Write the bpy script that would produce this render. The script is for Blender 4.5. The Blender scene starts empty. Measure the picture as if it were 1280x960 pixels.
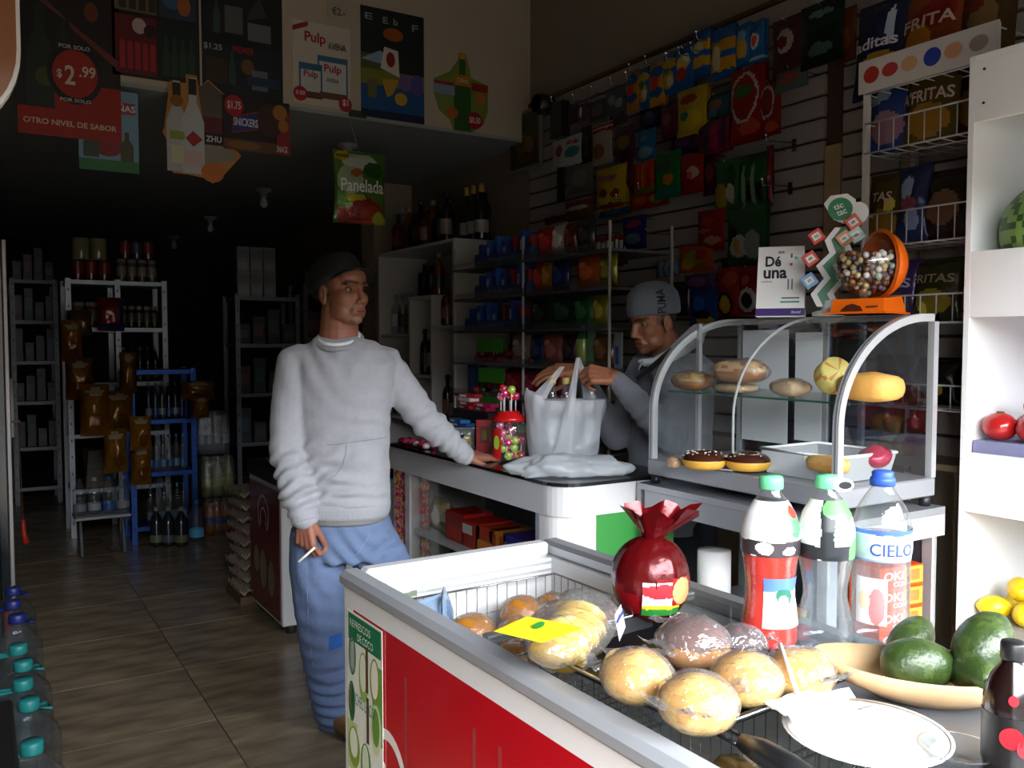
import bpy, bmesh, math, random
from mathutils import Vector, Matrix, noise
random.seed(7)
sc = bpy.context.scene
col = sc.collection
R = math.radians
# ---------------------------------------------------------------- camera, light, exposure
FPX, YAW, PIT, CZ = 1090.0, R(31.6), R(2.8), 1.42
cam_d = bpy.data.cameras.new('camera'); cam_d.sensor_width = 36.0; cam_d.lens = FPX / 1280 * 36
cam_d.clip_start = 0.02; cam_d.clip_end = 200
cam = bpy.data.objects.new('camera', cam_d); col.objects.link(cam)
cam.location = (0, 0, CZ); cam.rotation_euler = (R(90) - PIT, 0, -YAW)
sc.camera = cam
world = bpy.data.worlds.new('overcast_sky'); sc.world = world; world.use_nodes = True
bg = world.node_tree.nodes['Background']
bg.inputs['Color'].default_value = (0.90, 0.95, 1.0, 1); bg.inputs['Strength'].default_value = 29.0
# the open shop front is the only light source: a portal guides the sky light through it
pl = bpy.data.lights.new('shop_front_portal', 'AREA'); pl.shape = 'RECTANGLE'; pl.size = 6.0; pl.size_y = 2.4
pl.cycles.is_portal = True
plo = bpy.data.objects.new('shop_front_portal', pl); col.objects.link(plo)
plo.location = (1.2, -0.26, 1.1); plo.rotation_euler = (R(90), 0, 0)
sc.view_settings.view_transform = 'Standard'
try: sc.view_settings.look = 'None'
except Exception: pass
sc.view_settings.gamma = 1.0; sc.view_settings.use_curve_mapping = False
sc.view_settings.exposure = 0.0
sc.cycles.max_bounces = 10; sc.cycles.transparent_max_bounces = 24; sc.cycles.diffuse_bounces = 5
sc.cycles.caustics_reflective = False; sc.cycles.caustics_refractive = False
sc.cycles.sample_clamp_indirect = 4.0
# ---------------------------------------------------------------- pixels to directions
_sa, _ca, _sp, _cp = math.sin(YAW), math.cos(YAW), math.sin(PIT), math.cos(PIT)
CF = Vector((_sa * _cp, _ca * _cp, -_sp)); CU = Vector((_sa * _sp, _ca * _sp, _cp)); CR = Vector((_ca, -_sa, 0))
CO = Vector((0, 0, CZ)); HF = Vector((_sa, _ca, 0))
def ray(px, py): return CF + CR * ((px - 640) / FPX) + CU * ((480 - py) / FPX)
def atz(px, py, z): d = ray(px, py); return CO + d * ((z - CZ) / d.z)
def atX(px, py, X): d = ray(px, py); return CO + d * (X / d.x)
def atY(px, py, Y): d = ray(px, py); return CO + d * (Y / d.y)
def atD(px, py, D): d = ray(px, py); return CO + d * (D / d.dot(HF))
# ---------------------------------------------------------------- colours and materials
def lin(c):
    c /= 255.0
    return c / 12.92 if c <= 0.04045 else ((c + 0.055) / 1.055) ** 2.4
def hx(s):
    if not isinstance(s, str): return tuple(s)
    s = s.lstrip('#')
    return tuple(lin(int(s[i:i + 2], 16)) for i in (0, 2, 4))
_mats = {}
def material(name, rough=.5, metal=0.0, spec=.5, bump=0.0, bscale=40, var=.06, vscale=8, sheen=0.0, stretch=None, sub=0.0, aniso=None):
    """Principled surface, colour from the mesh's own colour layer broken by fine noise"""
    m = bpy.data.materials.new(name); m.use_nodes = True
    nt = m.node_tree; n = nt.nodes; l = nt.links; p = n['Principled BSDF']
    at = n.new('ShaderNodeAttribute'); at.attribute_name = 'Col'
    tc = n.new('ShaderNodeTexCoord'); nz = n.new('ShaderNodeTexNoise'); nz.inputs['Scale'].default_value = vscale
    nz.inputs['Detail'].default_value = 4
    mp = n.new('ShaderNodeMapRange'); mp.inputs['To Min'].default_value = 1 - var; mp.inputs['To Max'].default_value = 1 + var
    mx = n.new('ShaderNodeMix'); mx.data_type = 'RGBA'; mx.blend_type = 'MULTIPLY'; mx.inputs['Factor'].default_value = 1
    l.new(tc.outputs['Object'], nz.inputs['Vector']); l.new(nz.outputs['Fac'], mp.inputs['Value'])
    l.new(at.outputs['Color'], mx.inputs['A']); l.new(mp.outputs['Result'], mx.inputs['B'])
    l.new(mx.outputs['Result'], p.inputs['Base Color'])
    p.inputs['Roughness'].default_value = rough; p.inputs['Metallic'].default_value = metal
    p.inputs['Specular IOR Level'].default_value = spec
    if sub: p.inputs['Subsurface Weight'].default_value = sub; p.inputs['Subsurface Radius'].default_value = (.01, .004, .002)
    if sheen: p.inputs['Sheen Weight'].default_value = sheen
    if bump:
        nb = n.new('ShaderNodeTexNoise'); nb.inputs['Scale'].default_value = bscale; nb.inputs['Detail'].default_value = 5
        if stretch:
            mpp = n.new('ShaderNodeMapping'); mpp.inputs['Scale'].default_value = stretch
            l.new(tc.outputs['Object'], mpp.inputs['Vector']); l.new(mpp.outputs['Vector'], nb.inputs['Vector'])
        else: l.new(tc.outputs['Object'], nb.inputs['Vector'])
        b = n.new('ShaderNodeBump'); b.inputs['Strength'].default_value = bump; b.inputs['Distance'].default_value = .01
        l.new(nb.outputs['Fac'], b.inputs['Height']); l.new(b.outputs['Normal'], p.inputs['Normal'])
    _mats[name] = m
    return m
def clear_material(name, base=.06, fres=.35, rough=.03, tint=(1, 1, 1), haze=0.0, hazecol=(.85, .87, .9), bump=0.0, bscale=60, usecol=False):
    """thin clear sheet: mostly transparent, reflecting more towards grazing angles"""
    m = bpy.data.materials.new(name); m.use_nodes = True
    nt = m.node_tree; n = nt.nodes; l = nt.links; n.remove(n['Principled BSDF']); out = n['Material Output']
    tr = n.new('ShaderNodeBsdfTransparent'); tr.inputs['Color'].default_value = (*tint, 1)
    gl = n.new('ShaderNodeBsdfGlossy'); gl.inputs['Roughness'].default_value = rough
    lw = n.new('ShaderNodeLayerWeight'); lw.inputs['Blend'].default_value = fres
    mr = n.new('ShaderNodeMapRange'); mr.inputs['To Min'].default_value = base; mr.inputs['To Max'].default_value = .9
    pw = n.new('ShaderNodeMath'); pw.operation = 'POWER'; pw.inputs[1].default_value = 2.2
    l.new(lw.outputs['Facing'], pw.inputs[0]); l.new(pw.outputs[0], mr.inputs['Value'])
    mx = n.new('ShaderNodeMixShader'); l.new(mr.outputs['Result'], mx.inputs[0]); l.new(tr.outputs[0], mx.inputs[1]); l.new(gl.outputs[0], mx.inputs[2])
    if bump:
        tc = n.new('ShaderNodeTexCoord'); nb = n.new('ShaderNodeTexNoise'); nb.inputs['Scale'].default_value = bscale; nb.inputs['Detail'].default_value = 3
        l.new(tc.outputs['Object'], nb.inputs['Vector'])
        b = n.new('ShaderNodeBump'); b.inputs['Strength'].default_value = bump; b.inputs['Distance'].default_value = .02
        l.new(nb.outputs['Fac'], b.inputs['Height']); l.new(b.outputs['Normal'], gl.inputs['Normal']); l.new(b.outputs['Normal'], lw.inputs['Normal'])
    last = mx
    if haze:
        df = n.new('ShaderNodeBsdfDiffuse'); df.inputs['Color'].default_value = (*hazecol, 1)
        if usecol:
            at = n.new('ShaderNodeAttribute'); at.attribute_name = 'Col'; l.new(at.outputs['Color'], df.inputs['Color'])
        tl = n.new('ShaderNodeBsdfTranslucent'); tl.inputs['Color'].default_value = (*hazecol, 1)
        ad = n.new('ShaderNodeMixShader'); ad.inputs[0].default_value = .4
        l.new(df.outputs[0], ad.inputs[1]); l.new(tl.outputs[0], ad.inputs[2])
        m2 = n.new('ShaderNodeMixShader'); m2.inputs[0].default_value = haze
        l.new(mx.outputs[0], m2.inputs[1]); l.new(ad.outputs[0], m2.inputs[2]); last = m2
    l.new(last.outputs[0], out.inputs['Surface'])
    _mats[name] = m
    return m
material('matte', .75, var=.08); material('semi', .42, var=.05); material('gloss', .16, var=.03, spec=.6)
material('print', .38, var=.03); material('foil', .22, metal=.25, bump=.55, bscale=14, var=.05)
material('chrome', .25, metal=.95, var=.04); material('steel', .38, metal=.7, var=.06, vscale=14)
material('alu', .33, metal=.55, var=.05, vscale=20)
material('cloth', .9, bump=.12, bscale=220, var=.05, vscale=60, sheen=.25, spec=.2)
material('denim', .85, bump=.25, bscale=260, var=.12, vscale=45, spec=.2, stretch=(1, 1, .35))
material('knit', .92, bump=.35, bscale=160, var=.06, sheen=.2, spec=.15, stretch=(1, 1, .4))
material('skin', .48, var=.07, vscale=30, spec=.4, sub=.08, bump=.05, bscale=120)
material('wood', .5, bump=.08, bscale=30, var=.22, vscale=14, stretch=(1, 8, 8))
material('laminate', .35, var=.025, vscale=5); material('paintwall', .85, var=.05, vscale=2.2, bump=.05, bscale=80)
material('bread', .6, var=.12, vscale=18, bump=.15, bscale=70); material('rind', .35, var=.25, vscale=22, bump=.25, bscale=90)
material('stone', .3, var=.3, vscale=6, spec=.5); material('card', .8, var=.06)
clear_material('glass', .05, .3, .01); clear_material('pane', .035, .25, .01, tint=(.97, .99, .98))
clear_material('film', .10, .45, .08, haze=.10, bump=.8, bscale=45)
clear_material('pet', .05, .45, .05, tint=(.95, .97, .98), haze=.05, bump=.15, bscale=30)
clear_material('jug', .03, .3, .08, tint=(.86, .9, .92), haze=.015, bump=.3, bscale=20)
clear_material('tinted', .06, .3, .02, tint=(.5, .56, .64))
clear_material('bagplastic', .06, .3, .25, haze=.62, hazecol=(.78, .81, .86), bump=.5, bscale=22)
clear_material('liquid', .05, .4, .05, haze=.75, usecol=True, tint=(.9, .5, .4))
clear_material('water', .06, .4, .03, tint=(.88, .93, .96), haze=.06)
clear_material('wrap', .10, .45, .12, haze=.10, bump=.7, bscale=26, tint=(.9, .93, .95))
def floor_mat():
    m = bpy.data.materials.new('floor_tile'); m.use_nodes = True
    nt = m.node_tree; n = nt.nodes; l = nt.links; p = n['Principled BSDF']
    tc = n.new('ShaderNodeTexCoord'); mp = n.new('ShaderNodeMapping'); mp.inputs['Scale'].default_value = (1.5, 5, 1); mp.inputs['Rotation'].default_value = (0, 0, .5)
    nz = n.new('ShaderNodeTexNoise'); nz.inputs['Scale'].default_value = 2.5; nz.inputs['Detail'].default_value = 8
    cr = n.new('ShaderNodeValToRGB'); cr.color_ramp.elements[0].color = (*hx('6b5f4e'), 1); cr.color_ramp.elements[1].color = (*hx('9a8970'), 1)
    cr.color_ramp.elements[0].position = .35; cr.color_ramp.elements[1].position = .7
    l.new(tc.outputs['Object'], mp.inputs['Vector']); l.new(mp.outputs['Vector'], nz.inputs['Vector']); l.new(nz.outputs['Fac'], cr.inputs['Fac'])
    l.new(cr.outputs['Color'], p.inputs['Base Color']); p.inputs['Roughness'].default_value = .27
    _mats['floor'] = m
floor_mat()
# ---------------------------------------------------------------- mesh building
def T(loc=(0, 0, 0), rz=0.0, rx=0.0, ry=0.0):
    return Matrix.Translation(Vector(loc)) @ Matrix.Rotation(rz, 4, 'Z') @ Matrix.Rotation(ry, 4, 'Y') @ Matrix.Rotation(rx, 4, 'X')
class MB:
    """collects shapes with a colour per face; build() links them as ONE mesh object"""
    def __init__(s, c='ffffff', M=None): s.v = []; s.f = []; s.fc = []; s.fs = []; s.c = hx(c); s.M = M or Matrix()
    def col(s, c): s.c = hx(c); return s
    def add(s, vs, fs, smooth=False, c=None, M=None):
        b = len(s.v); A = s.M @ M if M else s.M; c = hx(c) if c is not None else s.c
        s.v += [A @ Vector(v) for v in vs]
        for f in fs: s.f.append([i + b for i in f]); s.fc.append(c); s.fs.append(smooth)
        return s
    def box(s, c, d, M=None, col=None, bev=0.0):
        x, y, z = d[0] / 2, d[1] / 2, d[2] / 2
        if not bev:
            vs = [(c[0] + i * x, c[1] + j * y, c[2] + k * z) for i in (-1, 1) for j in (-1, 1) for k in (-1, 1)]
            return s.add(vs, [(0, 1, 3, 2), (4, 6, 7, 5), (0, 4, 5, 1), (2, 3, 7, 6), (0, 2, 6, 4), (1, 5, 7, 3)], False, col, M)
        b = bev; vs = []; ix = {}
        for i in (-1, 1):
            for j in (-1, 1):
                for k in (-1, 1):
                    for a in range(3):
                        p = [i * x, j * y, k * z]
                        for q in range(3):
                            if q != a: p[q] -= (i, j, k)[q] * b
                        ix[(i, j, k, a)] = len(vs); vs.append((c[0] + p[0], c[1] + p[1], c[2] + p[2]))
        fs = []
        for a in range(3):
            o = [q for q in range(3) if q != a]
            for sg in (-1, 1):
                f = []
                for (u, w) in ((-1, -1), (1, -1), (1, 1), (-1, 1)):
                    t = [0, 0, 0]; t[a] = sg; t[o[0]] = u; t[o[1]] = w; f.append(ix[(*t, a)])
                fs.append(f)
            for u in (-1, 1):
                for w in (-1, 1):
                    t0 = [0, 0, 0]; t1 = [0, 0, 0]; t0[a] = -1; t1[a] = 1
                    t0[o[0]] = t1[o[0]] = u; t0[o[1]] = t1[o[1]] = w
                    fs.append([ix[(*t0, o[0])], ix[(*t1, o[0])], ix[(*t1, o[1])], ix[(*t0, o[1])]])
        for i in (-1, 1):
            for j in (-1, 1):
                for k in (-1, 1): fs.append([ix[(i, j, k, a)] for a in range(3)])
        return s.add(vs, fs, False, col, M)
    def bx(s, x0, x1, y0, y1, z0, z1, col=None, bev=0.0, M=None):
        return s.box(((x0 + x1) / 2, (y0 + y1) / 2, (z0 + z1) / 2), (abs(x1 - x0), abs(y1 - y0), abs(z1 - z0)), M, col, bev)
    def lathe(s, prof, n=20, at=(0, 0, 0), M=None, col=None, cols=None, cap=True, smooth=True, sx=1, sy=1):
        vs = []; k = len(prof)
        for r, z in prof:
            for i in range(n):
                a = 2 * math.pi * i / n; vs.append((at[0] + r * math.cos(a) * sx, at[1] + r * math.sin(a) * sy, at[2] + z))
        for j in range(k - 1):
            fs = [(j * n + i, j * n + (i + 1) % n, (j + 1) * n + (i + 1) % n, (j + 1) * n + i) for i in range(n)]
            c = cols[j] if cols else col
            if j == 0: s.add(vs, fs, smooth, c, M); b = len(s.v) - len(vs)
            else:
                cc = hx(c) if c is not None else s.c
                for f in fs: s.f.append([q + b for q in f]); s.fc.append(cc); s.fs.append(smooth)
        if cap:
            for (j, rev) in ((0, True), (k - 1, False)):
                if prof[j][0] > 1e-5:
                    f = [b + j * n + i for i in range(n)]
                    if rev: f.reverse()
                    c = (cols[0] if j == 0 else cols[-1]) if cols else col
                    s.f.append(f); s.fc.append(hx(c) if c is not None else s.c); s.fs.append(False)
        return s
    def tube(s, pts, r, n=8, col=None, M=None, closed=False, cap=True):
        pts = [Vector(p) for p in pts]; rs = r if isinstance(r, (list, tuple)) else [r] * len(pts)
        vs = []; N = len(pts); up = None
        for i, p in enumerate(pts):
            a = pts[(i - 1) % N] if (i > 0 or closed) else pts[i]; b = pts[(i + 1) % N] if (i < N - 1 or closed) else pts[i]
            d = (b - a).normalized()
            if up is None: up = d.orthogonal().normalized()
            else: up = (up - d * up.dot(d)); up = up.normalized() if up.length > 1e-6 else d.orthogonal().normalized()
            w = d.cross(up)
            for k in range(n):
                t = 2 * math.pi * k / n; vs.append(p + (up * math.cos(t) + w * math.sin(t)) * rs[i])
        fs = []
        for i in range(N if closed else N - 1):
            j = (i + 1) % N
            fs += [(i * n + k, i * n + (k + 1) % n, j * n + (k + 1) % n, j * n + k) for k in range(n)]
        if cap and not closed: fs += [tuple(reversed(range(n))), tuple((N - 1) * n + k for k in range(n))]
        return s.add(vs, fs, True, col, M)
    def sph(s, c, r, nu=16, nv=10, col=None, M=None, fn=None):
        rx, ry, rz = r if isinstance(r, (list, tuple)) else (r, r, r)
        vs = [(c[0], c[1], c[2] - rz)]
        for j in range(1, nv):
            t = math.pi * j / nv - math.pi / 2
            for i in range(nu):
                a = 2 * math.pi * i / nu; vs.append((c[0] + rx * math.cos(t) * math.cos(a), c[1] + ry * math.cos(t) * math.sin(a), c[2] + rz * math.sin(t)))
        vs.append((c[0], c[1], c[2] + rz)); L = len(vs) - 1
        if fn: vs = [fn(Vector(v)) for v in vs]
        fs = [(0, 1 + (i + 1) % nu, 1 + i) for i in range(nu)]
        for j in range(nv - 2):
            a = 1 + j * nu; fs += [(a + i, a + (i + 1) % nu, a + nu + (i + 1) % nu, a + nu + i) for i in range(nu)]
        a = 1 + (nv - 2) * nu; fs += [(a + i, a + (i + 1) % nu, L) for i in range(nu)]
        return s.add(vs, fs, True, col, M)
    def poly(s, pts, y=0.0, t=0.0, col=None, M=None):
        """polygon in the local x/z plane facing -y, at depth y, extruded back by t"""
        n = len(pts); vs = [(p[0], y, p[1]) for p in pts]; fs = [tuple(range(n))]
        if t:
            vs += [(p[0], y + t, p[1]) for p in pts]; fs.append(tuple(reversed(range(n, 2 * n))))
            fs += [(i, n + i, n + (i + 1) % n, (i + 1) % n) for i in range(n)]
        return s.add(vs, fs, False, col, M)
    def rect(s, x0, z0, x1, z1, y=0.0, t=0.0, col=None, M=None): return s.poly([(x0, z0), (x1, z0), (x1, z1), (x0, z1)], y, t, col, M)
    def disc(s, x, z, rx, rz=None, y=0.0, t=0.0, col=None, n=20, M=None):
        rz = rz or rx
        return s.poly([(x + rx * math.cos(2 * math.pi * i / n), z + rz * math.sin(2 * math.pi * i / n)) for i in range(n)], y, t, col, M)
    def grid(s, fn, nu, nv, colfn=None, smooth=True, wrapu=False, M=None):
        vs = [fn(i / nu, j / nv) for j in range(nv + 1) for i in range(nu + (0 if wrapu else 1))]; w = nu if wrapu else nu + 1
        b = len(s.v); A = s.M @ M if M else s.M; s.v += [A @ Vector(v) for v in vs]
        for j in range(nv):
            for i in range(nu):
                s.f.append([b + j * w + i, b + j * w + (i + 1) % w, b + (j + 1) * w + (i + 1) % w, b + (j + 1) * w + i])
                s.fc.append(hx(colfn((i + .5) / nu, (j + .5) / nv)) if colfn else s.c); s.fs.append(smooth)
        return s
    def mesh(s, name, mat):
        me = bpy.data.meshes.new(name); me.from_pydata([tuple(v) for v in s.v], [], s.f); me.update()
        me.polygons.foreach_set('use_smooth', s.fs)
        ca = me.color_attributes.new('Col', 'FLOAT_COLOR', 'CORNER'); buf = []
        for f, c in zip(s.f, s.fc): buf += [c[0], c[1], c[2], 1.0] * len(f)
        ca.data.foreach_set('color', buf)
        me.materials.append(_mats[mat]); return me
    def build(s, name, mat='matte', parent=None, loc=None, rz=0.0, local=False):
        return link(name, s.mesh(name, mat), parent, loc, rz)
def link(name, me, parent=None, loc=None, rz=0.0):
    o = bpy.data.objects.new(name, me); col.objects.link(o)
    if parent is not None: o.parent = parent
    if loc is not None: o.location = loc
    if rz: o.rotation_euler = (0, 0, rz)
    return o
def tag(o, label=None, cat=None, group=None, kind=None):
    if label: o['label'] = label
    if cat: o['category'] = cat
    if group: o['group'] = group
    if kind: o['kind'] = kind
    return o
def empty(name, loc=(0, 0, 0), rz=0.0, label=None, cat=None, group=None):
    o = bpy.data.objects.new(name, None); col.objects.link(o); o.location = loc; o.rotation_euler = (0, 0, rz); o.empty_display_size = .05
    return tag(o, label, cat, group)
def dup(o, loc=None, rz=None, label=None, parent=None):
    c = o.copy(); col.objects.link(c)
    if parent is not None: c.parent = parent
    if loc is not None: c.location = loc
    if rz is not None: c.rotation_euler = (0, 0, rz)
    if label: c['label'] = label
    for ch in list(o.children): dup(ch, parent=c)
    return c
def finish_shell(name, mb, vox, it, mat, colfn=None, parent=None, disp=None, fac=.5, dec=0):
    """melt overlapping volumes into one continuous skin"""
    me0 = bpy.data.meshes.new('tmp'); me0.from_pydata([tuple(v) for v in mb.v], [], mb.f); me0.update()
    o = bpy.data.objects.new('tmp', me0); col.objects.link(o)
    m = o.modifiers.new('r', 'REMESH'); m.mode = 'VOXEL'; m.voxel_size = vox
    if it: m = o.modifiers.new('s', 'SMOOTH'); m.iterations = it; m.factor = fac
    dg = bpy.context.evaluated_depsgraph_get(); me = bpy.data.meshes.new_from_object(o.evaluated_get(dg))
    bpy.data.objects.remove(o); bpy.data.meshes.remove(me0)
    me.name = name
    if disp:
        ns = [v.normal.copy() for v in me.vertices]
        for v, nn in zip(me.vertices, ns): v.co += nn * disp(v.co, nn)
        me.update()
    for p in me.polygons: p.use_smooth = True
    for a in list(me.color_attributes): me.color_attributes.remove(a)
    ca = me.color_attributes.new('Col', 'FLOAT_COLOR', 'POINT'); buf = []
    for v in me.vertices:
        c = colfn(v.co, v.normal) if colfn else mb.c
        buf += [c[0], c[1], c[2], 1.0]
    ca.data.foreach_set('color', buf)
    me.materials.clear(); me.materials.append(_mats[mat])
    return link(name, me, parent)
_txt = {}
def text(s, w=None, h=None, color='ffffff', parent=None, at=(0, 0, 0), rot=(R(90), 0, 0), mat='print', ext=.0006, align='CENTER', name='lettering', bold=0.0, shear=0.0, bend=None):
    """lettering as thin raised print; local x right, up = local z when rot is the default"""
    cu = bpy.data.curves.new('txt', 'FONT'); cu.body = s; cu.size = 1; cu.extrude = 0; cu.offset = bold; cu.shear = shear; cu.resolution_u = 3
    o = bpy.data.objects.new('txt', cu); col.objects.link(o)
    dg = bpy.context.evaluated_depsgraph_get(); me = bpy.data.meshes.new_from_object(o.evaluated_get(dg))
    bpy.data.objects.remove(o); bpy.data.curves.remove(cu); me.name = name
    if not me.vertices: return None
    xs = [v.co.x for v in me.vertices]; ys = [v.co.y for v in me.vertices]
    x0, x1, y0, y1 = min(xs), max(xs), min(ys), max(ys)
    kx = (w / (x1 - x0)) if w else None; ky = (h / (y1 - y0)) if h else None
    kx = kx or ky; ky = ky or kx
    for v in me.vertices:
        v.co.x = (v.co.x - (x0 + x1) / 2) * kx; v.co.y = (v.co.y - (y0 + y1) / 2) * ky
        if bend:
            q = bend(v.co.x, v.co.y); v.co.x, v.co.y, v.co.z = q
    c = hx(color); ca = me.color_attributes.new('Col', 'FLOAT_COLOR', 'CORNER')
    ca.data.foreach_set('color', [c[0], c[1], c[2], 1.0] * len(me.loops))
    me.materials.clear(); me.materials.append(_mats[mat])
    t = link(name, me, parent); t.location = at; t.rotation_euler = rot
    return t
def lerp(a, b, t): return a + (b - a) * t
def arc(cx, cz, r, a0, a1, n): return [(cx + r * math.cos(R(lerp(a0, a1, i / n))), cz + r * math.sin(R(lerp(a0, a1, i / n)))) for i in range(n + 1)]
def rrect(x0, z0, x1, z1, r, n=5):
    return arc(x1 - r, z0 + r, r, -90, 0, n) + arc(x1 - r, z1 - r, r, 0, 90, n) + arc(x0 + r, z1 - r, r, 90, 180, n) + arc(x0 + r, z0 + r, r, 180, 270, n)
# ================================================================ the setting
W = 2.95; BY = 4.58; CEIL = 2.66; FCEIL = 3.55; FARY = 11.6; LX = -1.0; FRONT = -0.25
def struct(o): o['kind'] = 'structure'; return o
# floor of large tiles, each tile a piece with a recessed joint
fl = struct(MB('2c2822').bx(LX - .2, W + .2, FRONT - .2, FARY + .2, -.14, -.0016).build('floor', 'matte'))
tile_me = MB('756856').box((0, 0, -.0045), (.5955, .5955, .009)).mesh('tile', 'floor')
for i in range(-3, 4):
    for j in range(-7, 14):
        x = .74 + .3 + .6 * i; y = 3.32 + .3 + .6 * j
        if LX - .1 < x < W and y < FARY:
            link('tile', tile_me, fl, (x, y, 0), random.choice((0, math.pi)))
struct(MB('2f2e2d').bx(-14, 16, -16, FRONT - .2, -.3, -.08).build('pavement', 'matte'))
struct(MB('55504a').bx(-16, 18, -13, -12, -.08, 4.2).build('wall_opposite', 'paintwall'))
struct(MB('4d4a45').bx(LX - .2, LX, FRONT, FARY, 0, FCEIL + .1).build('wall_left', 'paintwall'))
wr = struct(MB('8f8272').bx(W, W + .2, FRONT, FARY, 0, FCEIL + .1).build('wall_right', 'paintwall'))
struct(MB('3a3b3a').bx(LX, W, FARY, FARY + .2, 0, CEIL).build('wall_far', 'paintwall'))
struct(MB('bfb09a').bx(LX, W, BY, BY + .12, CEIL, FCEIL).build('wall_header', 'paintwall'))
struct(MB('9b9f9e').bx(LX, W, BY + .002, FARY, CEIL - .02, CEIL + .2).build('ceiling', 'paintwall'))
struct(MB('8a857c').bx(LX, W, FRONT, BY + .12, FCEIL, FCEIL + .2).build('ceiling_front', 'paintwall'))
wf = MB('857d72'); wf.bx(LX - .2, W + .2, FRONT - .2, FRONT, 2.22, FCEIL + .2); wf.bx(LX - .2, -.35, FRONT - .2, FRONT, -.1, 2.22)
struct(wf.build('wall_front', 'paintwall'))
struct(MB('b7a88f').bx(W - .32, W, 6.3, 6.55, 0, CEIL - .02).build('trim_1', 'paintwall'))
# slatwall boards on the right wall: 21 boards with open grooves
SLATX = W - .022
slat_me = {}
def slatrow(y0, y1, z0, p, n):
    k = round(y1 - y0, 3)
    if k not in slat_me: slat_me[k] = MB('a39a94').box((0, 0, 0), (.02, y1 - y0, p - .012), bev=.002).mesh('slat', 'laminate')
    for i in range(n): link('slat', slat_me[k], wr, (SLATX, (y0 + y1) / 2, z0 + p * (i + .5)))
PIT_S = .088
slatrow(2.36, BY - .03, 2.846 - 21 * PIT_S, PIT_S, 21)
slatrow(2.02, 2.27, 2.846 - 21 * PIT_S, PIT_S, 21)
slatrow(.9, 1.93, 2.846 - 21 * PIT_S, PIT_S, 21)
back = MB('4a3326').bx(W - .012, W - .001, .9, BY - .03, .98, 2.85); bo = back.build('slat_backing', 'matte', wr)
for y in (2.315, 1.975):
    MB('b79a70').box((W - .02, y, 1.6), (.03, .075, 1.2), bev=.002).build('wood_strip', 'wood', wr)
MB('5b3b28').box((W - .02, 2.7, 2.856), (.03, 3.7, .02)).build('top_trim', 'wood', wr)
# bulb holders on the low ceiling
for i, (px, py) in enumerate(((428, 178), (340, 240), (282, 275), (232, 300))):
    p = atz(px, py, CEIL - .08); p = Vector((2.0, p.y, CEIL - .02))
    if i: p.y = 5.2 + 1.85 * i
    else: p.y = 5.2
    e = empty('ceiling_lamp', p, 0, 'unlit white ' + ('bulb holder nearest the header wall, above the hanging green packet', 'second bulb holder on the low dark ceiling', 'third bulb holder on the low dark ceiling', 'farthest bulb holder on the low dark ceiling')[i], 'lamp', 'bulb holders on the low ceiling')
    MB('b9bab8').lathe([(.0, 0), (.062, 0), (.06, -.02), (.03, -.03), (.028, -.06), (0, -.06)][::-1], 16).build('base', 'semi', e)
    MB('d9dcdc').lathe([(.0, -.15), (.018, -.148), (.032, -.125), (.03, -.1), (.018, -.075), (.016, -.06)], 14).build('bulb', 'gloss', e)

# ================================================================ chest freezer in front
FC = atz(430, 712, .86); FROT = R(1.4)
fz = empty('chest_freezer', (FC.x, FC.y, 0), FROT, 'red and white chest freezer with open glass top in the foreground', 'freezer')
FW, FL, FH = .64, 1.62, .86
MF = T((FC.x, FC.y, 0), FROT); MFI = MF.inverted()
b = MB('e9e9ea')
b.bx(0.01, .05, -FL, -.0, .08, FH - .04); b.bx(FW - .05, FW - .01, -FL, 0, .08, FH - .04)
b.bx(.05, FW - .05, -.05, -.0, .08, FH - .04); b.bx(.05, FW - .05, -FL, -FL + .05, .08, FH - .04); b.bx(.02, FW - .02, -FL + .02, -.02, .08, .24)
b.build('cabinet', 'semi', fz)
MB('c4121f').bx(.002, .0099, -FL + .03, -.05, .1, FH - .085).build('side_panel', 'gloss', fz)
MB('f4f4f4').bx(.0005, .0098, -FL, -.0, FH - .085, FH - .04).build('trim_strip', 'gloss', fz)
MB('f0f0f0').bx(.0005, .0098, -.05, 0, .08, FH - .085).build('corner_post', 'gloss', fz)
r = MB('9a9ca1'); r.bx(-.012, .045, -FL - .01, .012, FH - .04, FH, bev=.012)
r.build('rim', 'semi', fz)
r = MB('d9dadc'); r.bx(.045, FW - .045, -.035, .012, FH - .04, FH, bev=.008); r.build('rim', 'semi', fz)
r = MB('a9abaf'); r.bx(FW - .045, FW + .012, -FL - .01, .012, FH - .04, FH, bev=.01); r.build('rim', 'alu', fz)
r = MB('a9abaf'); r.bx(.045, FW - .045, -FL - .01, -FL + .045, FH - .04, FH, bev=.01); r.build('rim', 'alu', fz)
for z in (FH - .055, FH - .075): MB('b4b6b8').bx(.05, FW - .05, -.054, -.05, z, z + .006).build('liner_groove', 'semi', fz)
for x in (.1, FW - .1):
    for y in (-.12, -FL + .12): MB('222222').lathe([(.03, 0), (.03, .08)], 12, (x, y, 0)).build('foot', 'matte', fz)
LY = -.60   # the glass lid covers the near part
MB().bx(.05, FW - .05, -FL + .05, LY, FH - .012, FH - .006).build('glass_lid', 'pane', fz)
MB('9a9da1').bx(.048, FW - .048, LY, LY + .022, FH - .018, FH - .003).build('lid_frame', 'alu', fz)
MB('85888d').bx(.27, FW - .05, -FL + .06, -.80, FH - .0055, FH - .0035).build('dark_glass_standin', 'steel', fz)  # added opaque sheet standing in for lid glass that looks dark and reflecting
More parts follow.
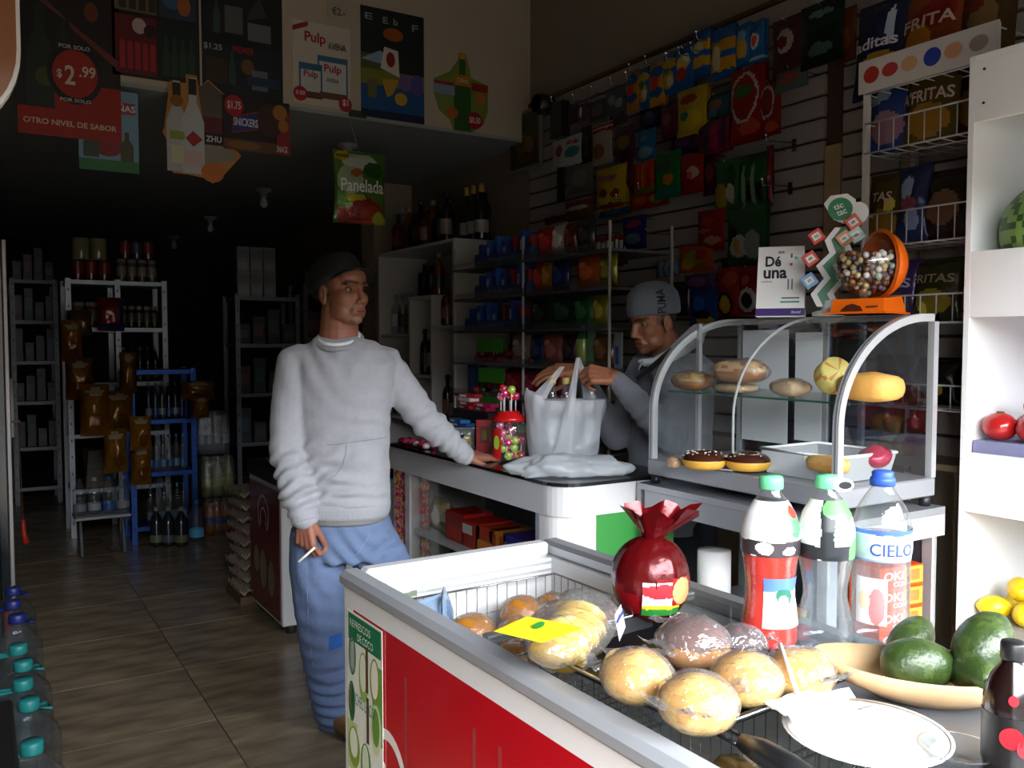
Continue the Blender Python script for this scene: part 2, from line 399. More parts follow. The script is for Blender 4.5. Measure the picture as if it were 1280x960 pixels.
# white swirl emblem and splash on the red side (local frame faces -x)
def side(mb, pts, c, y=0): # pts: (distance from far end, height)
    return mb.add([(.0012 - y, -p[0], p[1]) for p in pts], [tuple(range(len(pts)))], False, c)
em = MB('f2efec')
def ringstrip(mb, cx, cz, r0, r1, a0, a1, c, n=16, sx=1, y=0):
    o = arc(cx, cz, r1, a0, a1, n); i = arc(cx, cz, r0, a0, a1, n)
    for k in range(n): side(mb, [(cx + (o[k][0] - cx) * sx, o[k][1]), (cx + (o[k + 1][0] - cx) * sx, o[k + 1][1]), (cx + (i[k + 1][0] - cx) * sx, i[k + 1][1]), (cx + (i[k][0] - cx) * sx, i[k][1])], c, y)
ringstrip(em, .245, .42, .105, .13, -60, 190, 'f2efec', 24, .8)
em.build('emblem', 'print', fz); em = MB('f2efec')
ringstrip(em, .20, .40, .055, .075, -60, 200, 'f2efec', 20, .8)
em.build('emblem', 'print', fz)
for (u, z, du, dz) in ((.44, .54, .012, .075), (.465, .50, .010, .05), (.44, .455, .01, .03)): side(MB(), [(u, z), (u + .006, z), (u + du + .012, z - dz), (u + du, z - dz)], 'f2efec').build('emblem', 'print', fz)
cone = MB('4a2417'); side(cone, [(.60, .36), (.66, .47), (.72, .44), (.82, .36), (.8, .12), (.6, .12)], '4a2417'); side(cone, [(.62, .37), (.655, .45), (.68, .43), (.66, .36)], '7a3d22', .0004)
cone.build('picture', 'print', fz)
for u in (.33, .62, .71): MB('a63a40').add([(.0014, -u, .5), (.0014, -u - .012, .5), (.0014, -u - .012, .7), (.0014, -u, .7)], [(0, 1, 2, 3)]).build('tape_mark', 'print', fz)
# drinks poster stuck on the freezer's side
ps = empty('drinks_poster', MF @ Vector((-.0015, -.02, .08)), FROT, 'white and green poster of iced drinks stuck on the freezer side', 'poster')
pm = MB('eef0e2')
def prect(mb, u0, z0, u1, z1, c, y): return mb.add([(-y, -u0, z0), (-y, -u1, z0), (-y, -u1, z1), (-y, -u0, z1)], [(0, 1, 2, 3)], False, c)
def pdisc(mb, u, z, ru, rz, c, y, n=18): return mb.add([(-y, -(u + ru * math.cos(2 * math.pi * i / n)), z + rz * math.sin(2 * math.pi * i / n)) for i in range(n)], [tuple(range(n))], False, c)
pm.bx(-.0005, .001, -.205, 0, .24, .69)
prect(pm, .01, .62, .2, .685, '1d7a4c', .0008); prect(pm, .15, .42, .205, .60, '6aa84a', .0008); prect(pm, .0, .3, .06, .42, 'c4d690', .0008)
for (u, z, ru, rz, c) in ((.035, .585, .022, .05, '3b7c63'), (.035, .585, .016, .042, 'dfe9d5'), (.1, .55, .028, .06, '9cbf5a'), (.1, .56, .02, .045, 'e6efd0'), (.165, .56, .028, .055, '7f9a35'), (.165, .565, .02, .045, 'f2f0d8'), (.03, .47, .02, .05, '2f6b45'), (.03, .48, .013, .036, 'b7d08c'),
                          (.17, .45, .03, .06, 'd5e3b4'), (.17, .455, .02, .045, '6c9a3d'), (.04, .36, .035, .05, '8aa838'), (.04, .37, .024, .036, 'eef3dc'), (.11, .34, .03, .055, '4d8b3a'), (.11, .35, .02, .042, 'dce9c5'), (.17, .32, .028, .05, 'f4f6ec'), (.17, .32, .02, .036, '1f5e3e')):
    pdisc(pm, u, z, ru, rz, c, .0012 if ru > .025 else .0018)
for (u, z) in ((.115, .52), (.118, .40)): prect(pm, u, z, u + .014, z + .11, '5a3a20', .002)
pm.build('sheet', 'print', ps)
RS = (R(90), 0, R(-90))
def stext(s, u, z, w, h, c, parent, y=.003): return text(s, w, h, c, parent, (-y, -u, z), RS)
stext('REFRESCOS', .085, .665, .12, .018, 'f0f4ea', ps); stext('DE COCO', .115, .638, .09, .018, 'f0f4ea', ps)
stext('MICHEL LOCO', .1, .485, .13, .028, '1d7a5c', ps)
# ================================================================ service counter
KX, KY0, KY1, KXB, KZ = 1.62, 2.33, 3.72, 2.14, .95
kt = empty('service_counter', (KX, KY0, 0), 0, 'white glass-fronted service counter with rounded end and dark top', 'counter')
def K(x, y, z): return (x - KX, y - KY0, z)
def kbox(name, x0, x1, y0, y1, z0, z1, c, mat='laminate', bev=0.0, parent=None):
    return MB(c).bx(x0 - KX, x1 - KX, y0 - KY0, y1 - KY0, z0, z1, bev=bev).build(name, mat, parent or kt)
def rounded_plan(x0, x1, y0, y1, r, n=8):  # rounded at the near front corner
    return [(x0 + r - r * math.cos(R(90 * i / n)), y0 + r - r * math.sin(R(90 * i / n))) for i in range(n + 1)] + [(x1, y0), (x1, y1), (x0, y1)]
def plan_prism(mb, pts, z0, z1, c=None, smooth=False):
    n = len(pts)
    return mb.add([(p[0] - KX, p[1] - KY0, z0) for p in pts] + [(p[0] - KX, p[1] - KY0, z1) for p in pts],
                  [tuple(reversed(range(n))), tuple(range(n, 2 * n))] + [(i, (i + 1) % n, n + (i + 1) % n, n + i) for i in range(n)], smooth, c)
plan_prism(MB('17181a'), rounded_plan(KX - .005, KXB, KY0 - .005, KY1, .1), KZ - .012, KZ).build('dark_top', 'gloss', kt)
plan_prism(MB('d4d5d8'), rounded_plan(KX, KXB - .003, KY0, KY1 - .003, .1), KZ - .115, KZ - .012).build('fascia', 'laminate', kt)
plan_prism(MB('ececec'), rounded_plan(KX + .008, KX + .27, KY0 + .012, KY0 + .14, .09), .05, KZ - .115).build('end_column', 'laminate', kt)
kbox('green_panel', KX + .155, KXB - .02, KY0 + .009, KY0 + .025, .05, KZ - .116, '3c8f45', 'laminate')
kbox('frame_post', KX + .01, KX + .05, KY0 + .14, KY0 + .165, .08, KZ - .116, 'c9cbce', 'alu')
kbox('frame_post', KX + .01, KX + .06, KY1 - .2, KY1 - .15, .08, KZ - .116, 'd8d9dc', 'alu')
kbox('far_panel', KX + .02, KXB - .02, KY1 - .03, KY1 - .005, .05, KZ - .116, 'c8c8c8', 'laminate')
kbox('rear_panel', KXB - .03, KXB - .01, KY0 + .03, KY1 - .03, .05, KZ - .116, '6e6f73', 'laminate')
kbox('plinth', KX + .03, KXB - .03, KY0 + .03, KY1 - .03, 0, .1, '55585c', 'laminate')
kbox('shelf', KX + .03, KXB - .03, KY0 + .15, KY1 - .2, .565, .585, 'c9cacc', 'laminate')
kbox('shelf', KX + .03, KXB - .03, KY0 + .15, KY1 - .2, .29, .31, 'c9cacc', 'laminate')
kbox('glass_pane', KX + .018, KX + .023, KY0 + .165, KY1 - .2, .1, KZ - .117, 'ffffff', 'pane')
# ================================================================ steel table with the curved pastry case on it
TX0, TX1, TY0, TY1, TZ = 1.93, 2.42, 1.50, 2.315, .935
tb = empty('steel_table', ((TX0 + TX1) / 2, (TY0 + TY1) / 2, 0), 0, 'grey steel table with lower shelf carrying the curved glass case', 'table')
tc_ = ((TX0 + TX1) / 2, (TY0 + TY1) / 2)
def tbox(name, x0, x1, y0, y1, z0, z1, c, mat='alu', bev=0.0, parent=None): return MB(c).bx(x0 - tc_[0], x1 - tc_[0], y0 - tc_[1], y1 - tc_[1], z0, z1, bev=bev).build(name, mat, parent or tb)
tbox('table_top', TX0, TX1, TY0, TY1, TZ - .02, TZ, 'a3a6ac')
tbox('apron', TX0, TX0 + .02, TY0 + .04, TY1 - .04, TZ - .085, TZ - .021, '9c9fa5'); tbox('apron', TX1 - .02, TX1, TY0 + .04, TY1 - .04, TZ - .085, TZ - .021, '9c9fa5')
tbox('apron', TX0, TX1, TY0, TY0 + .02, TZ - .085, TZ - .021, 'd0d2d5'); tbox('apron', TX0, TX1, TY1 - .02, TY1, TZ - .085, TZ - .021, '9c9fa5')
for x in (TX0 + .001, TX1 - .041):
    for y in (TY0 + .021, TY1 - .061): tbox('leg', x + .02 if x > 2.2 else x, x + .04 if x > 2.2 else x + .04, y, y + .04, 0, TZ - .021 if False else TZ - .086, 'b4b7bb', bev=.004)
for z in (.50, .22): tbox('shelf', TX0 + .02, TX1 - .02, TY0 + .03, TY1 - .03, z, z + .015, '9da0a6')
tbox('rear_panel', TX1 - .015, TX1 - .005, TY0 + .062, TY1 - .062, .22, TZ - .09, '2c3038', 'semi')
CX0, CX1, CY0, CY1, CZ0, CZ1 = 1.955, 2.40, 1.52, 2.29, .965, 1.50
cs = empty('pastry_display_case', ((CX0 + CX1) / 2, (CY0 + CY1) / 2, CZ0 - .03), 0, 'curved glass pastry case with aluminium arches on the steel table', 'display case')
cc = ((CX0 + CX1) / 2, (CY0 + CY1) / 2, CZ0 - .03)
def cM(): return Matrix.Translation((-cc[0], -cc[1], -cc[2]))
def cb(c='ffffff'): return MB(c, cM())
cb('a5a8ae').bx(CX0, CX1, CY0, CY1, CZ0, CZ0 + .055, bev=.004).build('base', 'alu', cs)
for x in (CX0 + .02, CX1 - .02):
    for y in (CY0 + .02, CY1 - .02): cb('1b1d22').lathe([(.016, 0), (.016, .03)], 12, (x, y, CZ0 - .03)).build('foot', 'semi', cs)
def arch(t):  # profile of the curved front, t 0..1 from foot to rear top: (x, z)
    zb = CZ0 + .055; H = CZ1 - zb; D = (CX1 - .05) - CX0
    if t < .25: return (CX0 + .005, zb + H * .35 * (t / .25))
    a = (t - .25) / .75 * math.pi / 2
    return (CX0 + .005 + (D - .005) * (1 - math.cos(a)), zb + H * (.35 + .65 * math.sin(a)))
AP = [arch(i / 24) for i in range(25)] + [(CX1, CZ1)]
def profile(mb, y0, y1, off=0.0, wd=.022):
    n = len(AP)
    o = [Vector((p[0], 0, p[1])) for p in AP]; inn = []
    for i in range(n):
        d = (o[min(i + 1, n - 1)] - o[max(i - 1, 0)]).normalized(); nn = Vector((d.z, 0, -d.x)); inn.append(o[i] + nn * wd)
    vs = []
    for q, y in ((o, y0), (o, y1), (inn, y1), (inn, y0)): vs += [(p.x, y, p.z) for p in q]
    fs = []
    for k in range(4):
        a, b_ = k * n, ((k + 1) % 4) * n
        fs += [(a + i, a + i + 1, b_ + i + 1, b_ + i) for i in range(n - 1)]
    fs += [(0, n, 2 * n, 3 * n), (n - 1, 4 * n - 1, 3 * n - 1, 2 * n - 1)]
    return mb.add(vs, fs, False)
for y in (CY0, CY1 - .02):
    a = profile(cb('d6d8da'), y, y + .02).build('arch', 'alu', cs)
    g = profile(cb('8f9297'), y + .007, y + .013, wd=.023); g.v = [v + Vector((-.0008, 0, .0006)) for v in g.v]; g.build('groove', 'alu', a)
ym = (CY0 + CY1) / 2
profile(cb('c9ced0'), ym - .002, ym + .002, wd=.008).build('seam', 'alu', cs)
gg = cb(); n_ = len(AP)
for (y0, y1) in ((CY0 + .02, ym - .002), (ym + .002, CY1 - .02)):
    g = cb(); g.add([(p[0] + .006, y, p[1] - .004) for y in (y0, y1) for p in AP], [(i, i + 1, n_ + i + 1, n_ + i) for i in range(n_ - 1)], True).build('curved_glass', 'pane', cs)
for y in (CY0 + .01, CY1 - .01):   # glass ends
    pts = [(p[0] + .01, p[1] - .008) for p in AP] + [(CX1 - .02, CZ0 + .056)]
    cb().add([(p[0], y, p[1]) for p in pts], [tuple(range(len(pts)))]).build('end_glass', 'pane', cs)
for y in (CY0, CY1 - .02): cb('c4c6c9').bx(CX1 - .022, CX1, y, y + .02, CZ0 + .055, CZ1).build('rear_post', 'alu', cs)
cb('c4c6c9').bx(CX1 - .022, CX1, ym - .012, ym + .012, CZ0 + .055, CZ1).build('rear_post', 'alu', cs)
cb('c4c6c9').bx(CX1 - .02, CX1, CY0, CY1, CZ1 - .018, CZ1).build('rear_rail', 'alu', cs)
cb('b9bbbf').bx(CX0 + .2, CX0 + .215, CY1 - .035, CY1 - .02, CZ0 + .055, CZ1 - .02).build('front_post', 'alu', cs)
SHZ = 1.252
cb('5a7d75').bx(CX0 + .075, CX1 - .03, CY0 + .02, CY1 - .02, SHZ - .006, SHZ).build('glass_shelf', 'pane', cs)
cb('2f5a50').bx(CX0 + .072, CX0 + .075, CY0 + .02, CY1 - .02, SHZ - .006, SHZ).build('shelf_edge', 'gloss', cs)
for (y0, y1) in ((CY0 + .02, ym + .02), (ym - .02, CY1 - .02)):
    d = cb().bx(CX1 - .014 + (.005 if y0 < ym - .03 else 0), CX1 - .01 + (.005 if y0 < ym - .03 else 0), y0, y1, CZ0 + .06, CZ1 - .02).build('sliding_glass', 'tinted', cs)
for (y0, y1, z0, z1) in ((CY1 - .30, CY1 - .06, CZ0 + .10, CZ1 - .06),):
    pass
# papers taped to the rear glass
for (y0, y1, z0, z1, lab) in ((CY1 - .24, CY1 - .03, CZ0 + .10, CZ1 - .04, 'white paper sheet taped behind the pastries at the left of the glass case'), (CY1 - .38, CY1 - .27, CZ0 + .12, CZ1 - .05, 'narrow white paper sheet beside the rear post in the glass case')):
    tag(MB('e4e7ec').box((0, 0, (z1 - z0) / 2), (.0012, y1 - y0, z1 - z0)).build('paper_sheet', 'card', None, (CX1 - .026, (y0 + y1) / 2, z0)), lab, 'paper')
# ================================================================ white bin shelving on the right
WX, WY1, WY0, WH = 2.47, 1.49, .55, 2.24
ws = empty('white_bin_shelf', (WX + .2, WY1 - .4, 0), 0, 'tall white bin shelving unit at the right edge holding fruit', 'shelf')
def wbox(name, x0, x1, y0, y1, z0, z1, c='eeeeee', mat='laminate'): return MB(c).bx(x0 - WX - .2, x1 - WX - .2, y0 - WY1 + .4, y1 - WY1 + .4, z0, z1, bev=.001).build(name, mat, ws)
wbox('side_panel', WX, W - .03, WY1 - .018, WY1, 0, WH); wbox('side_panel', WX, W - .03, WY0, WY0 + .018, 0, WH)
wbox('rear_panel', W - .045, W - .03, WY0 + .018, WY1 - .018, 0, WH)
wbox('top_panel', WX, W - .045, WY0 + .018, WY1 - .018, WH - .018, WH)
wbox('top_fascia', WX, WX + .018, WY0 + .018, WY1 - .018, 2.05, WH - .018)
for z0, z1 in ((1.49, 1.68), (.92, 1.095), (.36, .54)):
    wbox('bin_front', WX, WX + .018, WY0 + .018, WY1 - .018, z0, z1); wbox('shelf_board', WX + .018, W - .045, WY0 + .018, WY1 - .018, z0 + .04, z0 + .058)
for (z) in (2.195, 2.10):
    MB('262626').lathe([(.004, 0), (.004, .002)], 10, M=T((0, 0, 0), ry=R(-90))).build('screw_hole', 'matte', ws).location = (-.2 - .0005, .4 - .045, z)
# ================================================================ white liquor shelf
QX, QX1, QY0, QY1, QH = 2.5, 2.9, 4.74, 5.92, 2.05
qs = empty('liquor_shelf', (QX + .2, QY0 + .6, 0), 0, 'white open shelf unit full of liquor bottles behind the counter', 'shelf')
def qbox(name, x0, x1, y0, y1, z0, z1, c='d2cfca'): return MB(c).bx(x0 - QX - .2, x1 - QX - .2, y0 - QY0 - .6, y1 - QY0 - .6, z0, z1, bev=.001).build(name, 'laminate', qs)
qbox('side_panel', QX, QX1, QY0, QY0 + .02, 0, QH); qbox('side_panel', QX, QX1, QY1 - .02, QY1, 0, QH); qbox('top_panel', QX, QX1, QY0 + .02, QY1 - .02, QH - .02, QH)
qbox('rear_panel', QX1 - .015, QX1, QY0 + .02, QY1 - .02, 0, QH - .02, '8d8a86')
YD1, YD2 = 5.07, 5.4
qbox('divider', QX + .01, QX1 - .015, YD1, YD1 + .02, .9, 1.70); qbox('divider', QX + .01, QX1 - .015, YD2, YD2 + .02, .9, 1.70)
qbox('shelf_board', QX + .01, QX1 - .015, YD1 , YD2 + .02, 1.70, 1.72); qbox('shelf_board', QX + .01, QX1 - .015, QY0 + .02, YD1, 1.5, 1.52)
qbox('shelf_board', QX + .01, QX1 - .015, YD2 + .02, QY1 - .02, 1.45, 1.47); qbox('shelf_board', QX + .01, QX1 - .015, YD1 + .02, YD2, 1.18, 1.2); qbox('shelf_board', QX + .01, QX1 - .015, QY0 + .02, QY1 - .02, .88, .9)
# ================================================================ people
ZU = Vector((0, 0, 1)); TC = -HF          # up, towards the camera
def cap(mb, p0, p1, r0, r1, n=14):
    p0, p1 = Vector(p0), Vector(p1)
    mb.sph(p0, r0, n, 8); mb.sph(p1, r1, n, 8)
    d = p1 - p0
    if d.length > 1e-6: mb.tube([p0, p0 + d * .5, p1], [r0, (r0 + r1) / 2, r1], n)
    return mb
def chain(mb, pts, rs, n=14):
    for i in range(len(pts) - 1): cap(mb, pts[i], pts[i + 1], rs[i], rs[i + 1], n)
def basis(o, x, y, z): # columns
    return Matrix(((x.x, y.x, z.x, o.x), (x.y, y.y, z.y, o.y), (x.z, y.z, z.z, o.z), (0, 0, 0, 1)))
def frame(o, ydir, zhint):
    y = Vector(ydir).normalized(); z = Vector(zhint); z = (z - y * z.dot(y)).normalized(); x = y.cross(z)
    return basis(Vector(o), x, y, z)
def hand(mb, M, thumb=1, curl=((25, 35, 25),) * 4, spread=4, tcurl=(35, 20, 15), k=1.0, tdown=-20):
    """wrist at origin, fingers +y, back of hand +z, thumb on the thumb*x side"""
    P = lambda v: M @ Vector(v)
    ln = ((.046, .026, .022), (.050, .030, .023), (.046, .028, .022), (.036, .021, .019))
    xs = (.030, .010, -.011, -.031); yl = (.088, .092, .087, .078); rr = (.0098, .0100, .0096, .0086)
    for i in range(4):
        x = xs[i] * thumb * k; base = Vector((x, yl[i] * k, 0))
        cap(mb, P((xs[i] * .55 * thumb * k, .008 * k, 0)), P(base), .017 * k, .0135 * k, 10)
        p = base; a = 0; sp = R(spread * (1.5 - i)) * thumb; r0 = rr[i] * k
        for j in range(3):
            a += R(curl[i][j]); L = ln[i][j] * k
            q = p + Vector((math.sin(sp) * math.cos(a), math.cos(sp) * math.cos(a), -math.sin(a))) * L
            cap(mb, P(p), P(q), r0, r0 * .93, 9); p = q; r0 *= .93
    p = Vector((.026 * thumb * k, .022 * k, -.006)); a = R(tcurl[0])
    for j, (L, r0, r1) in enumerate(((.042, .0165, .0125), (.034, .012, .0105), (.026, .0105, .009))):
        d = Vector((math.sin(a) * thumb, math.cos(a), math.sin(R(tdown)) )).normalized()
        q = p + d * L * k; cap(mb, P(p), P(q), r0 * k, r1 * k, 9); p = q
        a -= R(tcurl[min(j + 1, 2)])
    return p
def head_shape(mb, M, jaw=1.0, neck=None):
    P = lambda x, y, z: M @ Vector((x, y, z))
    R3 = M.to_3x3().to_4x4()
    def ell(c, r): mb.sph((0, 0, 0), r, 20, 14, M=Matrix.Translation(P(*c)) @ R3)
    ell((0, -.012, .032), (.077, .098, .088)); ell((0, .028, -.035), (.067, .066, .082)); ell((0, .036, -.078), (.055 * jaw, .052, .043))
    ell((0, .072, -.103), (.024, .02, .019)); ell((0, .055, .045), (.058, .042, .04))
    for s in (-1, 1):
        ell((s * .034, .050, -.030), (.034, .036, .034)); ell((s * .0115, .099, -.045), (.0095, .010, .008))
        ell((s * .044, .03, -.075), (.022, .04, .03)); ell((s * .079, -.012, -.014), (.008, .022, .033)); ell((s * .081, -.004, -.038), (.008, .012, .014))
        cap(mb, P(s * .010, .090, .019), P(s * .045, .080, .021), .0105, .009, 8)
    cap(mb, P(0, .088, .010), P(0, .108, -.036), .0100, .0125, 10); ell((0, .111, -.04), (.0115, .0100, .0095))
    ell((0, .080, -.075), (.034, .020, .024)); ell((0, .074, -.055), (.036, .022, .022))
    cap(mb, P(-.018, .0905, -.070), P(.018, .0905, -.070), .0065, .0065, 8); cap(mb, P(0, .0955, -.0685), P(0, .0945, -.069), .0065, .0065, 8)
    cap(mb, P(-.015, .0915, -.0825), P(.015, .0915, -.0825), .0065, .0065, 8)
    if neck: cap(mb, P(0, -.016, -.07), Vector(neck), .064, .074, 16)
def head_disp(Mi):
    def f(co, n):
        p = Mi @ co
        if abs(p.x) > .12 or abs(p.z) > .16: return 0.0
        d = 0.0
        for s in (-1, 1):
            if p.y > .03: d -= .0095 * math.exp(-(((p.x - s * .031) / .015) ** 2 + ((p.z - .001) / .0095) ** 2))
            if abs(p.x) > .075: d -= .006 * math.exp(-(((p.y + .006) / .009) ** 2 + ((p.z + .012) / .014) ** 2)) * (1 if s * p.x > 0 else 0)
        if p.y > .07:
            d -= .004 * math.exp(-((p.z + .0757) / .0022) ** 2) * (1 if abs(p.x) < .024 else 0)
            for s in (-1, 1): d -= .003 * math.exp(-((abs(p.x) - (.026 + (-.045 - p.z) * .35)) / .004) ** 2) * (1 if -.075 < p.z < -.045 else 0) * .5
        return d
    return f
def face_col(p, skin, hair, brow, stub=0.0, lip='8a4a3e'):
    c = Vector(hx(skin)); H = Vector(hx(hair)); L = Vector(hx(lip))
    if p.y > .055:
        for s in (-1, 1):
            u = (s * p.x - .030) / .023; v = (p.z - .0235 + .004 * abs(u)) / .0058
            if abs(u) < 1 and abs(v) < 1: return tuple(c.lerp(Vector(hx(brow)), .8))
        if abs(p.x) < .025 and -.0905 < p.z < -.0615 + abs(p.x) * -.15: c = c.lerp(L, .55)
        if -.0785 < p.z < -.0735 and abs(p.x) < .024: c = c.lerp(Vector(hx('3a1814')), .8)
        if stub and ((abs(p.x) < .035 and -.064 < p.z < -.052) or (p.z < -.092 and abs(p.x) < .04)): c = c.lerp(Vector(hx('8d8580')), stub)
    else:
        if p.z > -.02 and p.y < .03 and abs(p.x) < .0785 and p.y < .012: c = c.lerp(H, .85)
        elif .012 < p.y < .032 and p.z > -.015 and abs(p.x) > .05: c = c.lerp(H, .5)
    return tuple(c)
def eyes(M, parent, look=0.0):
    for s in (-1, 1):
        e = MB('6e6459')
        c = Vector((s * .031, .0668, .0)); e.sph(M @ c, .0118, 14, 10)
        a = R(look)
        ic = c + Vector((math.sin(a), math.cos(a), 0)) * .0044
        e.sph(M @ ic, .0085, 12, 8, '2a1710')
        e.build('eye', 'gloss', parent)
        l = MB('7a4a36'); pts = []
        for i in range(9):
            t = i / 8 * 2 - 1; pts.append(M @ Vector((s * .031 + t * .0155, .0775 - abs(t) ** 2 * .007, .0062 - t * t * .0045)))
        l.tube(pts, [.0012 + .0018 * (1 - abs(i / 4 - 1)) for i in range(9)], 6).build('eyelid', 'skin', parent)
def loft(mb, rings, n=28, cap_=True):
    """rings: list of (centre Vector, half width, half depth, axis right, axis depth, power)"""
    vs = []
    for (c, a, b_, ax, ay, pw) in rings:
        for i in range(n):
            t = 2 * math.pi * i / n; ct, st = math.cos(t), math.sin(t)
            x = math.copysign(abs(ct) ** pw, ct) * a; y = math.copysign(abs(st) ** pw, st) * b_
            vs.append(c + ax * x + ay * y)
    fs = []
    for j in range(len(rings) - 1): fs += [(j * n + i, j * n + (i + 1) % n, (j + 1) * n + (i + 1) % n, (j + 1) * n + i) for i in range(n)]
    if cap_: fs += [tuple(reversed(range(n))), tuple((len(rings) - 1) * n + i for i in range(n))]
    return mb.add(vs, fs, True)
def wave(p, d, L, ph=0): return math.sin(p.dot(d) * 2 * math.pi / L + ph)
# ---------------------------------------------------------------- standing customer
MD = 3.15; PXM = MD / FPX
def mj(px, py, d=MD): return atD(px, py, d)
man = empty('person', (mj(430, 900).x, mj(430, 900).y, 0), 0, 'man in grey sweatshirt, jeans and black cap leaning a hand on the counter', 'person')
MI = man.location.copy()
def to_man(o):
    o.data.transform(Matrix.Translation(-MI)); o.parent = man; return o
hd = mj(427, 364, 3.14)
fdir = (CR * .80 + TC * .60 + ZU * .02).normalized()
HM = frame(hd, fdir, ZU); HMI = HM.inverted()
sr, er, wr_ = mj(372, 456, 3.14), mj(361, 566, 3.08), mj(381, 648, 3.0)      # arm hanging on the image left
sl, el, wl = mj(478, 456, 3.2), mj(534, 527, 3.27), mj(583, 571, 3.33)       # arm reaching for the counter
b = MB(); head_shape(b, HM, 1.06, mj(424, 425, 3.17))
loft(b, [(mj(430, y, 3.17), w * PXM, d, CR, HF, .9) for y, w, d in ((432, 44, .07), (460, 56, .1), (540, 50, .11), (640, 46, .11), (690, 44, .11))], 22)
chain(b, [sr, er, wr_], [.055, .045, .032]); chain(b, [sl, el, wl], [.055, .045, .030])
hr, kr, ar = mj(398, 680, 3.17), mj(401, 790, 3.14), mj(416, 893, 3.17)
hl, kl, al = mj(462, 680, 3.2), mj(497, 785, 3.12), mj(506, 890, 3.22)
chain(b, [hr, kr, ar], [.085, .06, .04]); chain(b, [hl, kl, al], [.085, .06, .04])
HMr = frame(wr_, (-ZU * .97 + CR * .06 + TC * .1), TC * .85 - CR * .45)
hand(b, HMr, -1, ((38, 62, 40), (42, 60, 40), (48, 62, 40), (52, 62, 40)), 2, (16, 16, 14), 1.02, -40)
hl_dir = (CR * .70 + HF * .70 - ZU * .05)
HMl = frame(wl, hl_dir, ZU * .9 + TC * .35 )
hand(b, HMl, 1 if HMl.col[0].xyz.dot(TC) > 0 else -1, ((6, 22, 18), (6, 24, 18), (8, 26, 18), (10, 26, 18)), 6, (56, 6, 4), .98, -14)
def man_col(co, n):
    p = HMI @ co
    if p.z > -.14 and abs(p.x) < .13 and abs(p.y) < .16: return face_col(p, '8c5b44', '2b2522', '2a201c', .28)  # face skin set darker than the hands: its shade is put into the colour
    return hx('9a6450')
to_man(finish_shell('body', b, .0036, 6, 'skin', man_col, None, head_disp(HMI)))
for o in list(bpy.data.objects):
    pass
tmp = empty('tmp'); eyes(HM, tmp, -8)
for o in list(tmp.children): o.parent = None; to_man(o)
bpy.data.objects.remove(tmp)
# cap: crown melted from rings, then the brim
CT = HM @ T((0, -.014, .012), rx=R(24))
c_ = MB('08080a'); loft(c_, [(CT @ Vector((0, 0, z)), a, d, CT.col[0].xyz, CT.col[1].xyz, .95) for z, a, d in ((.004, .084, .106), (.03, .087, .110), (.06, .086, .108), (.085, .08, .1), (.104, .066, .084), (.116, .045, .058), (.12, .02, .025))], 28)
to_man(c_.build('cap', 'matte'))
br = MB('08080a')
def brim(u, v):
    a = (u - .5) * R(120); rr = lerp(.1, .138, v)
    return CT @ Vector((math.sin(a) * rr * .82, math.cos(a) * rr * 1.04, .022 - .022 * v - (u - .5) ** 2 * .05))
br.grid(brim, 16, 4); br.grid(lambda u, v: brim(u, v) + ZU * .004, 16, 4); br.grid(lambda u, v: brim(u, 1) + ZU * .004 * v, 16, 1)
to_man(br.build('cap_brim', 'matte'))
# sweatshirt
s = MB('b9bac0')
loft(s, [(mj(cx, y, 3.16), w * PXM, d, CR, HF, .86) for y, cx, w, d in
         ((421, 425, 27, .055), (428, 427, 42, .072), (438, 428, 58, .092), (455, 429, 68, .115), (480, 429, 64, .128), (520, 429, 59, .135), (560, 429, 58, .142), (595, 430, 58, .147), (618, 431, 58, .147), (630, 432, 56, .142), (641, 432, 54, .138))], 32)
def tpt(a, b_, t, off=Vector((0, 0, 0))): return a.lerp(b_, t) + off
chain(s, [sr + Vector((0, 0, .0)), tpt(sr, er, .5, -CR * .01), er, tpt(er, wr_, .55), tpt(er, wr_, .86), wr_ + ZU * .004], [.075, .071, .067, .066, .055, .047], 18)
chain(s, [sl, tpt(sl, el, .5), el, tpt(el, wl, .6), tpt(el, wl, .97)], [.072, .066, .060, .048, .037], 18)
NK = mj(425, 417, 3.13)
def sw_disp(co, n):
    d = 0.0
    p = co
    # bunched folds along the hanging forearm, the bent elbow and above the hem
    q = (p - er).length
    for (c, ax, L, amp, rad) in ((tpt(er, wr_, .55), (wr_ - er).normalized() + CR * .3, .042, .0075, .10), (tpt(er, wr_, .2), (wr_ - er).normalized() - CR * .4, .05, .005, .08), (tpt(el, wl, .55), (wl - el).normalized() + ZU * .4, .040, .0045, .085),
                             (el, (wl - sl).normalized() - ZU * .6, .06, .005, .10), (sr.lerp(mj(430, 470), .35), CR * .8 + ZU * .5, .07, .004, .12), (sl.lerp(mj(430, 470), .3), CR * .8 - ZU * .6, .07, .004, .12),
                             (mj(475, 560, 3.02), ZU + CR * .25, .075, .0045, .16), (mj(400, 600, 3.02), ZU - CR * .5, .07, .005, .15), (mj(435, 612, 3.0), ZU + CR * .1, .055, .004, .12)):
        w = math.exp(-((p - c).length / rad) ** 2)
        if w > .02: d += 1.5 * amp * w * wave(p, ax.normalized(), L, noise.noise(p * 7) * 3)
    d += .004 * noise.noise(p * 9) + .002 * noise.noise(p * 24)
    return d
def pocket_line(px, py): # kangaroo pocket edge in pixels
    return 0
def sw_col(co, n):
    c = Vector(hx('a8a9b0')); k = 1 + .05 * noise.noise(co * 60)
    return tuple(c * k)
to_man(finish_shell('sweatshirt', s, .0065, 4, 'cloth', sw_col, None, sw_disp))
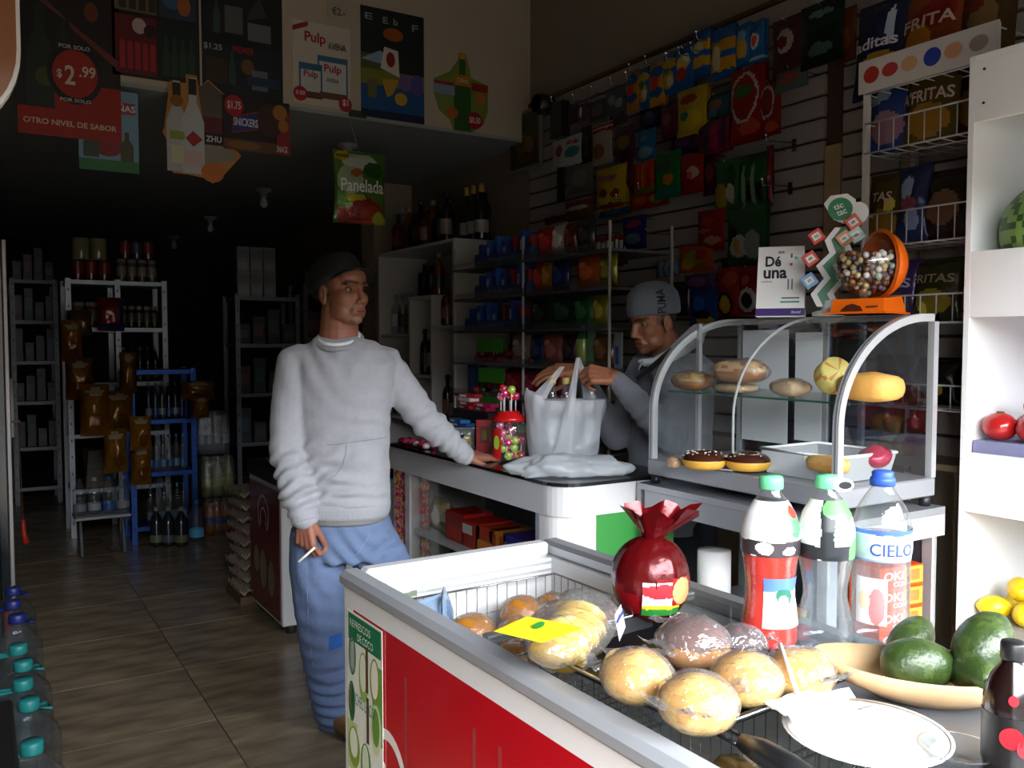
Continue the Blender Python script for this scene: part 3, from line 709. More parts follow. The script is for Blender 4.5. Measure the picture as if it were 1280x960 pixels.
hem = MB('a3a4ab'); loft(hem, [(mj(432, y, 3.16), w * PXM, d, CR, HF, .86) for y, w, d in ((624, 55.5, .143), (630, 56.5, .148), (638, 55.5, .147), (643, 54, .143))], 40); to_man(hem.build('hem_band', 'knit'))
cu = MB('a5a6ad'); cd = (wr_ - er).normalized(); cu.tube([wr_ - cd * .035, wr_ - cd * .02, wr_ + cd * .012, wr_ + cd * .016], [.048, .05, .047, .043], 20); to_man(cu.build('cuff', 'knit'))
cu = MB('a5a6ad'); cd = (wl - el).normalized(); cu.tube([wl - cd * .04, wl - cd * .025, wl - cd * .004, wl], [.041, .0415, .038, .035], 18); to_man(cu.build('cuff', 'knit'))
def nring(px, py, rx, rz, k=0): return [mj(424, 421, 3.15) + CR * (math.cos(t) * rx) + TC * (math.sin(t) * (.092 if math.sin(t) > 0 else .055) * rx / .08) + ZU * (-math.sin(t) * rz - .010 + k) for t in [2 * math.pi * i / 28 for i in range(28)]]
to_man(MB('9c9da5').tube(nring(0, 0, .080, .034), .0095, 8, closed=True).build('collar', 'knit'))
to_man(MB('eeeef2').tube(nring(0, 0, .071, .029, .010), .007, 8, closed=True).build('undershirt_collar', 'cloth'))
from mathutils.bvhtree import BVHTree
def bvh(o): return BVHTree.FromPolygons([o.data.vertices[i].co + MI for i in range(len(o.data.vertices))], [tuple(p.vertices) for p in o.data.polygons])
def on(tree, px, py, lift=.0):
    d = ray(px, py).normalized(); h = tree.ray_cast(CO, d)
    return (h[0] - d * lift) if h[0] else mj(px, py, 3.02)
def dense(pts, k=5): return [(lerp(a[0], b[0], t / k), lerp(a[1], b[1], t / k)) for a, b in zip(pts, pts[1:]) for t in range(k)] + [pts[-1]]
swt = bvh([c for c in man.children if c.name.startswith('sweatshirt')][0])
# pocket seams lie on the belly
for pts in ([(409, 556), (425, 555), (445, 552), (470, 549), (482, 547)], [(433, 556), (432, 568), (428, 582), (420, 594), (410, 600)]):
    to_man(MB('8e8f98').tube([on(swt, x, y, .0003) for x, y in dense(pts)], .0017, 6).build('pocket_seam', 'cloth'))
# jeans
j = MB('5f7ba6')
loft(j, [(mj(cx, y, 3.17), w * PXM, d, CR, HF, .9) for y, cx, w, d in ((634, 430, 50, .13), (650, 430, 58, .14), (672, 431, 64, .145), (695, 432, 66, .14))], 30)
chain(j, [mj(396, 672, 3.15), mj(397, 710, 3.14), mj(401, 760, 3.13), mj(405, 800, 3.13), mj(412, 850, 3.14), mj(420, 893, 3.16)], [.10, .102, .094, .090, .082, .074], 20)
chain(j, [mj(461, 675, 3.19), mj(480, 705, 3.16), mj(492, 760, 3.12), mj(498, 800, 3.12), mj(503, 850, 3.18), mj(506, 893, 3.22)], [.10, .098, .09, .085, .078, .072], 20)
def jn_disp(co, n):
    d = .004 * noise.noise(co * 8)
    for (c, ax, L, amp, rad) in ((mj(440, 700, 3.05), CR + ZU * .8, .05, .006, .11), (mj(490, 690, 3.05), ZU - CR * .6, .06, .006, .11), (mj(405, 800, 3.03), ZU + CR * .3, .06, .005, .12), (mj(415, 875, 3.07), ZU + CR * .1, .045, .009, .12), (mj(410, 840, 3.05), ZU - CR * .3, .06, .005, .1), (mj(392, 740, 3.05), ZU * .3 + CR, .07, .003, .15)):
        w = math.exp(-((co - c).length / rad) ** 2)
        if w > .02: d += amp * w * wave(co, ax.normalized(), L, noise.noise(co * 6) * 3)
    return d
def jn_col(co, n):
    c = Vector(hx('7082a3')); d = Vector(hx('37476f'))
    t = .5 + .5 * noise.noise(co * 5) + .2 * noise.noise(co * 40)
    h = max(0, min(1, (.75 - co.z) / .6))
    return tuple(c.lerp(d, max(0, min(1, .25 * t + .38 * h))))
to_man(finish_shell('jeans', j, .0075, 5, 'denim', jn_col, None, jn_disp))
jnt = bvh([c for c in man.children if c.name.startswith('jeans')][0])
to_man(MB('74849f').tube([on(jnt, x, y) for x, y in dense([(385, 672), (383, 700), (384, 740), (386, 790), (392, 840)])], .0011, 6).build('side_seam', 'denim'))
to_man(MB('8795b0').tube([on(jnt, x, y) for x, y in dense([(464, 648), (463, 656), (460, 672), (452, 686), (442, 697)])], .0012, 6).build('fly_seam', 'denim'))
to_man(loft(MB('7d7d7c'), [(mj(431, y, 3.165), w * PXM, d, CR, HF, .88) for y, w, d in ((640, 52.5, .142), (641, 53.5, .145), (647, 54.5, .147), (648, 53.5, .144))], 36).build('belt', 'semi'))
kp = MB('2f5fa8'); kp.grid(lambda u, v: on(jnt, 411 + 17 * u, 790 + 18 * v + 6 * (1 - u), .0015), 6, 6); to_man(kp.build('knee_patch', 'denim'))
for (a, dx) in ((mj(424, 905, 3.14), 0), (mj(508, 905, 3.2), 0)):
    sh = MB('7b5a3c'); d = (CR * .55 + TC * .8).normalized(); q = Vector((a.x, a.y, 0))
    cap(sh, q + ZU * .045 - d * .06, q + ZU * .04 + d * .03, .042, .04); cap(sh, q + ZU * .035 + d * .03, q + ZU * .03 + d * .13, .042, .03); cap(sh, q + ZU * .1 - d * .06, q + ZU * .05 - d * .05, .04, .042)
    to_man(finish_shell('shoe', sh, .008, 4, 'semi', lambda co, n: hx('3a2a20') if co.z < .018 else hx('8a6844')))
cg = mj(385, 692, 2.925); cdir = (-CR * .72 - ZU * .62 + TC * .25).normalized()
cgt = MB('f2f2ee'); cgt.tube([cg - cdir * .03, cg + cdir * .038], .0042, 10)
cgt.tube([cg + cdir * .038, cg + cdir * .042], [.0042, .0036], 10, 'b9b4ae')
co_ = cgt.build('cigarette', 'matte'); co_.data.transform(Matrix.Translation(-cg)); co_.location = cg
tag(co_, 'lit white cigarette held between the customer\'s hanging fingers', 'cigarette')
co_['label'] = 'white cigarette between the fingers of the customer\'s lowered hand'
# ---------------------------------------------------------------- shopkeeper behind the counter
SD = 3.55; PXS = SD / FPX
def sj(px, py, d=SD): return atD(px, py, d)
sel = empty('person', (sj(830, 500).x, sj(830, 500).y, 0), 0, 'shopkeeper in grey knit beanie and hoodie filling a plastic bag', 'person')
SI = sel.location.copy()
def to_sel(o): o.data.transform(Matrix.Translation(-SI)); o.parent = sel; return o
fd = (-CR * .88 + TC * .42 - ZU * .22).normalized()
SM = frame(sj(817, 401, 3.55), fd, ZU); SMI = SM.inverted()
ss_, se, sw = sj(838, 470, 3.47), sj(838, 548, 3.40), sj(768, 472, 3.33)
fs_, fe, fw = sj(806, 462, 3.68), sj(770, 545, 3.66), sj(722, 462, 3.60)
b = MB(); head_shape(b, SM, 1.0, sj(846, 455, 3.6))
loft(b, [(sj(845 + (y - 450) * .02, y, 3.6), w * PXS, d, -fd.cross(ZU).normalized(), Vector((fd.x, fd.y, 0)).normalized(), .9) for y, w, d in ((455, 44, .07), (480, 50, .09), (600, 46, .1), (700, 46, .1))], 20)
chain(b, [ss_, se, sw], [.05, .04, .03]); chain(b, [fs_, fe, fw], [.05, .04, .03])
for x0 in (-.1, .1):
    q = sj(845, 690, 3.6) + fd.cross(ZU).normalized() * x0; chain(b, [q, Vector((q.x, q.y, .5)), Vector((q.x, q.y, .07))], [.08, .06, .045])
    cap(b, Vector((q.x, q.y, .045)), Vector((q.x, q.y, .04)) + Vector((fd.x, fd.y, 0)) * .14, .045, .035)
HS1 = frame(sw, (-CR * .96 + ZU * .16), TC * .75 + ZU * .6)
hand(b, HS1, 1 if HS1.col[0].xyz.dot(ZU) > 0 else -1, ((48, 68, 40), (54, 68, 40), (60, 68, 40), (66, 62, 40)), 1, (28, 24, 14), 1.04, -28)
HS2 = frame(fw, (-CR * .97 - ZU * .04 + TC * .12), ZU * .8 + TC * .5)
hand(b, HS2, 1 if HS2.col[0].xyz.dot(TC) > 0 else -1, ((10, 22, 16), (12, 24, 18), (14, 26, 18), (20, 28, 20)), 4, (46, 20, 14), 1.04, -22)
def sel_col(co, n):
    p = SMI @ co
    if p.z > -.13 and abs(p.x) < .13 and abs(p.y) < .16: return face_col(p, '8a5a40', '1d1816', '1d1512', 0)
    return hx('9a6347')
to_sel(finish_shell('body', b, .0038, 6, 'skin', sel_col, None, head_disp(SMI)))
tmp = empty('tmp'); eyes(SM, tmp, 0)
for o in list(tmp.children): o.parent = None; to_sel(o)
bpy.data.objects.remove(tmp)
be = MB('62666f')
BR = [(.018, .087, .110), (.028, .09, .114), (.045, .091, .115), (.075, .091, .114), (.105, .085, .106), (.13, .069, .087), (.147, .045, .056), (.155, .015, .02)]
BT = SM @ T((0, -.004, .006), rx=R(8))
loft(be, [(BT @ Vector((0, 0, z)), a, d, BT.col[0].xyz, BT.col[1].xyz, .95) for z, a, d in BR], 32)
bo_ = to_sel(be.build('beanie', 'knit'))
side_s = 1 if SM.col[0].xyz.dot(TC) > 0 else -1
def hat_bend(x, y):   # x runs up the hat, y towards its front
    z = .071 + x; a_, d_ = .0925, .117
    for (z0, a0, d0), (z1, a1, d1) in zip(BR, BR[1:]):
        if z0 <= z <= z1: t = (z - z0) / (z1 - z0); a_ = lerp(a0, a1, t) + .0018; d_ = lerp(d0, d1, t) + .0018
    yy = .022 + y
    return (side_s * a_ * math.sqrt(max(.02, 1 - (yy / d_) ** 2)) , yy, z)
tx = text('PUMA', .094, .038, '15161a', None, (0, 0, 0), (0, 0, 0), 'knit', bend=hat_bend, bold=.012)
tx.data.transform(BT); to_sel(tx)
h = MB('6d6f78')
bx_ = -fd.cross(ZU).normalized(); by_ = Vector((fd.x, fd.y, 0)).normalized()
loft(h, [(sj(cx, y, 3.58), w * PXS, d, bx_, by_, .88) for y, cx, w, d in ((442, 848, 34, .075), (452, 846, 58, .1), (470, 842, 66, .125), (510, 838, 62, .138), (560, 836, 60, .145), (620, 836, 60, .15), (660, 836, 58, .15))], 28)
chain(h, [ss_, tpt(ss_, se, .5), se, tpt(se, sw, .5), tpt(se, sw, .95)], [.076, .07, .064, .056, .040], 18)
chain(h, [fs_, tpt(fs_, fe, .5), fe, tpt(fe, fw, .5), tpt(fe, fw, .92)], [.072, .066, .06, .052, .038], 18)
def hd_disp(co, n):
    d = .004 * noise.noise(co * 9)
    for (c, ax, L, amp, rad) in ((tpt(se, sw, .4), (sw - se).normalized(), .045, .006, .1), (se, (sw - ss_).normalized(), .05, .006, .1), (ss_, ZU + CR * .5, .06, .005, .1)):
        w = math.exp(-((co - c).length / rad) ** 2)
        if w > .02: d += amp * w * wave(co, ax.normalized(), L, noise.noise(co * 6) * 3)
    return d
to_sel(finish_shell('hoodie', h, .0075, 4, 'cloth', lambda co, n: tuple(Vector(hx('74767f')) * (1 + .08 * noise.noise(co * 50))), None, hd_disp))
hood = MB('c9cad2')
for k, (pts, r0) in enumerate((([(800, 452, 3.44), (818, 452, 3.43), (838, 441, 3.44), (858, 424, 3.5), (870, 412, 3.58)], .016), ([(806, 455, 3.45), (830, 452, 3.43), (852, 438, 3.45), (870, 424, 3.55), (876, 412, 3.62)], .019))):
    chain(hood, [sj(*p) for p in pts], [r0 * .7, r0, r0 * 1.3, r0 * 1.6, r0 * 1.5], 12)
chain(hood, [sj(868, 418, 3.56), sj(872, 424, 3.68)], [.034, .03])
to_sel(finish_shell('hood', hood, .007, 4, 'cloth', lambda co, n: hx('c3c5cd')))
to_sel(MB('111114').tube([sj(840, 437, 3.42), sj(825, 451, 3.41), sj(812, 462, 3.40), sj(796, 474, 3.385)], [.012, .013, .013, .012], 8).build('shoulder_strap', 'cloth'))
to_sel(MB('cfd0d4').tube([sj(803, 452, 3.42), sj(800, 458, 3.41), sj(798, 463, 3.41)], .0035, 6).build('zip_pull', 'steel'))
tr = MB('23262d')
for x0 in (-.1, .1):
    q = sj(845, 650, 3.6) + fd.cross(ZU).normalized() * x0; chain(tr, [q, Vector((q.x, q.y, .5)), Vector((q.x, q.y, .1))], [.11, .095, .08], 14)
to_sel(finish_shell('trousers', tr, .012, 3, 'denim', lambda co, n: hx('23262d')))
# ================================================================ generic goods
def pil_t(u, v, d, seal=.05):
    vv = (v - seal) / (1 - 2 * seal)
    if vv <= 0 or vv >= 1 or u <= 0 or u >= 1: return .0012
    return .0012 + d / 2 * (math.sin(math.pi * u) ** .55) * (math.sin(math.pi * vv) ** .5)
def pillow(mb, w, h, d, colfn, n=10, m=12, seed=0, wr=.12):
    for sgn in (-1, 1):
        def fn(u, v):
            t = pil_t(u, v, d); t *= 1 + wr * noise.noise(Vector((u * 3.1 + seed, v * 4.3, sgn * 2.0))) * 2
            x = (u - .5) * w * (1 - .06 * math.sin(math.pi * v)); return (x if sgn < 0 else x, sgn * t, v * h)
        if sgn < 0: mb.grid(fn, n, m, colfn)
        else: mb.grid(lambda u, v: fn(1 - u, v), n, m, lambda u, v: colfn(1 - u, v))
    return mb
def pattern(base, blobs=(), seal=None):
    """blobs: (u, v, ru, rv, colour) ellipses or ('b', v0, v1, colour) bands"""
    B = [(x[0], x[1], x[2], x[3], x[4] if len(x) > 4 else None) for x in blobs]; b0 = hx(base)
    B = [tuple(list(x[:-1]) + [hx(x[-1])]) if x[0] != 'b' else ('b', x[1], x[2], hx(x[3]), None) for x in B]
    sd = random.random() * 40
    def f(u, v):
        c = b0
        q = Vector((u * 6, v * 7, sd)); u += .03 * noise.noise(q); v += .03 * noise.noise(q + Vector((9, 0, 0)))
        if seal and (v < .05 or v > .95): return seal
        for x in B:
            if x[0] == 'b':
                if x[1] <= v <= x[2]: c = x[3]
            elif ((u - x[0]) / x[2]) ** 2 + ((v - x[1]) / x[3]) ** 2 <= 1: c = x[4]
        return c
    return f
def packet(name, label, cat, w, h, d, base, blobs=(), words=(), mat='foil', group=None, n=24, m=30, loc=None, rz=0.0, seed=None):
    """crimped pillow packet; words: (text, u, v, width share, height share, colour)"""
    mb = pillow(MB(), w, h, d, pattern(base, blobs), n, m, random.random() * 50)
    o = tag(mb.build(name, mat, None, loc, rz), label, cat, group)
    for (s, u, v, ws_, hs_, c) in words:
        def bend(x, y, u=u, v=v): return (x, y, pil_t(u + x / w, v + y / h, d) * 1.28 + .006)
        text(s, ws_ * w, hs_ * h, c, o, ((u - .5) * w, 0, v * h), bend=bend, bold=.02)
    return o
def wallpacket(name, label, cat, rect, X, base, blobs=(), words=(), d=.035, mat='foil', group=None, n=24, m=30):
    x0, y0, x1, y1 = rect; cx = (x0 + x1) / 2
    p = atX(cx, y1, X); w = abs(atX(x0, (y0 + y1) / 2, X).y - atX(x1, (y0 + y1) / 2, X).y); h = atX(cx, y0, X).z - p.z
    k_ = lambda c: tuple(q * .66 for q in hx(c))   # every packet colour scaled evenly darker
    blobs = [tuple(list(b_[:-1]) + [k_(b_[-1])]) for b_ in blobs]
    return packet(name, label, cat, w, h, d, k_(base), blobs, words, mat, group, n, m, p, R(-90))
def carton(name, label, cat, dims, loc, rz, c, words=(), faces=(), mat='print', group=None):
    w, d, h = dims; mb = MB(c).box((0, 0, h / 2), (w, d, h), bev=min(.002, min(dims) * .1))
    for (x0, z0, x1, z1, cc) in faces: mb.rect((x0 - .5) * w, z0 * h, (x1 - .5) * w, z1 * h, -d / 2 - .0006, 0, cc)
    o = tag(mb.build(name, mat, None, loc, rz), label, cat, group)
    for (s, u, v, ws_, hs_, cc) in words: text(s, ws_ * w, hs_ * h, cc, o, ((u - .5) * w, -d / 2 - .0014, v * h), bold=.02)
    return o
ZT = FH - .003     # top of the freezer glass
# ---------------------------------------------------------------- baking tray with wrapped buns
A_, B_, C_ = atz(652, 806, ZT + .02), atz(884, 917, ZT + .02), atz(1066, 853, ZT + .02)
ty = (A_ - B_); tl = ty.length; ty.normalize(); tx_ = Vector((ty.y, -ty.x, 0)); tw = abs((C_ - B_).dot(tx_))
trz = math.atan2(tx_.y, tx_.x)
tray = empty('baking_tray', (B_.x, B_.y, ZT + .001), trz, 'black baking tray of wrapped buns across the freezer glass', 'tray')
def ring_tray(mb, w, l, h, fl=.012):
    o = [(0, 0), (w, 0), (w, l), (0, l)]; i = [(fl, fl), (w - fl, fl), (w - fl, l - fl), (fl, l - fl)]
    vs = [(x, y, h) for x, y in o] + [(x, y, h) for x, y in i] + [(x + (fl if x < w / 2 else -fl), y + (fl if y < l / 2 else -fl), 0) for x, y in i]
    return mb.add(vs, [(k, (k + 1) % 4, 4 + (k + 1) % 4, 4 + k) for k in range(4)] + [(4 + k, 4 + (k + 1) % 4, 8 + (k + 1) % 4, 8 + k) for k in range(4)] + [(8, 9, 10, 11)])
ring_tray(MB('26262a'), tw, tl, .022).build('pan', 'steel', tray)
MB('c9cbce').tube([(0, 0, .022), (tw, 0, .022), (tw, tl, .022), (0, tl, .022)], .0035, 6, closed=True).build('rolled_rim', 'chrome', tray)
def bun(px, py, rad, label, c='d89a3c', top=None, sq=.72, z=ZT + .004):
    p = atz(px, py, z + rad * sq); p.z = z
    o = MB(c); sd = random.random() * 30
    o.sph((0, 0, rad * sq), (rad, rad, rad * sq), 22, 14, fn=lambda v: v * (1 + .05 * noise.noise(v * 22 + Vector((sd, 0, 0)))))
    if top:
        o.fc = [hx(top) if sum(o.v[i].z for i in f) / len(f) > rad * sq * 1.25 else q for f, q in zip(o.f, o.fc)]
    else:
        o.fc = [hx('e8b95c') if noise.noise(o.v[f[0]] * 30) > .05 else q for f, q in zip(o.f, o.fc)]
    o = tag(o.build('bread_bun', 'bread', None, p), label, 'bread', 'wrapped buns on the baking tray')
    wv = MB(); rr = rad * 1.05
    wv.sph((0, 0, rr * sq), (rr, rr, rr * sq), 22, 14, fn=lambda v: Vector((v.x, v.y, max(.001, v.z))) * (1 + .06 * noise.noise(v * 45 + Vector((sd, 3, 0)))))
    for k in range(3):
        a = random.random() * 6.28; dv = Vector((math.cos(a), math.sin(a), .2)) * rr
        wv.grid(lambda u, v: Vector((0, 0, rr * sq)) + dv * (.95 + .45 * v) + Vector((-math.sin(a), math.cos(a), 0)) * ((u - .5) * rr * (.5 + .8 * v)) + Vector((0, 0, .012 * noise.noise(Vector((u * 6, v * 5, k + sd))))), 6, 4)
    wv.build('plastic_wrap', 'film', o)
    return o
bun(796, 846, .056, 'golden bun in clear film nearest the yellow bread bag')
bun(872, 880, .057, 'golden bun in clear film at the near corner of the tray')
bun(934, 850, .055, 'golden bun in clear film in the middle of the tray')
bun(1000, 842, .053, 'golden bun in clear film nearest the wooden bowl')
bun(866, 806, .062, 'chocolate topped bun wrapped in film behind the golden buns', 'b8792f', '5b2f22')
bun(925, 806, .045, 'dark brown wrapped bun beside the red sports drink bottle', '4a2318', '3c1a14')
# bag of flat yellow breads on the far end of the tray
bb = MB(); sd = 3
p0 = atz(716, 800, ZT + .03)
bgb = empty('bread_bag', (p0.x, p0.y, ZT + .006), trz + R(35), 'clear bag of pale yellow flat breads on the far end of the tray', 'bread bag')
for k in range(6):
    m = MB('e3b84a'); m.lathe([(0, 0), (.045, .0), (.052, .008), (.045, .018), (0, .02)], 20, M=T((-.105 + k * .034, 0.004 * (k % 2), .028 + .004 * (k % 3)), ry=R(52)))
    m.fc = [hx('e6b93e') if noise.noise(m.v[f[0]] * 40) > -.1 else hx('f0d692') for f in m.f]; m.build('flat_bread', 'bread', bgb)
w_ = MB(); w_.sph((0, 0, .048), (.165, .075, .048), 24, 14, fn=lambda v: Vector((v.x, v.y, max(.0, v.z))) * (1 + .09 * noise.noise(v * 28))); w_.build('plastic_bag', 'film', bgb)
MB('f4e21c').add([(-.15, -.06, .1), (-.28, -.03, .115), (-.27, .05, .12), (-.14, .04, .105)], [(0, 1, 2, 3)]).build('yellow_flap', 'print', bgb)
MB('2f8a3c').disc(0, 0, .018, .008, M=T((-.20, 0, .1135), rx=R(-90))).build('flap_mark', 'print', bgb)
lb = MB('f3f3f6').add([(.03, -.078, .02), (.12, -.07, .018), (.115, -.062, .062), (.035, -.068, .066)], [(0, 1, 2, 3)]); lb.build('paper_label', 'print', bgb)
MB('3a3f9a').add([(.035, -.0735, .05), (.115, -.067, .046), (.115, -.066, .052), (.035, -.0725, .056)], [(0, 1, 2, 3)]).build('label_band', 'print', bgb)
# tied red bread bag
pr = atz(813, 778, ZT)
rb = empty('bread_bag', (pr.x, pr.y, ZT + .001), -YAW, 'shiny dark red tied loaf bag standing on the freezer glass', 'bread bag')
m = MB('6a0a10'); m.sph((0, 0, .088), (.078, .07, .088), 28, 18, fn=lambda v: Vector((v.x, v.y, max(.0, v.z))) * 1.0)
for i, v in enumerate(m.v):
    a = math.atan2(v.y, v.x); k = max(0, v.z - .06) / .11; m.v[i] = Vector((v.x * (1 + .10 * k * math.sin(a * 11)), v.y * (1 + .10 * k * math.sin(a * 11)), v.z))
m.fc = [hx('8a0f16') if .02 < sum((m.v[i].z for i in f)) / len(f) < .11 and noise.noise(m.v[f[0]] * 16) > .1 else hx('5c080d') for f in m.f]
m.build('red_bag', 'foil', rb)
tf = MB('6a0a10'); n2 = 30
tf.grid(lambda u, v: ((.012 + .058 * v) * math.cos(u * 6.283) * (1 + .25 * v * math.sin(u * 50)) + .02 * v, (.012 + .05 * v) * math.sin(u * 6.283) * (1 + .25 * v * math.cos(u * 44)), .165 + .062 * v + .012 * v * math.sin(u * 38)), n2, 4, None, True, True)
tf.build('gathered_top', 'foil', rb)
MB('d9dcdf').tube([(.014 * math.cos(a), .014 * math.sin(a), .166) for a in [k * .5236 for k in range(12)]], .004, 6, closed=True).build('clip', 'gloss', rb)
def on_belly(x, z, k=1.02):
    y = -.07 * math.sqrt(max(.02, 1 - (x / .078) ** 2 - ((z - .088) / .088) ** 2)) * k
    return y
lbm = MB('efe9ea')
lbm.grid(lambda u, v: ((u - .35) * .075, on_belly((u - .35) * .075, .028 + v * .07), .028 + v * .07), 30, 26, pattern('f3eeee', (('b', .0, .22, '2f8a3a'), ('b', .22, .34, 'e2c22a'), (.5, .75, .6, .2, 'c9303a'))))
lbm.build('label', 'print', rb)
tan = MB('d8a46a'); tan.grid(lambda u, v: (.032 + u * .04, on_belly(.032 + u * .04, .05 + v * .055, 1.03), .05 + v * .055), 20, 20, lambda u, v: 'dfae74' if (u - .5) ** 2 + (v - .5) ** 2 < .24 else '96131a'); tan.build('window_print', 'print', rb)
# ---------------------------------------------------------------- drink bottles on the freezer's right rim
def drink(px, py, label, hgt, rad, liq, capc, waist=.84, tint=None, fill=.66, sport=False, z=ZT):
    p = atz(px, py, z); e = empty('drink_bottle', (p.x, p.y, z + .001), -YAW, label, 'bottle', 'large drink bottles on the freezer')
    k = hgt; r = rad
    prof = [(.0, 0), (r * .82, 0), (r * .97, .02 * k), (r, .06 * k), (r * .97, .16 * k), (r * waist, .30 * k), (r * waist, .36 * k), (r * .96, .52 * k), (r, .56 * k), (r, .64 * k), (r * .98, .7 * k), (r * .82, .79 * k), (r * .56, .86 * k), (r * .36, .905 * k), (r * .34, .94 * k)]
    MB().lathe(prof, 28, cap=False).build('bottle', 'pet', e)
    if liq:
        lp = [(a * .965, max(zz, .003)) for a, zz in prof if zz <= fill * k]; lp.append((0, lp[-1][1])); MB(liq[0]).lathe(lp, 26).build('drink', liq[1], e)
    cp = MB(capc)
    if sport: cp.lathe([(r * .42, .915 * k), (r * .43, .95 * k), (r * .40, .962 * k), (r * .36, .965 * k), (r * .37, .99 * k), (r * .30, 1.0 * k), (0, 1.0 * k)], 20)
    else: cp.lathe([(r * .40, .925 * k), (r * .42, .93 * k), (r * .42, .985 * k), (r * .38, 1.0 * k), (0, 1.0 * k)], 20)
    cp.build('bottle_cap', 'semi', e)
    return e, prof
def wraplabel(e, r0f, z0, z1, a0, a1, pat, n=20, m=8, name='label', off=.0012):
    n, m = n * 3, m * 4
    MB().grid(lambda u, v: ((r0f(lerp(z0, z1, v)) + off) * math.cos(lerp(a0, a1, u)), (r0f(lerp(z0, z1, v)) + off) * math.sin(lerp(a0, a1, u)), lerp(z0, z1, v)), n, m, pat).build(name, 'print', e)
def rad_of(prof):
    def f(z):
        for (a, z0), (b_, z1) in zip(prof, prof[1:]):
            if z0 <= z <= z1 and z1 > z0: return lerp(a, b_, (z - z0) / (z1 - z0))
        return prof[-1][0]
    return f
A0, A1 = R(-190), R(10)
e, pf = drink(961, 806, 'red sports drink bottle with mint green cap on the freezer', .315, .052, ('f0280e', 'gloss'), '6fcf97')
rf = rad_of(pf)
wraplabel(e, rf, .175, .272, A0, A1, pattern('f2f2f2', (('b', 0, .28, '3b3438'), (.62, .12, .07, .08, 'eeeeee'), (.72, .62, .12, .3, '4fae62'), (.76, .8, .1, .12, 'd03428'), (.5, .55, .16, .22, 'fbfbfb'), (.36, .16, .08, .12, 'e9e9ea'))), 26, 12)
wraplabel(e, rf, .045, .135, R(-120), R(-10), pattern('f1f1f4', (('b', .72, 1, '5b7fc0'), (.45, .62, .2, .16, '2c6a58'), (.42, .55, .12, .1, 'dff0e6'), (.85, .12, .3, .2, '9aa08a'))), 16, 10)
e, pf = drink(1030, 808, 'clear flavoured water bottle with mint green cap and green label', .318, .050, ('f4f7f8', 'water'), '6fcf97', .78)
rf = rad_of(pf)
wraplabel(e, rf, .17, .275, A0, A1, pattern('eef0ee', (('b', 0, .25, '24282c'), (.42, .6, .08, .6, '1e2226'), (.66, .88, .3, .22, '62ad5f'), (.85, .1, .2, .3, '62ad5f'), (.68, .5, .2, .16, '9fe0bd'))), 26, 12)
tg = MB('f7f7f7').disc(0, 0, .02, .012, 0, .001, n=20); tg.disc(.004, 0, .012, .007, -.0006, 0, '17181a'); t_ = tg.build('neck_tag', 'print', e); t_.location = (.022, -.02, .302)
e, pf = drink(1099, 806, 'tall clear water bottle with blue sport cap and blue lettering', .325, .052, ('f4f7f8', 'water'), '2f55b8', .97, sport=True)
rf = rad_of(pf)
wraplabel(e, rf, .165, .222, A0, A1, pattern('b9c3d2', (('b', .86, 1, '3f62ac'), ('b', .0, .06, '7f96c8'))), 26, 8)
wraplabel(e, rf, .05, .135, R(-165), R(-100), pattern('f2f2f2', ((.7, .4, .25, .4, 'd98080'), (.3, .5, .2, .2, 'e9d9b8'))), 10, 8)
def cylbend(r): return lambda x, y: (r * math.sin(x / r), y, r * math.cos(x / r) - r)
text('CIELO', .082, .022, '2b469c', e, (0, -.0545, .188), bend=cylbend(.054))
# ---------------------------------------------------------------- wooden bowl of avocados
bp = atz(1160, 858, ZT + .02)
bw = empty('wooden_bowl', (bp.x, bp.y, ZT + .001), -YAW + R(-14), 'long oval pale wooden bowl of avocados on the freezer', 'bowl')
m = MB('c9a67c')
pro = [(0, 0), (.5, .0), (.78, .018), (1.0, .05), (.97, .053), (.74, .026), (.46, .01), (0, .009)]
m.grid(lambda u, v: (0, 0, 0), 1, 1); m = MB('c8a57c')
vsb = []
for (r_, z_) in pro:
    for i in range(36):
        a = 2 * math.pi * i / 36; vsb.append((r_ * .175 * math.cos(a), r_ * .085 * math.sin(a), z_ + .012 * r_ * math.cos(a) ** 2))
m.add(vsb, [(j_ * 36 + i, j_ * 36 + (i + 1) % 36, (j_ + 1) * 36 + (i + 1) % 36, (j_ + 1) * 36 + i) for j_ in range(len(pro) - 1) for i in range(36)], True); m.build('bowl', 'wood', bw)
def avocado(px, py, L, rot, tilt, label, z):
    p = atz(px, py, z)
    m = MB('3f5a2c'); sd = random.random() * 20
    m.sph((0, 0, 0), (L * .5, L * .31, L * .31), 24, 16, fn=lambda v: Vector((v.x, v.y * (1 - .28 * v.x / L), v.z * (1 - .28 * v.x / L))) * (1 + .025 * noise.noise(v * 40 + Vector((sd, 0, 0)))))
    m.fc = [hx('38491f') if noise.noise(m.v[f[0]] * 45) > .1 else hx('2b3c18') for f in m.f]
    e = tag(m.build('avocado', 'rind', None, p), label, 'avocado', 'avocados in the wooden bowl'); e.rotation_euler = (0, tilt, rot)
    s_ = MB('6b5a35').sph((L * .495, 0, 0), (.005, .006, .006), 10, 6).build('stem_end', 'matte', e)
    return e
avocado(1150, 830, .125, -YAW + R(5), R(5), 'large avocado lying at the left of the wooden bowl', ZT + .062)
avocado(1140, 800, .105, -YAW + R(40), R(-25), 'avocado standing tilted behind the left one in the bowl', ZT + .075)
avocado(1230, 803, .13, -YAW + R(40), R(-25), 'largest avocado resting on top of the bowl\'s pile', ZT + .095)
avocado(1217, 842, .105, -YAW + R(-95), R(-8), 'small avocado with its stem end towards the viewer', ZT + .058)
avocado(1268, 842, .10, -YAW + R(-70), R(0), 'rightmost avocado in the wooden bowl', ZT + .058)
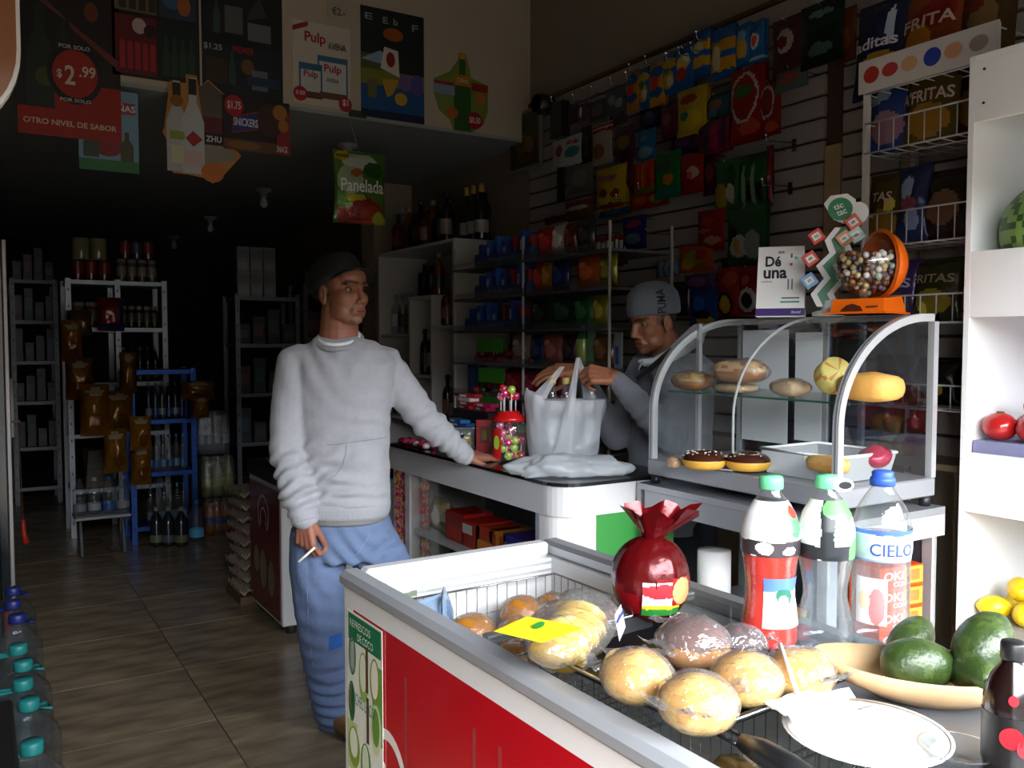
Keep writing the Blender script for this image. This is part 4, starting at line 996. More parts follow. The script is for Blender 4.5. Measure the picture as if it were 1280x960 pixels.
# ---------------------------------------------------------------- plate, napkin, scraper, soda, dish
pp = atz(1082, 918, ZT + .01)
pe = empty('enamel_plate', (pp.x, pp.y, ZT + .001), 0, 'round white enamel plate with a dark rim line near the wooden bowl', 'plate')
MB('f4f4f2').lathe([(0, .0), (.075, 0), (.09, .006), (.112, .014), (.113, .016), (.09, .009), (.074, .003), (0, .003)], 40).build('plate', 'gloss', pe)
MB('6f6a66').lathe([(.1065, .0146), (.1085, .0152)], 40, (0, 0, .0004), cap=False).build('rim_line', 'gloss', pe)
np_ = atz(1030, 878, ZT + .03)
nm = MB('f6f5f2'); nm.grid(lambda u, v: ((u - .5) * .16, (v - .5) * .07, .02 + .018 * math.sin(u * 5) * math.sin(v * 3) + .006 * noise.noise(Vector((u * 7, v * 6, 2)))), 14, 8); nm.grid(lambda u, v: ((u - .5) * .16, (v - .5) * .07, .017 + .018 * math.sin(u * 5) * math.sin(v * 3) + .006 * noise.noise(Vector((u * 7, v * 6, 2)))), 14, 8)
tag(nm.build('paper_napkin', 'card', None, (np_.x, np_.y, ZT + .01), -YAW + R(22)), 'crumpled white paper napkin between the tray and the plate', 'napkin')
st = atz(985, 800, ZT + .07)
tag(MB('f0e6e6').tube([atz(975, 805, ZT + .09), atz(1005, 890, ZT + .03)], .0035, 8).build('drinking_straw', 'gloss'), 'pale pink drinking straw lying over the wrapped buns', 'straw')
ck = atz(935, 945, ZT)
tg_ = empty('kitchen_tongs', (ck.x, ck.y, ZT + .001), -YAW + R(-62), 'black handled steel tongs at the bottom edge of the freezer', 'tongs')
m = MB('151517'); m.tube([(-.01, 0, .014), (.03, 0, .016), (.07, 0, .014), (.13, 0, .012)], [.012, .018, .02, .016], 12); m.build('handle', 'semi', tg_)
MB('3b3d41').tube([(-.01, -.012, .014), (-.05, -.013, .014), (-.06, 0, .014), (-.05, .013, .014), (-.01, .012, .014)], .0035, 8).build('loop', 'chrome', tg_)
sp = atz(1262, 968, ZT)
se_ = empty('soda_bottle', (sp.x, sp.y, ZT + .001), 0, 'dark cola bottle with black cap and red label at the lower right', 'bottle')
cpf = [(0, 0), (.03, 0), (.034, .02), (.034, .09), (.033, .105), (.026, .128), (.014, .146), (.012, .155)]
MB('1a0d0c').lathe(cpf, 24, cap=False).build('bottle', 'gloss', se_)
MB('141416').lathe([(.0145, .152), (.015, .155), (.015, .172), (.0135, .175), (0, .175)], 20).build('bottle_cap', 'semi', se_)
MB('14100f').lathe([(.0346, .02), (.0346, .085)], 28, cap=False).build('label', 'print', se_)
for k, (a, z) in enumerate(((-150, .06), (-120, .05), (-95, .035))):
    MB('b01622').disc(0, 0, .014, .014, 0, .0006, M=T((.0355 * math.cos(R(a)), .0355 * math.sin(R(a)), z), R(a + 90))).build('label_mark', 'print', se_)
MB('c8202c').disc(0, 0, .006, .007, 0, .0006, M=T((.0335 * math.cos(R(-148)), .0335 * math.sin(R(-148)), .108), R(-58))).build('shoulder_mark', 'print', se_)
gd = atz(1196, 952, ZT)
tag(MB('c5cad0').lathe([(0, .0), (.03, 0), (.048, .018), (.05, .02), (.046, .019), (.028, .003), (0, .003)], 28).build('glass_dish', 'pet', None, (gd.x, gd.y, ZT + .001)), 'small clear dish between the plate and the cola bottle', 'dish')
# ---------------------------------------------------------------- inside the freezer: wire baskets with packed ice pops and bread
def wire_basket(label, x0, x1, y0, y1, z0, z1, name='wire_basket'):
    c = MF @ Vector(((x0 + x1) / 2, (y0 + y1) / 2, z0)); w, l, h = x1 - x0, y1 - y0, z1 - z0
    e = empty(name, c, FROT, label, 'basket', 'wire baskets in the freezer')
    r = MB('dfe1e4'); r.tube([(-w / 2, -l / 2, h), (w / 2, -l / 2, h), (w / 2, l / 2, h), (-w / 2, l / 2, h)], .003, 6, closed=True); r.build('rim_wire', 'chrome', e)
    g = MB('cfd2d6')
    nx, ny = max(4, int(w / .03)), max(4, int(l / .03))
    for i in range(nx + 1):
        x = -w / 2 + w * i / nx; g.tube([(x, -l / 2, h), (x, -l / 2, 0), (x, l / 2, 0), (x, l / 2, h)], .0014, 4)
    for i in range(ny + 1):
        y = -l / 2 + l * i / ny; g.tube([(-w / 2, y, h), (-w / 2, y, 0), (w / 2, y, 0), (w / 2, y, h)], .0014, 4)
    for z in (h * .35, h * .7): g.tube([(-w / 2, -l / 2, z), (w / 2, -l / 2, z), (w / 2, l / 2, z), (-w / 2, l / 2, z)], .0014, 4, closed=True)
    g = g.build('wire_mesh', 'chrome', e); g['kind'] = 'stuff'
    return e
wire_basket('white wire basket of bread at the open far end of the freezer', .075, FW - .075, -.56, -.10, .55, .79)
wire_basket('white wire basket under the freezer\'s glass lid', .075, FW - .075, -1.10, -.62, .5, .76)
wire_basket('nearest wire basket under the freezer\'s glass lid', .075, FW - .075, -1.56, -1.12, .5, .76)
k = 0
descr = ['amber bread roll nearest the open corner', 'amber bread roll beside the far liner', 'amber bread roll by the basket rim', 'golden bread roll under the yellow flap', 'golden bread roll against the right liner', 'small amber roll in the basket corner', 'brown roll at the basket\'s left', 'brown roll in the middle of the basket']
for (lx, ly, lz, r_) in ((.16, -.26, .65, .055), (.255, -.19, .66, .058), (.345, -.26, .66, .055), (.42, -.16, .67, .058), (.51, -.25, .66, .055), (.53, -.14, .67, .05), (.31, -.12, .64, .05), (.25, -.38, .66, .05)):
    m = MB('c77f22'); m.sph((0, 0, r_ * .8), (r_, r_, r_ * .8), 18, 12, fn=lambda v: v * (1 + .08 * noise.noise(v * 30)))
    q = tag(m.build('bread_roll', 'bread', None, MF @ Vector((lx, ly, lz))), descr[k] + ' in the freezer basket', 'bread', 'bread rolls in the freezer basket'); k += 1
    MB().sph((0, 0, r_ * .82), (r_ * 1.06, r_ * 1.06, r_ * .84), 16, 10, fn=lambda v: v * (1 + .08 * noise.noise(v * 50))).build('plastic_wrap', 'film', q)
for i, (lx, ly, rz_) in enumerate(((.12, -.18, 20), (.20, -.14, 60))):
    packet('frozen_bag', ('blue clear bag of frozen food at the far left corner of the freezer', 'second blue clear frozen bag beside the freezer\'s far liner')[i], 'bag', .13, .15, .05, '8fa6bf', ((.5, .5, .3, .3, 'c9b46a'), (.3, .7, .2, .2, '5f84b0')), mat='film' if False else 'foil', loc=MF @ Vector((lx, ly, .66)), rz=R(rz_), group='frozen bags')
for i, (lx, ly) in enumerate(((.15, -.8), (.3, -.78), (.45, -.85), (.2, -.98), (.38, -1.0), (.5, -1.02), (.15, -1.25), (.3, -1.3), (.45, -1.25), (.22, -1.45), (.4, -1.45))):
    m = MB(random.choice(('a88a3a', 'b98d48', 'c2b08a', '7f7a70'))); m.sph((0, 0, .045), (.065, .05, .045), 16, 10, fn=lambda v: v * (1 + .12 * noise.noise(v * 30 + Vector((i, 0, 0)))))
    tag(m.build('frozen_parcel', 'foil', None, MF @ Vector((lx, ly, .52)), random.random() * 3), 'frozen parcel in a basket under the freezer lid, ' + ('first', 'second', 'third', 'fourth', 'fifth', 'sixth', 'seventh', 'eighth', 'ninth', 'tenth', 'last')[i] + ' from the far end', 'parcel', 'parcels under the freezer lid')
packet('price_card', 'small printed card inside the freezer\'s far left corner', 'card', .1, .07, .004, 'c9c6b8', (('b', .55, .75, '6f7a66'), ('b', .25, .35, '8a8a80')), mat='print', loc=MF @ Vector((.12, -.062, .745)), rz=FROT)
# ================================================================ on the service counter
KT = KZ + .001
# plastic carrier bag held open by the shopkeeper, with bottles in it
cb_ = atz(706, 577, KT)
bag = empty('carrier_bag', (cb_.x, cb_.y, KT), -YAW, 'white translucent carrier bag held up by the shopkeeper', 'bag')
BI = Matrix.Translation(cb_) @ Matrix.Rotation(-YAW, 4, 'Z'); BII = BI.inverted()
bd = (cb_ - CO).dot(HF)
def bl(px, py, dd=0.0): return BII @ atD(px, py, bd + dd)
H0 = bl(700, 500).z
m = MB()
def bagf(u, v):
    a = u * 2 * math.pi; w = lerp(.125, .155, v ** .6); d = lerp(.075, .06, v)
    tp = H0 + .02 * math.cos(a) * 0
    x = math.copysign(abs(math.cos(a)) ** .75, math.cos(a)) * w; y = math.copysign(abs(math.sin(a)) ** .75, math.sin(a)) * d
    top = H0 + (.065 if math.cos(a) < -.5 else 0) * (abs(math.cos(a)) - .3)
    n = noise.noise(Vector((math.cos(a) * 2.2, math.sin(a) * 2.2, v * 3))) * .022 * (.3 + v)
    n += .007 * math.sin(a * 13 + 2.5 * noise.noise(Vector((a, v * 2, 4)))) * v + .006 * noise.noise(Vector((math.cos(a) * 6, math.sin(a) * 6, v * 7)))
    return (x * (1 + n * 3) - .008 * (1 - v), y * (1 + n * 5), .002 + top * v)
m.grid(bagf, 96, 26, None, True, True); m.grid(lambda u, v: (bagf(u, 0)[0] * v, bagf(u, 0)[1] * v, .002), 40, 2, None, True, True)
m.build('bag_body', 'bagplastic', bag)
def strap(p0, p1, w0, w1, name='handle', bow=.0):
    mm = MB()
    p0, p1 = Vector(p0), Vector(p1)
    mm.grid(lambda u, v: p0.lerp(p1, v) + Vector(((u - .5) * lerp(w0, w1, v ** .7), -.006 * math.cos((u - .5) * 3) + bow * math.sin(v * math.pi) + .006 * noise.noise(Vector((u * 4, v * 5, 1))), 0)), 8, 14); mm.build(name, 'bagplastic', bag)
tip = bl(722, 447, -.05)
strap(bl(703, 568, -.085), tip, .075, .012, bow=-.02); strap(bl(738, 500, .05), tip + Vector((.004, .01, 0)), .06, .012); strap(bl(672, 498, -.02), bl(703, 458, .0), .07, .02)
for i, (px, dd, lab) in enumerate(((690, 0, 'leftmost of the three capped bottles inside the carrier bag'), (707, .02, 'middle capped bottle inside the carrier bag'), (739, .03, 'rightmost capped bottle inside the carrier bag'))):
    q = bl(px, 520, dd); e = empty('glass_bottle', BI @ Vector((q.x, q.y, .004)), 0, lab, 'bottle', 'bottles in the carrier bag')
    hh = bl(px, 473, dd).z
    MB('3a4038').lathe([(0, 0), (.031, 0), (.033, .01), (.033, hh * .6), (.028, hh * .7), (.014, hh * .84), (.012, hh * .93)], 18).build('bottle', 'pet', e)
    MB('b9a15a').lathe([(.014, hh * .92), (.0155, hh * .93), (.0155, hh * .99), (.014, hh), (0, hh)], 16).build('bottle_cap', 'semi', e)
    MB('dcdfe6').lathe([(.0336, hh * .22), (.0336, hh * .5)], 18, cap=False).build('label', 'print', e)
# crumpled bag lying in front
cp_ = atz(716, 598, KT)
m = MB(); m.sph((0, 0, 0), (.205, .085, .05), 64, 34, fn=lambda v: Vector((v.x, v.y, max(-.02, v.z))) * (1 + .24 * noise.noise(v * 16) + .13 * noise.noise(v * 45)))
m.v = [v + Vector((0, 0, .0245)) for v in m.v]; mz = min(v.z for v in m.v); m.v = [v - Vector((0, 0, mz)) for v in m.v]
tag(m.build('crumpled_bag', 'bagplastic', None, (cp_.x + .03, cp_.y + .075, KT), -YAW + R(4)), 'flattened grey plastic bag lying on the counter\'s rounded end', 'bag')
# lollipop jar
def lollipop(loc, stick, r, c, label, group, rot=None):
    m = MB(c); m.sph((0, 0, stick), r, 12, 8)
    m.fc = [hx('f0efe6') if (i % 7 == 0) else q for i, q in enumerate(m.fc)]
    o = tag(m.build('lollipop', 'gloss', None, loc), label, 'lollipop', group)
    MB('f2f2f2').tube([(0, 0, 0), (0, 0, stick)], .002, 6).build('stick', 'semi', o)
    if rot: o.rotation_euler = rot
    return o
lj = atz(636, 580, KT); lj = lj + HF * .12; lj.z = KT
jar = empty('lollipop_jar', lj, 0, 'clear round jar with red lid full of lollipops on the counter', 'jar')
MB().lathe([(.0, .001), (.068, .001), (.074, .01), (.074, .135), (.068, .15), (.056, .16)], 30, cap=False).build('jar_body', 'pet', jar)
MB('d0191c').lathe([(.062, .155), (.066, .158), (.064, .17), (.046, .185), (.04, .195), (.0, .195)], 28).build('red_lid', 'gloss', jar)
MB('c5141a').add([(.0755 * math.cos(R(a)), .0755 * math.sin(R(a)), z) for z in (.012, .13) for a in range(185, 216, 3)], [(i, i + 1, 11 + i + 1, 11 + i) for i in range(10)], True).build('red_label', 'print', jar)
MB('9fc23a').disc(0, 0, .014, .028, 0, .0005, M=T((.077 * math.cos(R(200)), .077 * math.sin(R(200)), .075), R(200 + 90))).build('label_mark', 'print', jar)
LC = ('d6236b', 'a9c92e', 'd91f2a', 'e86a9a', 'b9d23c', 'c61d55')
for i in range(8):
    a = i * .9; rr = .042 if i < 6 else .012
    lollipop(lj + Vector((rr * math.cos(a) * .75, rr * math.sin(a) * .75, .19)), .062 + .014 * (i % 3), .0165, LC[i % 4], ('pink lollipop', 'green lollipop', 'red lollipop', 'pale pink lollipop')[i % 4] + (' standing in the front of the red jar lid' if i < 4 else ' standing at the rear of the red jar lid'), 'lollipops standing on the jar')
for i in range(22):
    a = random.random() * 6.28; rr = random.random() ** .5 * .052
    lollipop(lj + Vector((rr * math.cos(a), rr * math.sin(a), .02 + (i // 8) * .03)), .06 if i % 3 == 0 else .0, .0165, LC[i % 6], 'loose lollipop inside the clear jar on the counter', 'lollipops in the jar', (random.uniform(-.4, .4), random.uniform(-.4, .4), 0))
gj = atz(660, 568, KT)
ge = empty('candy_jar', (gj.x, gj.y, KT), 0, 'small clear candy jar with green lid behind the lollipop jar', 'jar')
MB('5a2030').lathe([(0, .0), (.04, 0), (.043, .01), (.043, .08), (.035, .095)], 20).build('jar_body', 'gloss', ge); MB('4fa83a').lathe([(.04, .095), (.043, .098), (.043, .118), (.04, .122), (0, .122)], 20).build('green_lid', 'semi', ge)
q = atz(604, 572, KT) + HF * .16; carton('gum_box', 'upright red gum box beside the lollipop jar', 'box', (.07, .04, .14), (q.x, q.y, KT), -YAW, 'b3141a', (), ((.2, .3, .8, .8, '7c0d12'), (.35, .4, .65, .7, 'a9b23a')))
q = atz(577, 566, KT) + HF * .06
packet('snack_bag', 'crumpled silver and black snack packet by the customer\'s hand', 'snack', .11, .10, .04, '8d8f94', ((.4, .5, .3, .3, '2d2b2a'), (.7, .4, .2, .3, 'c9b98a')), loc=(q.x, q.y, KT), rz=-YAW)
# small wrapped candies on the counter by the customer's sleeve
for i in range(12):
    p = atz(490 + (i % 6) * 6.5, 556 + (i // 6) * 5 + (i % 6) * 1.2, KT); m = MB(random.choice(('c22a58', 'd94a7a', '8e1d3c', 'e6d9d9'))); m.sph((0, 0, .014), (.02, .016, .014), 10, 7)
    tag(m.build('wrapped_candy', 'foil', None, (KX + .04 + .035 * (i // 6), 3.66 - .05 * (i % 6), KT), random.random() * 3), 'small pink wrapped candy on the counter behind the customer\'s sleeve', 'candy', 'candies on the counter')
# slanted candy stand on the far end of the counter
sp_ = Vector((1.93, 3.545, KT))
st_ = empty('candy_stand', sp_, R(-90), 'dark stepped candy stand at the far end of the counter', 'stand')
for i, z in enumerate((.0, .12)):
    MB('2a2d33').bx(-.17, .17, -.08 + .1 * i, .0 + .1 * i, 0, z + .03, bev=.002).build('step', 'semi', st_)
def stack(X, Y, z, cols, label, grp, w=.13, d=.05, h=.017):
    for i, c in enumerate(cols):
        carton('gum_pack', label + (', lowest of the stack', ', second from the bottom', ', third from the bottom', ', fourth up', ', topmost')[i], 'candy', (w, d, h), (X + .006 * (i % 2), Y - .01 * (i % 2), z + i * (h + .0006)), R(-90) + R((-6, 5, -3, 7, -5)[i]), c, (), ((.1, .2, .5, .8, 'e8e8ea'),), group=grp)
stack(1.99, 3.63, KT + .1505, ('b01f2a', 'c9303a', 'e0dfe0', 'c42a34'), 'red and white gum pack on the candy stand', 'gum packs on the candy stand')
stack(1.89, 3.53, KT + .0305, ('2f6fb8', '4a8fd0', '7a3050', '2f62b0', '3a7cc4'), 'blue gum pack on the lower step of the candy stand', 'gum packs on the candy stand', h=.016)
stack(1.99, 3.47, KT + .1505, ('c2185b', 'd32a6a'), 'magenta gum pack on the candy stand', 'gum packs on the candy stand', w=.12)
# ================================================================ inside the glass-fronted counter
def in_counter(items, z, X):
    for (kind, px, w, d, h, c, faces, words, label) in items:
        y = atX(px, 640, X).y
        if kind == 'box': carton('candy_box', label, 'box', (w, d, h), (X + d / 2, y, z + .001), R(-90), c, words, faces, group='boxes inside the counter')
        else: packet('snack_bag', label, 'snack', w, h, d, c, faces, words, group='packets inside the counter', loc=(X + d / 2, y, z + .001), rz=R(-90))
in_counter((('bag', 541, .16, .09, .15, 'b9a27c', ((.5, .5, .3, .3, 'e8e0d0'), (.3, .7, .2, .15, '8a6a4a')), (), 'beige candy bag at the far end of the counter\'s upper shelf'),
            ('bag', 553, .13, .08, .11, 'a8a49a', ((.5, .4, .3, .2, '6a5a4a'),), (), 'grey clear candy bag on the counter\'s upper shelf'),
            ('box', 568, .16, .14, .125, 'a81a14', ((.1, .15, .9, .55, 'c72a1c'),), (), 'tall red candy box on the counter\'s upper shelf'),
            ('box', 588, .15, .15, .11, 'b5200f', ((.05, .5, .6, .85, 'd8cfc8'),), (), 'red candy box with white panel on the counter\'s upper shelf'),
            ('box', 606, .15, .15, .105, 'b8381a', ((.1, .1, .9, .5, 'e0862a'),), (), 'orange red candy box on the counter\'s upper shelf'),
            ('box', 622, .13, .16, .105, 'd8801c', ((.2, .1, .4, .9, 'a33a1a'), (.6, .1, .8, .9, 'a33a1a')), (), 'orange striped candy box on the counter\'s upper shelf'),
            ('box', 646, .20, .18, .11, '1d2d86', ((.55, .35, .95, .8, 'c8cde0'), (.6, .05, .9, .28, 'b03a3a')), (('Jet', .2, .55, .3, .4, 'd8c02a'),), 'dark blue chocolate box on the counter\'s upper shelf')), .585, KX + .06)
in_counter((('bag', 545, .2, .1, .18, 'a8862a', ((.5, .6, .3, .25, '7a5a1a'), (.3, .3, .2, .15, 'd8b83a')), (), 'golden candy bag at the far end of the counter\'s lower shelf'),
            ('bag', 565, .2, .1, .17, '8a6a24', ((.5, .5, .3, .25, '4a3014'),), (), 'brown gold candy bag on the counter\'s lower shelf'),
            ('box', 585, .18, .16, .12, '3a1714', ((.2, .3, .7, .7, '5a2420'),), (), 'dark brown candy box on the counter\'s lower shelf'),
            ('box', 622, .15, .14, .13, '1c2a2a', ((.2, .3, .8, .8, '3f8a3a'),), (), 'dark box with green print on the counter\'s lower shelf')), .31, KX + .27)
q = atX(520, 688, KX + .05)
carton('open_carton', 'pale yellow printed carton low in the counter\'s far end', 'box', (.24, .12, .10), (KX + .11, q.y - .08, .311), R(-90), 'd9d08a', (), ((.05, .1, .95, .9, 'e6de9c'), (.1, .2, .4, .5, 'b08a4a')))
carton('open_carton', 'brown open carton in front of the pale yellow one in the counter', 'box', (.26, .12, .07), (KX + .1, q.y - .33, .311), R(-90), 'b08452', (), ((.05, .3, .5, .7, '8a2f24'),))
for (yy, lab) in ((KY1 - .10, 'magenta and yellow candy strip hanging at the counter\'s far post'), (KY1 - .25, 'purple and orange candy strip hanging inside the counter\'s far end')):
    m = MB()
    m.grid(lambda u, v: (-.006 * math.sin(v * 60), -(u - .5) * .085, v * .5), 8, 40, lambda u, v: ('b8187a', 'e8b820', 'e0602a', 'c02a88')[int(noise.noise(Vector((u * 5, v * 26, 3))) * 3 + 5) % 4])
    m.grid(lambda u, v: (.006 - .006 * math.sin(v * 60), (u - .5) * .085, v * .5), 8, 40, lambda u, v: 'b8187a')
    tag(m.build('candy_strip', 'foil', None, (KX + .005 if yy > KY1 - .2 else KX + .06, yy, .33)), lab, 'candy')
# ================================================================ in the pastry case
CB = CZ0 + .0565
def donut(px, py, r, label, z=CB + .006):
    p = atz(px, py, z + .02); p.z = z
    m = MB('d8a23c')
    n1, n2 = 28, 14
    m.grid(lambda u, v: ((r * .62 + r * .40 * math.cos(v * 6.2832)) * math.cos(u * 6.2832), (r * .62 + r * .40 * math.cos(v * 6.2832)) * math.sin(u * 6.2832), r * .40 + r * .38 * math.sin(v * 6.2832)), n1, n2, None, True, True)
    e = tag(m.build('doughnut', 'bread', None, p), label, 'doughnut', 'doughnuts in the case')
    g = MB('3b1d14'); g.grid(lambda u, v: ((r * .62 + r * .415 * math.cos(.15 + v * 2.85)) * math.cos(u * 6.2832), (r * .62 + r * .415 * math.cos(.15 + v * 2.85)) * math.sin(u * 6.2832), r * .41 + r * .395 * math.sin(.15 + v * 2.85)), n1, 8, None, True, True); g.build('chocolate_glaze', 'gloss', e)
    for k in range(34):
        a = random.random() * 6.28; b_ = .5 + random.random() * 2.1; rr = r * .62 + r * .425 * math.cos(b_)
        if k < 34: s_ = MB(('f2e8c8', 'e8d8a8', 'ffffff')[k % 3]).box((0, 0, 0), (.006, .0018, .0018)).build('sprinkle', 'matte', e); s_.location = (rr * math.cos(a), rr * math.sin(a), r * .41 + r * .405 * math.sin(b_)); s_.rotation_euler = (0, 0, random.random() * 3)
    return e
pl_ = atz(905, 586, CB); tag(MB('e8e9ea').lathe([(0, 0), (.09, 0), (.13, .008), (.132, .010), (.09, .003), (0, .003)], 32, sx=1).build('white_plate', 'gloss', None, (pl_.x + .06, pl_.y, CB)), 'white plate under the doughnuts in the pastry case', 'plate')
donut(880, 578, .066, 'chocolate sprinkled doughnut at the left of the case'); donut(935, 580, .066, 'chocolate sprinkled doughnut at the right of its pair')
def loaf(px, py, L, w, h, c, label, z, rz=0.0, film=True, top=None, name='pastry', tilt=0.0):
    if z > 1.2: L, w, h = L * 1.22, w * 1.2, h * 1.25
    p = atX(px, py, CX0 + .15) if z > 1.2 else atz(px, py, z + h / 2); p.z = z
    m = MB(c); sd = random.random() * 9
    def sq(v): q = Vector((v.x / L * 2, v.y / w * 2, (v.z - h / 2) / h * 2)); k = max(abs(q.x), abs(q.y), abs(q.z)) ** .45; return Vector((v.x / max(k, .3), v.y / max(k, .3), h / 2 + (v.z - h / 2) / max(k, .3)))
    m.sph((0, 0, h / 2), (L / 2 * .86, w / 2 * .86, h / 2), 24, 14, fn=lambda v: Vector((sq(v).x, sq(v).y, min(h, max(0, sq(v).z)))) * (1 + .05 * noise.noise(v * 30 + Vector((sd, 0, 0)))))
    if top: m.fc = [hx(top) if sum(m.v[i].z for i in f) / len(f) > h * .55 and noise.noise(m.v[f[0]] * 60) > -.25 else q for f, q in zip(m.f, m.fc)]
    o = tag(m.build(name, 'bread', None, p, rz), label, 'pastry', 'pastries in the case')
    if film: MB().sph((0, 0, h / 2), (L / 2 * 1.12, w / 2 * 1.1, h / 2 * 1.15), 20, 12, fn=lambda v: Vector((v.x, v.y, max(.0, v.z))) * (1 + .08 * noise.noise(v * 40 + Vector((sd, 5, 0))))).build('plastic_wrap', 'film', o)
    return o
YR = R(-90)
loaf(866, 484, .13, .09, .05, 'b9752c', 'wrapped golden pastry at the left end of the glass shelf', SHZ + .001, YR, top='d9b27a')
loaf(925, 470, .15, .09, .06, 'a4622a', 'wrapped braided brown pastry on the glass shelf', SHZ + .034, YR + R(20), top='d0a878')
loaf(920, 487, .13, .09, .025, 'd8b98a', 'flat wrapped pastry in front of the braided one', SHZ + .001, YR)
loaf(988, 487, .10, .08, .042, 'd8b48a', 'small pale wrapped pastry in the middle of the glass shelf', SHZ + .001, YR)
loaf(1088, 488, .15, .12, .065, 'd9a04e', 'square golden pastry at the right of the glass shelf', SHZ + .001, YR, False)
q = atz(1035, 497, SHZ); ch = MB('d9a45a'); ch.lathe([(0, 0), (.045, 0), (.05, .01), (.05, .05), (.045, .06), (0, .062)], 24, M=T((0, 0, .05), rx=R(62), rz=R(-20))); ch.fc = [hx('e0cf7a') if (ch.v[f[0]] - ch.v[f[-1]]).length < 9 and i % 5 else hx('d08f45') for i, f in enumerate(ch.f)]
tag(ch.build('cheese_bread', 'bread', None, (CX0 + .14, atX(1035, 480, CX0 + .14).y, SHZ + .006)), 'tall round cheese bread standing tilted on the glass shelf', 'pastry', 'pastries in the case')
cd_ = atz(838, 585, CB); loaf(842, 578, .05, .04, .035, 'c9a070', 'tiny foil wrapped sweet at the left front of the case', CB, YR)
# plastic box with filled roll
bxp = atz(1075, 612, CB); bxp = Vector((CX0 + .2, CY0 + .19, CB))
pb = empty('plastic_tub', bxp, R(-90), 'low translucent plastic tub at the right of the pastry case', 'tub')
m = MB(); w, d, h = .28, .26, .075
m.add([(-w / 2 * k, -d / 2 * k, z) for k, z in ((.9, .002),)] + [], []) if False else None
vs = []
for k, z in ((.9, .002), (1.0, h)):
    vs += [(-w / 2 * k, -d / 2 * k, z), (w / 2 * k, -d / 2 * k, z), (w / 2 * k, d / 2 * k, z), (-w / 2 * k, d / 2 * k, z)]
m.add(vs, [(0, 1, 2, 3)] + [(i, (i + 1) % 4, 4 + (i + 1) % 4, 4 + i) for i in range(4)]); m.build('tub', 'bagplastic', pb)
MB('eef0f2').tube([(-w / 2, -d / 2, h), (w / 2, -d / 2, h), (w / 2, d / 2, h), (-w / 2, d / 2, h)], .005, 6, closed=True).build('tub_rim', 'semi', pb)
MB('ffffff').box((.06, -d / 2 - .001, h - .012), (.07, .004, .014)).build('tub_clip', 'semi', pb)
loaf(1035, 580, .15, .06, .05, 'd39a52', 'filled roll with lettuce lying in the plastic tub', CB + .03, YR, False, 'dfae6a')
q = atz(1088, 578, CB + .05); m = MB('a01c40'); m.sph((0, 0, .03), (.05, .045, .034), 20, 12, fn=lambda v: v * (1 + .15 * noise.noise(v * 30)))
tag(m.build('ham_parcel', 'foil', None, (q.x + .02, q.y, CB + .035)), 'dark pink wrapped parcel in the plastic tub', 'parcel')
# below the case, on the table's shelf
TS = .516
q = Vector((TX0 + .15, TY1 - .22, TS)); tag(MB('ededee').lathe([(.02, 0), (.055, 0), (.055, .21), (.02, .21)], 26, (0, 0, 0)).build('paper_roll', 'card', None, q), 'white paper towel roll on the table\'s lower shelf', 'paper roll')
for i in range(4):
    carton('biscuit_box', 'orange biscuit box under the case, ' + ('bottom', 'second', 'third', 'top')[i] + ' of the stack', 'box', (.17, .12, .062), (TX1 - .13, TY0 + .10, TS + .0005 + i * .0625), R(-8), 'dd4a16', (('OKI', .3, .6, .45, .4, 'f6eadc'), ('CON', .45, .2, .3, .22, 'f6eadc')), ((.55, .15, .98, .95, 'e89a3c'), (.62, .3, .9, .8, 'f0c8a0')), group='biscuit boxes under the case')
for i, (px, py) in enumerate(((885, 728), (905, 722))):
    p = Vector((TX0 + .1 + .06 * i, TY0 + .42 - .1 * i, TS + .0005)); packet('biscuit_bag', ('amber biscuit bag lying on the table\'s lower shelf', 'amber biscuit bag behind the first on the lower shelf')[i], 'snack', .18, .1, .06, 'b9803a', ((.5, .3, .4, .12, '5a3a8a'), (.4, .7, .4, .2, 'd9b070')), loc=p, rz=R(-80))
tag(MB('c9ccd0').tube([(0, 0, 0), (0, 0, .09)], .012, 12).tube([(-.1, 0, .065), (.16, 0, .065)], .004, 8).build('steel_tool', 'chrome', None, (TX0 + .045, TY0 + .25, TS + .001)), 'upright steel peg with crossbar at the table\'s shelf edge', 'tool')
# ================================================================ on top of the pastry case
CT_ = CZ1 + .001
# folded payment sign
q = Vector((CX1 - .09, 2.03, CT_))
sg = empty('counter_sign', q, R(-52), 'white folded card sign with black lettering on the pastry case', 'sign')
w, h = .155, .235
MB('f1efec').add([(-w / 2, -.06, 0), (w / 2, -.06, 0), (w / 2 - .004, -.012, h), (-w / 2 + .004, -.012, h), (-w / 2, .06, 0), (w / 2, .06, 0)], [(0, 1, 2, 3), (3, 2, 5, 4), (1, 5, 2), (0, 3, 4), (0, 4, 5, 1)]).build('card', 'card', sg)
tl = math.atan2(.048, h); RT = (R(90) - tl, 0, 0)
def sgt(s_, x, z, w_, h_, c): return text(s_, w_, h_, c, sg, (x, -.0615 + z * math.tan(tl), z), RT, bold=.03)
sgt('Dé', -.025, .185, .05, .036, '1c1a24'); sgt('una', -.018, .142, .075, .03, '1c1a24'); sgt('que', .0, .214, .02, .01, '3a3a44'); sgt('cobra', -.045, .118, .036, .006, 'd0694a')
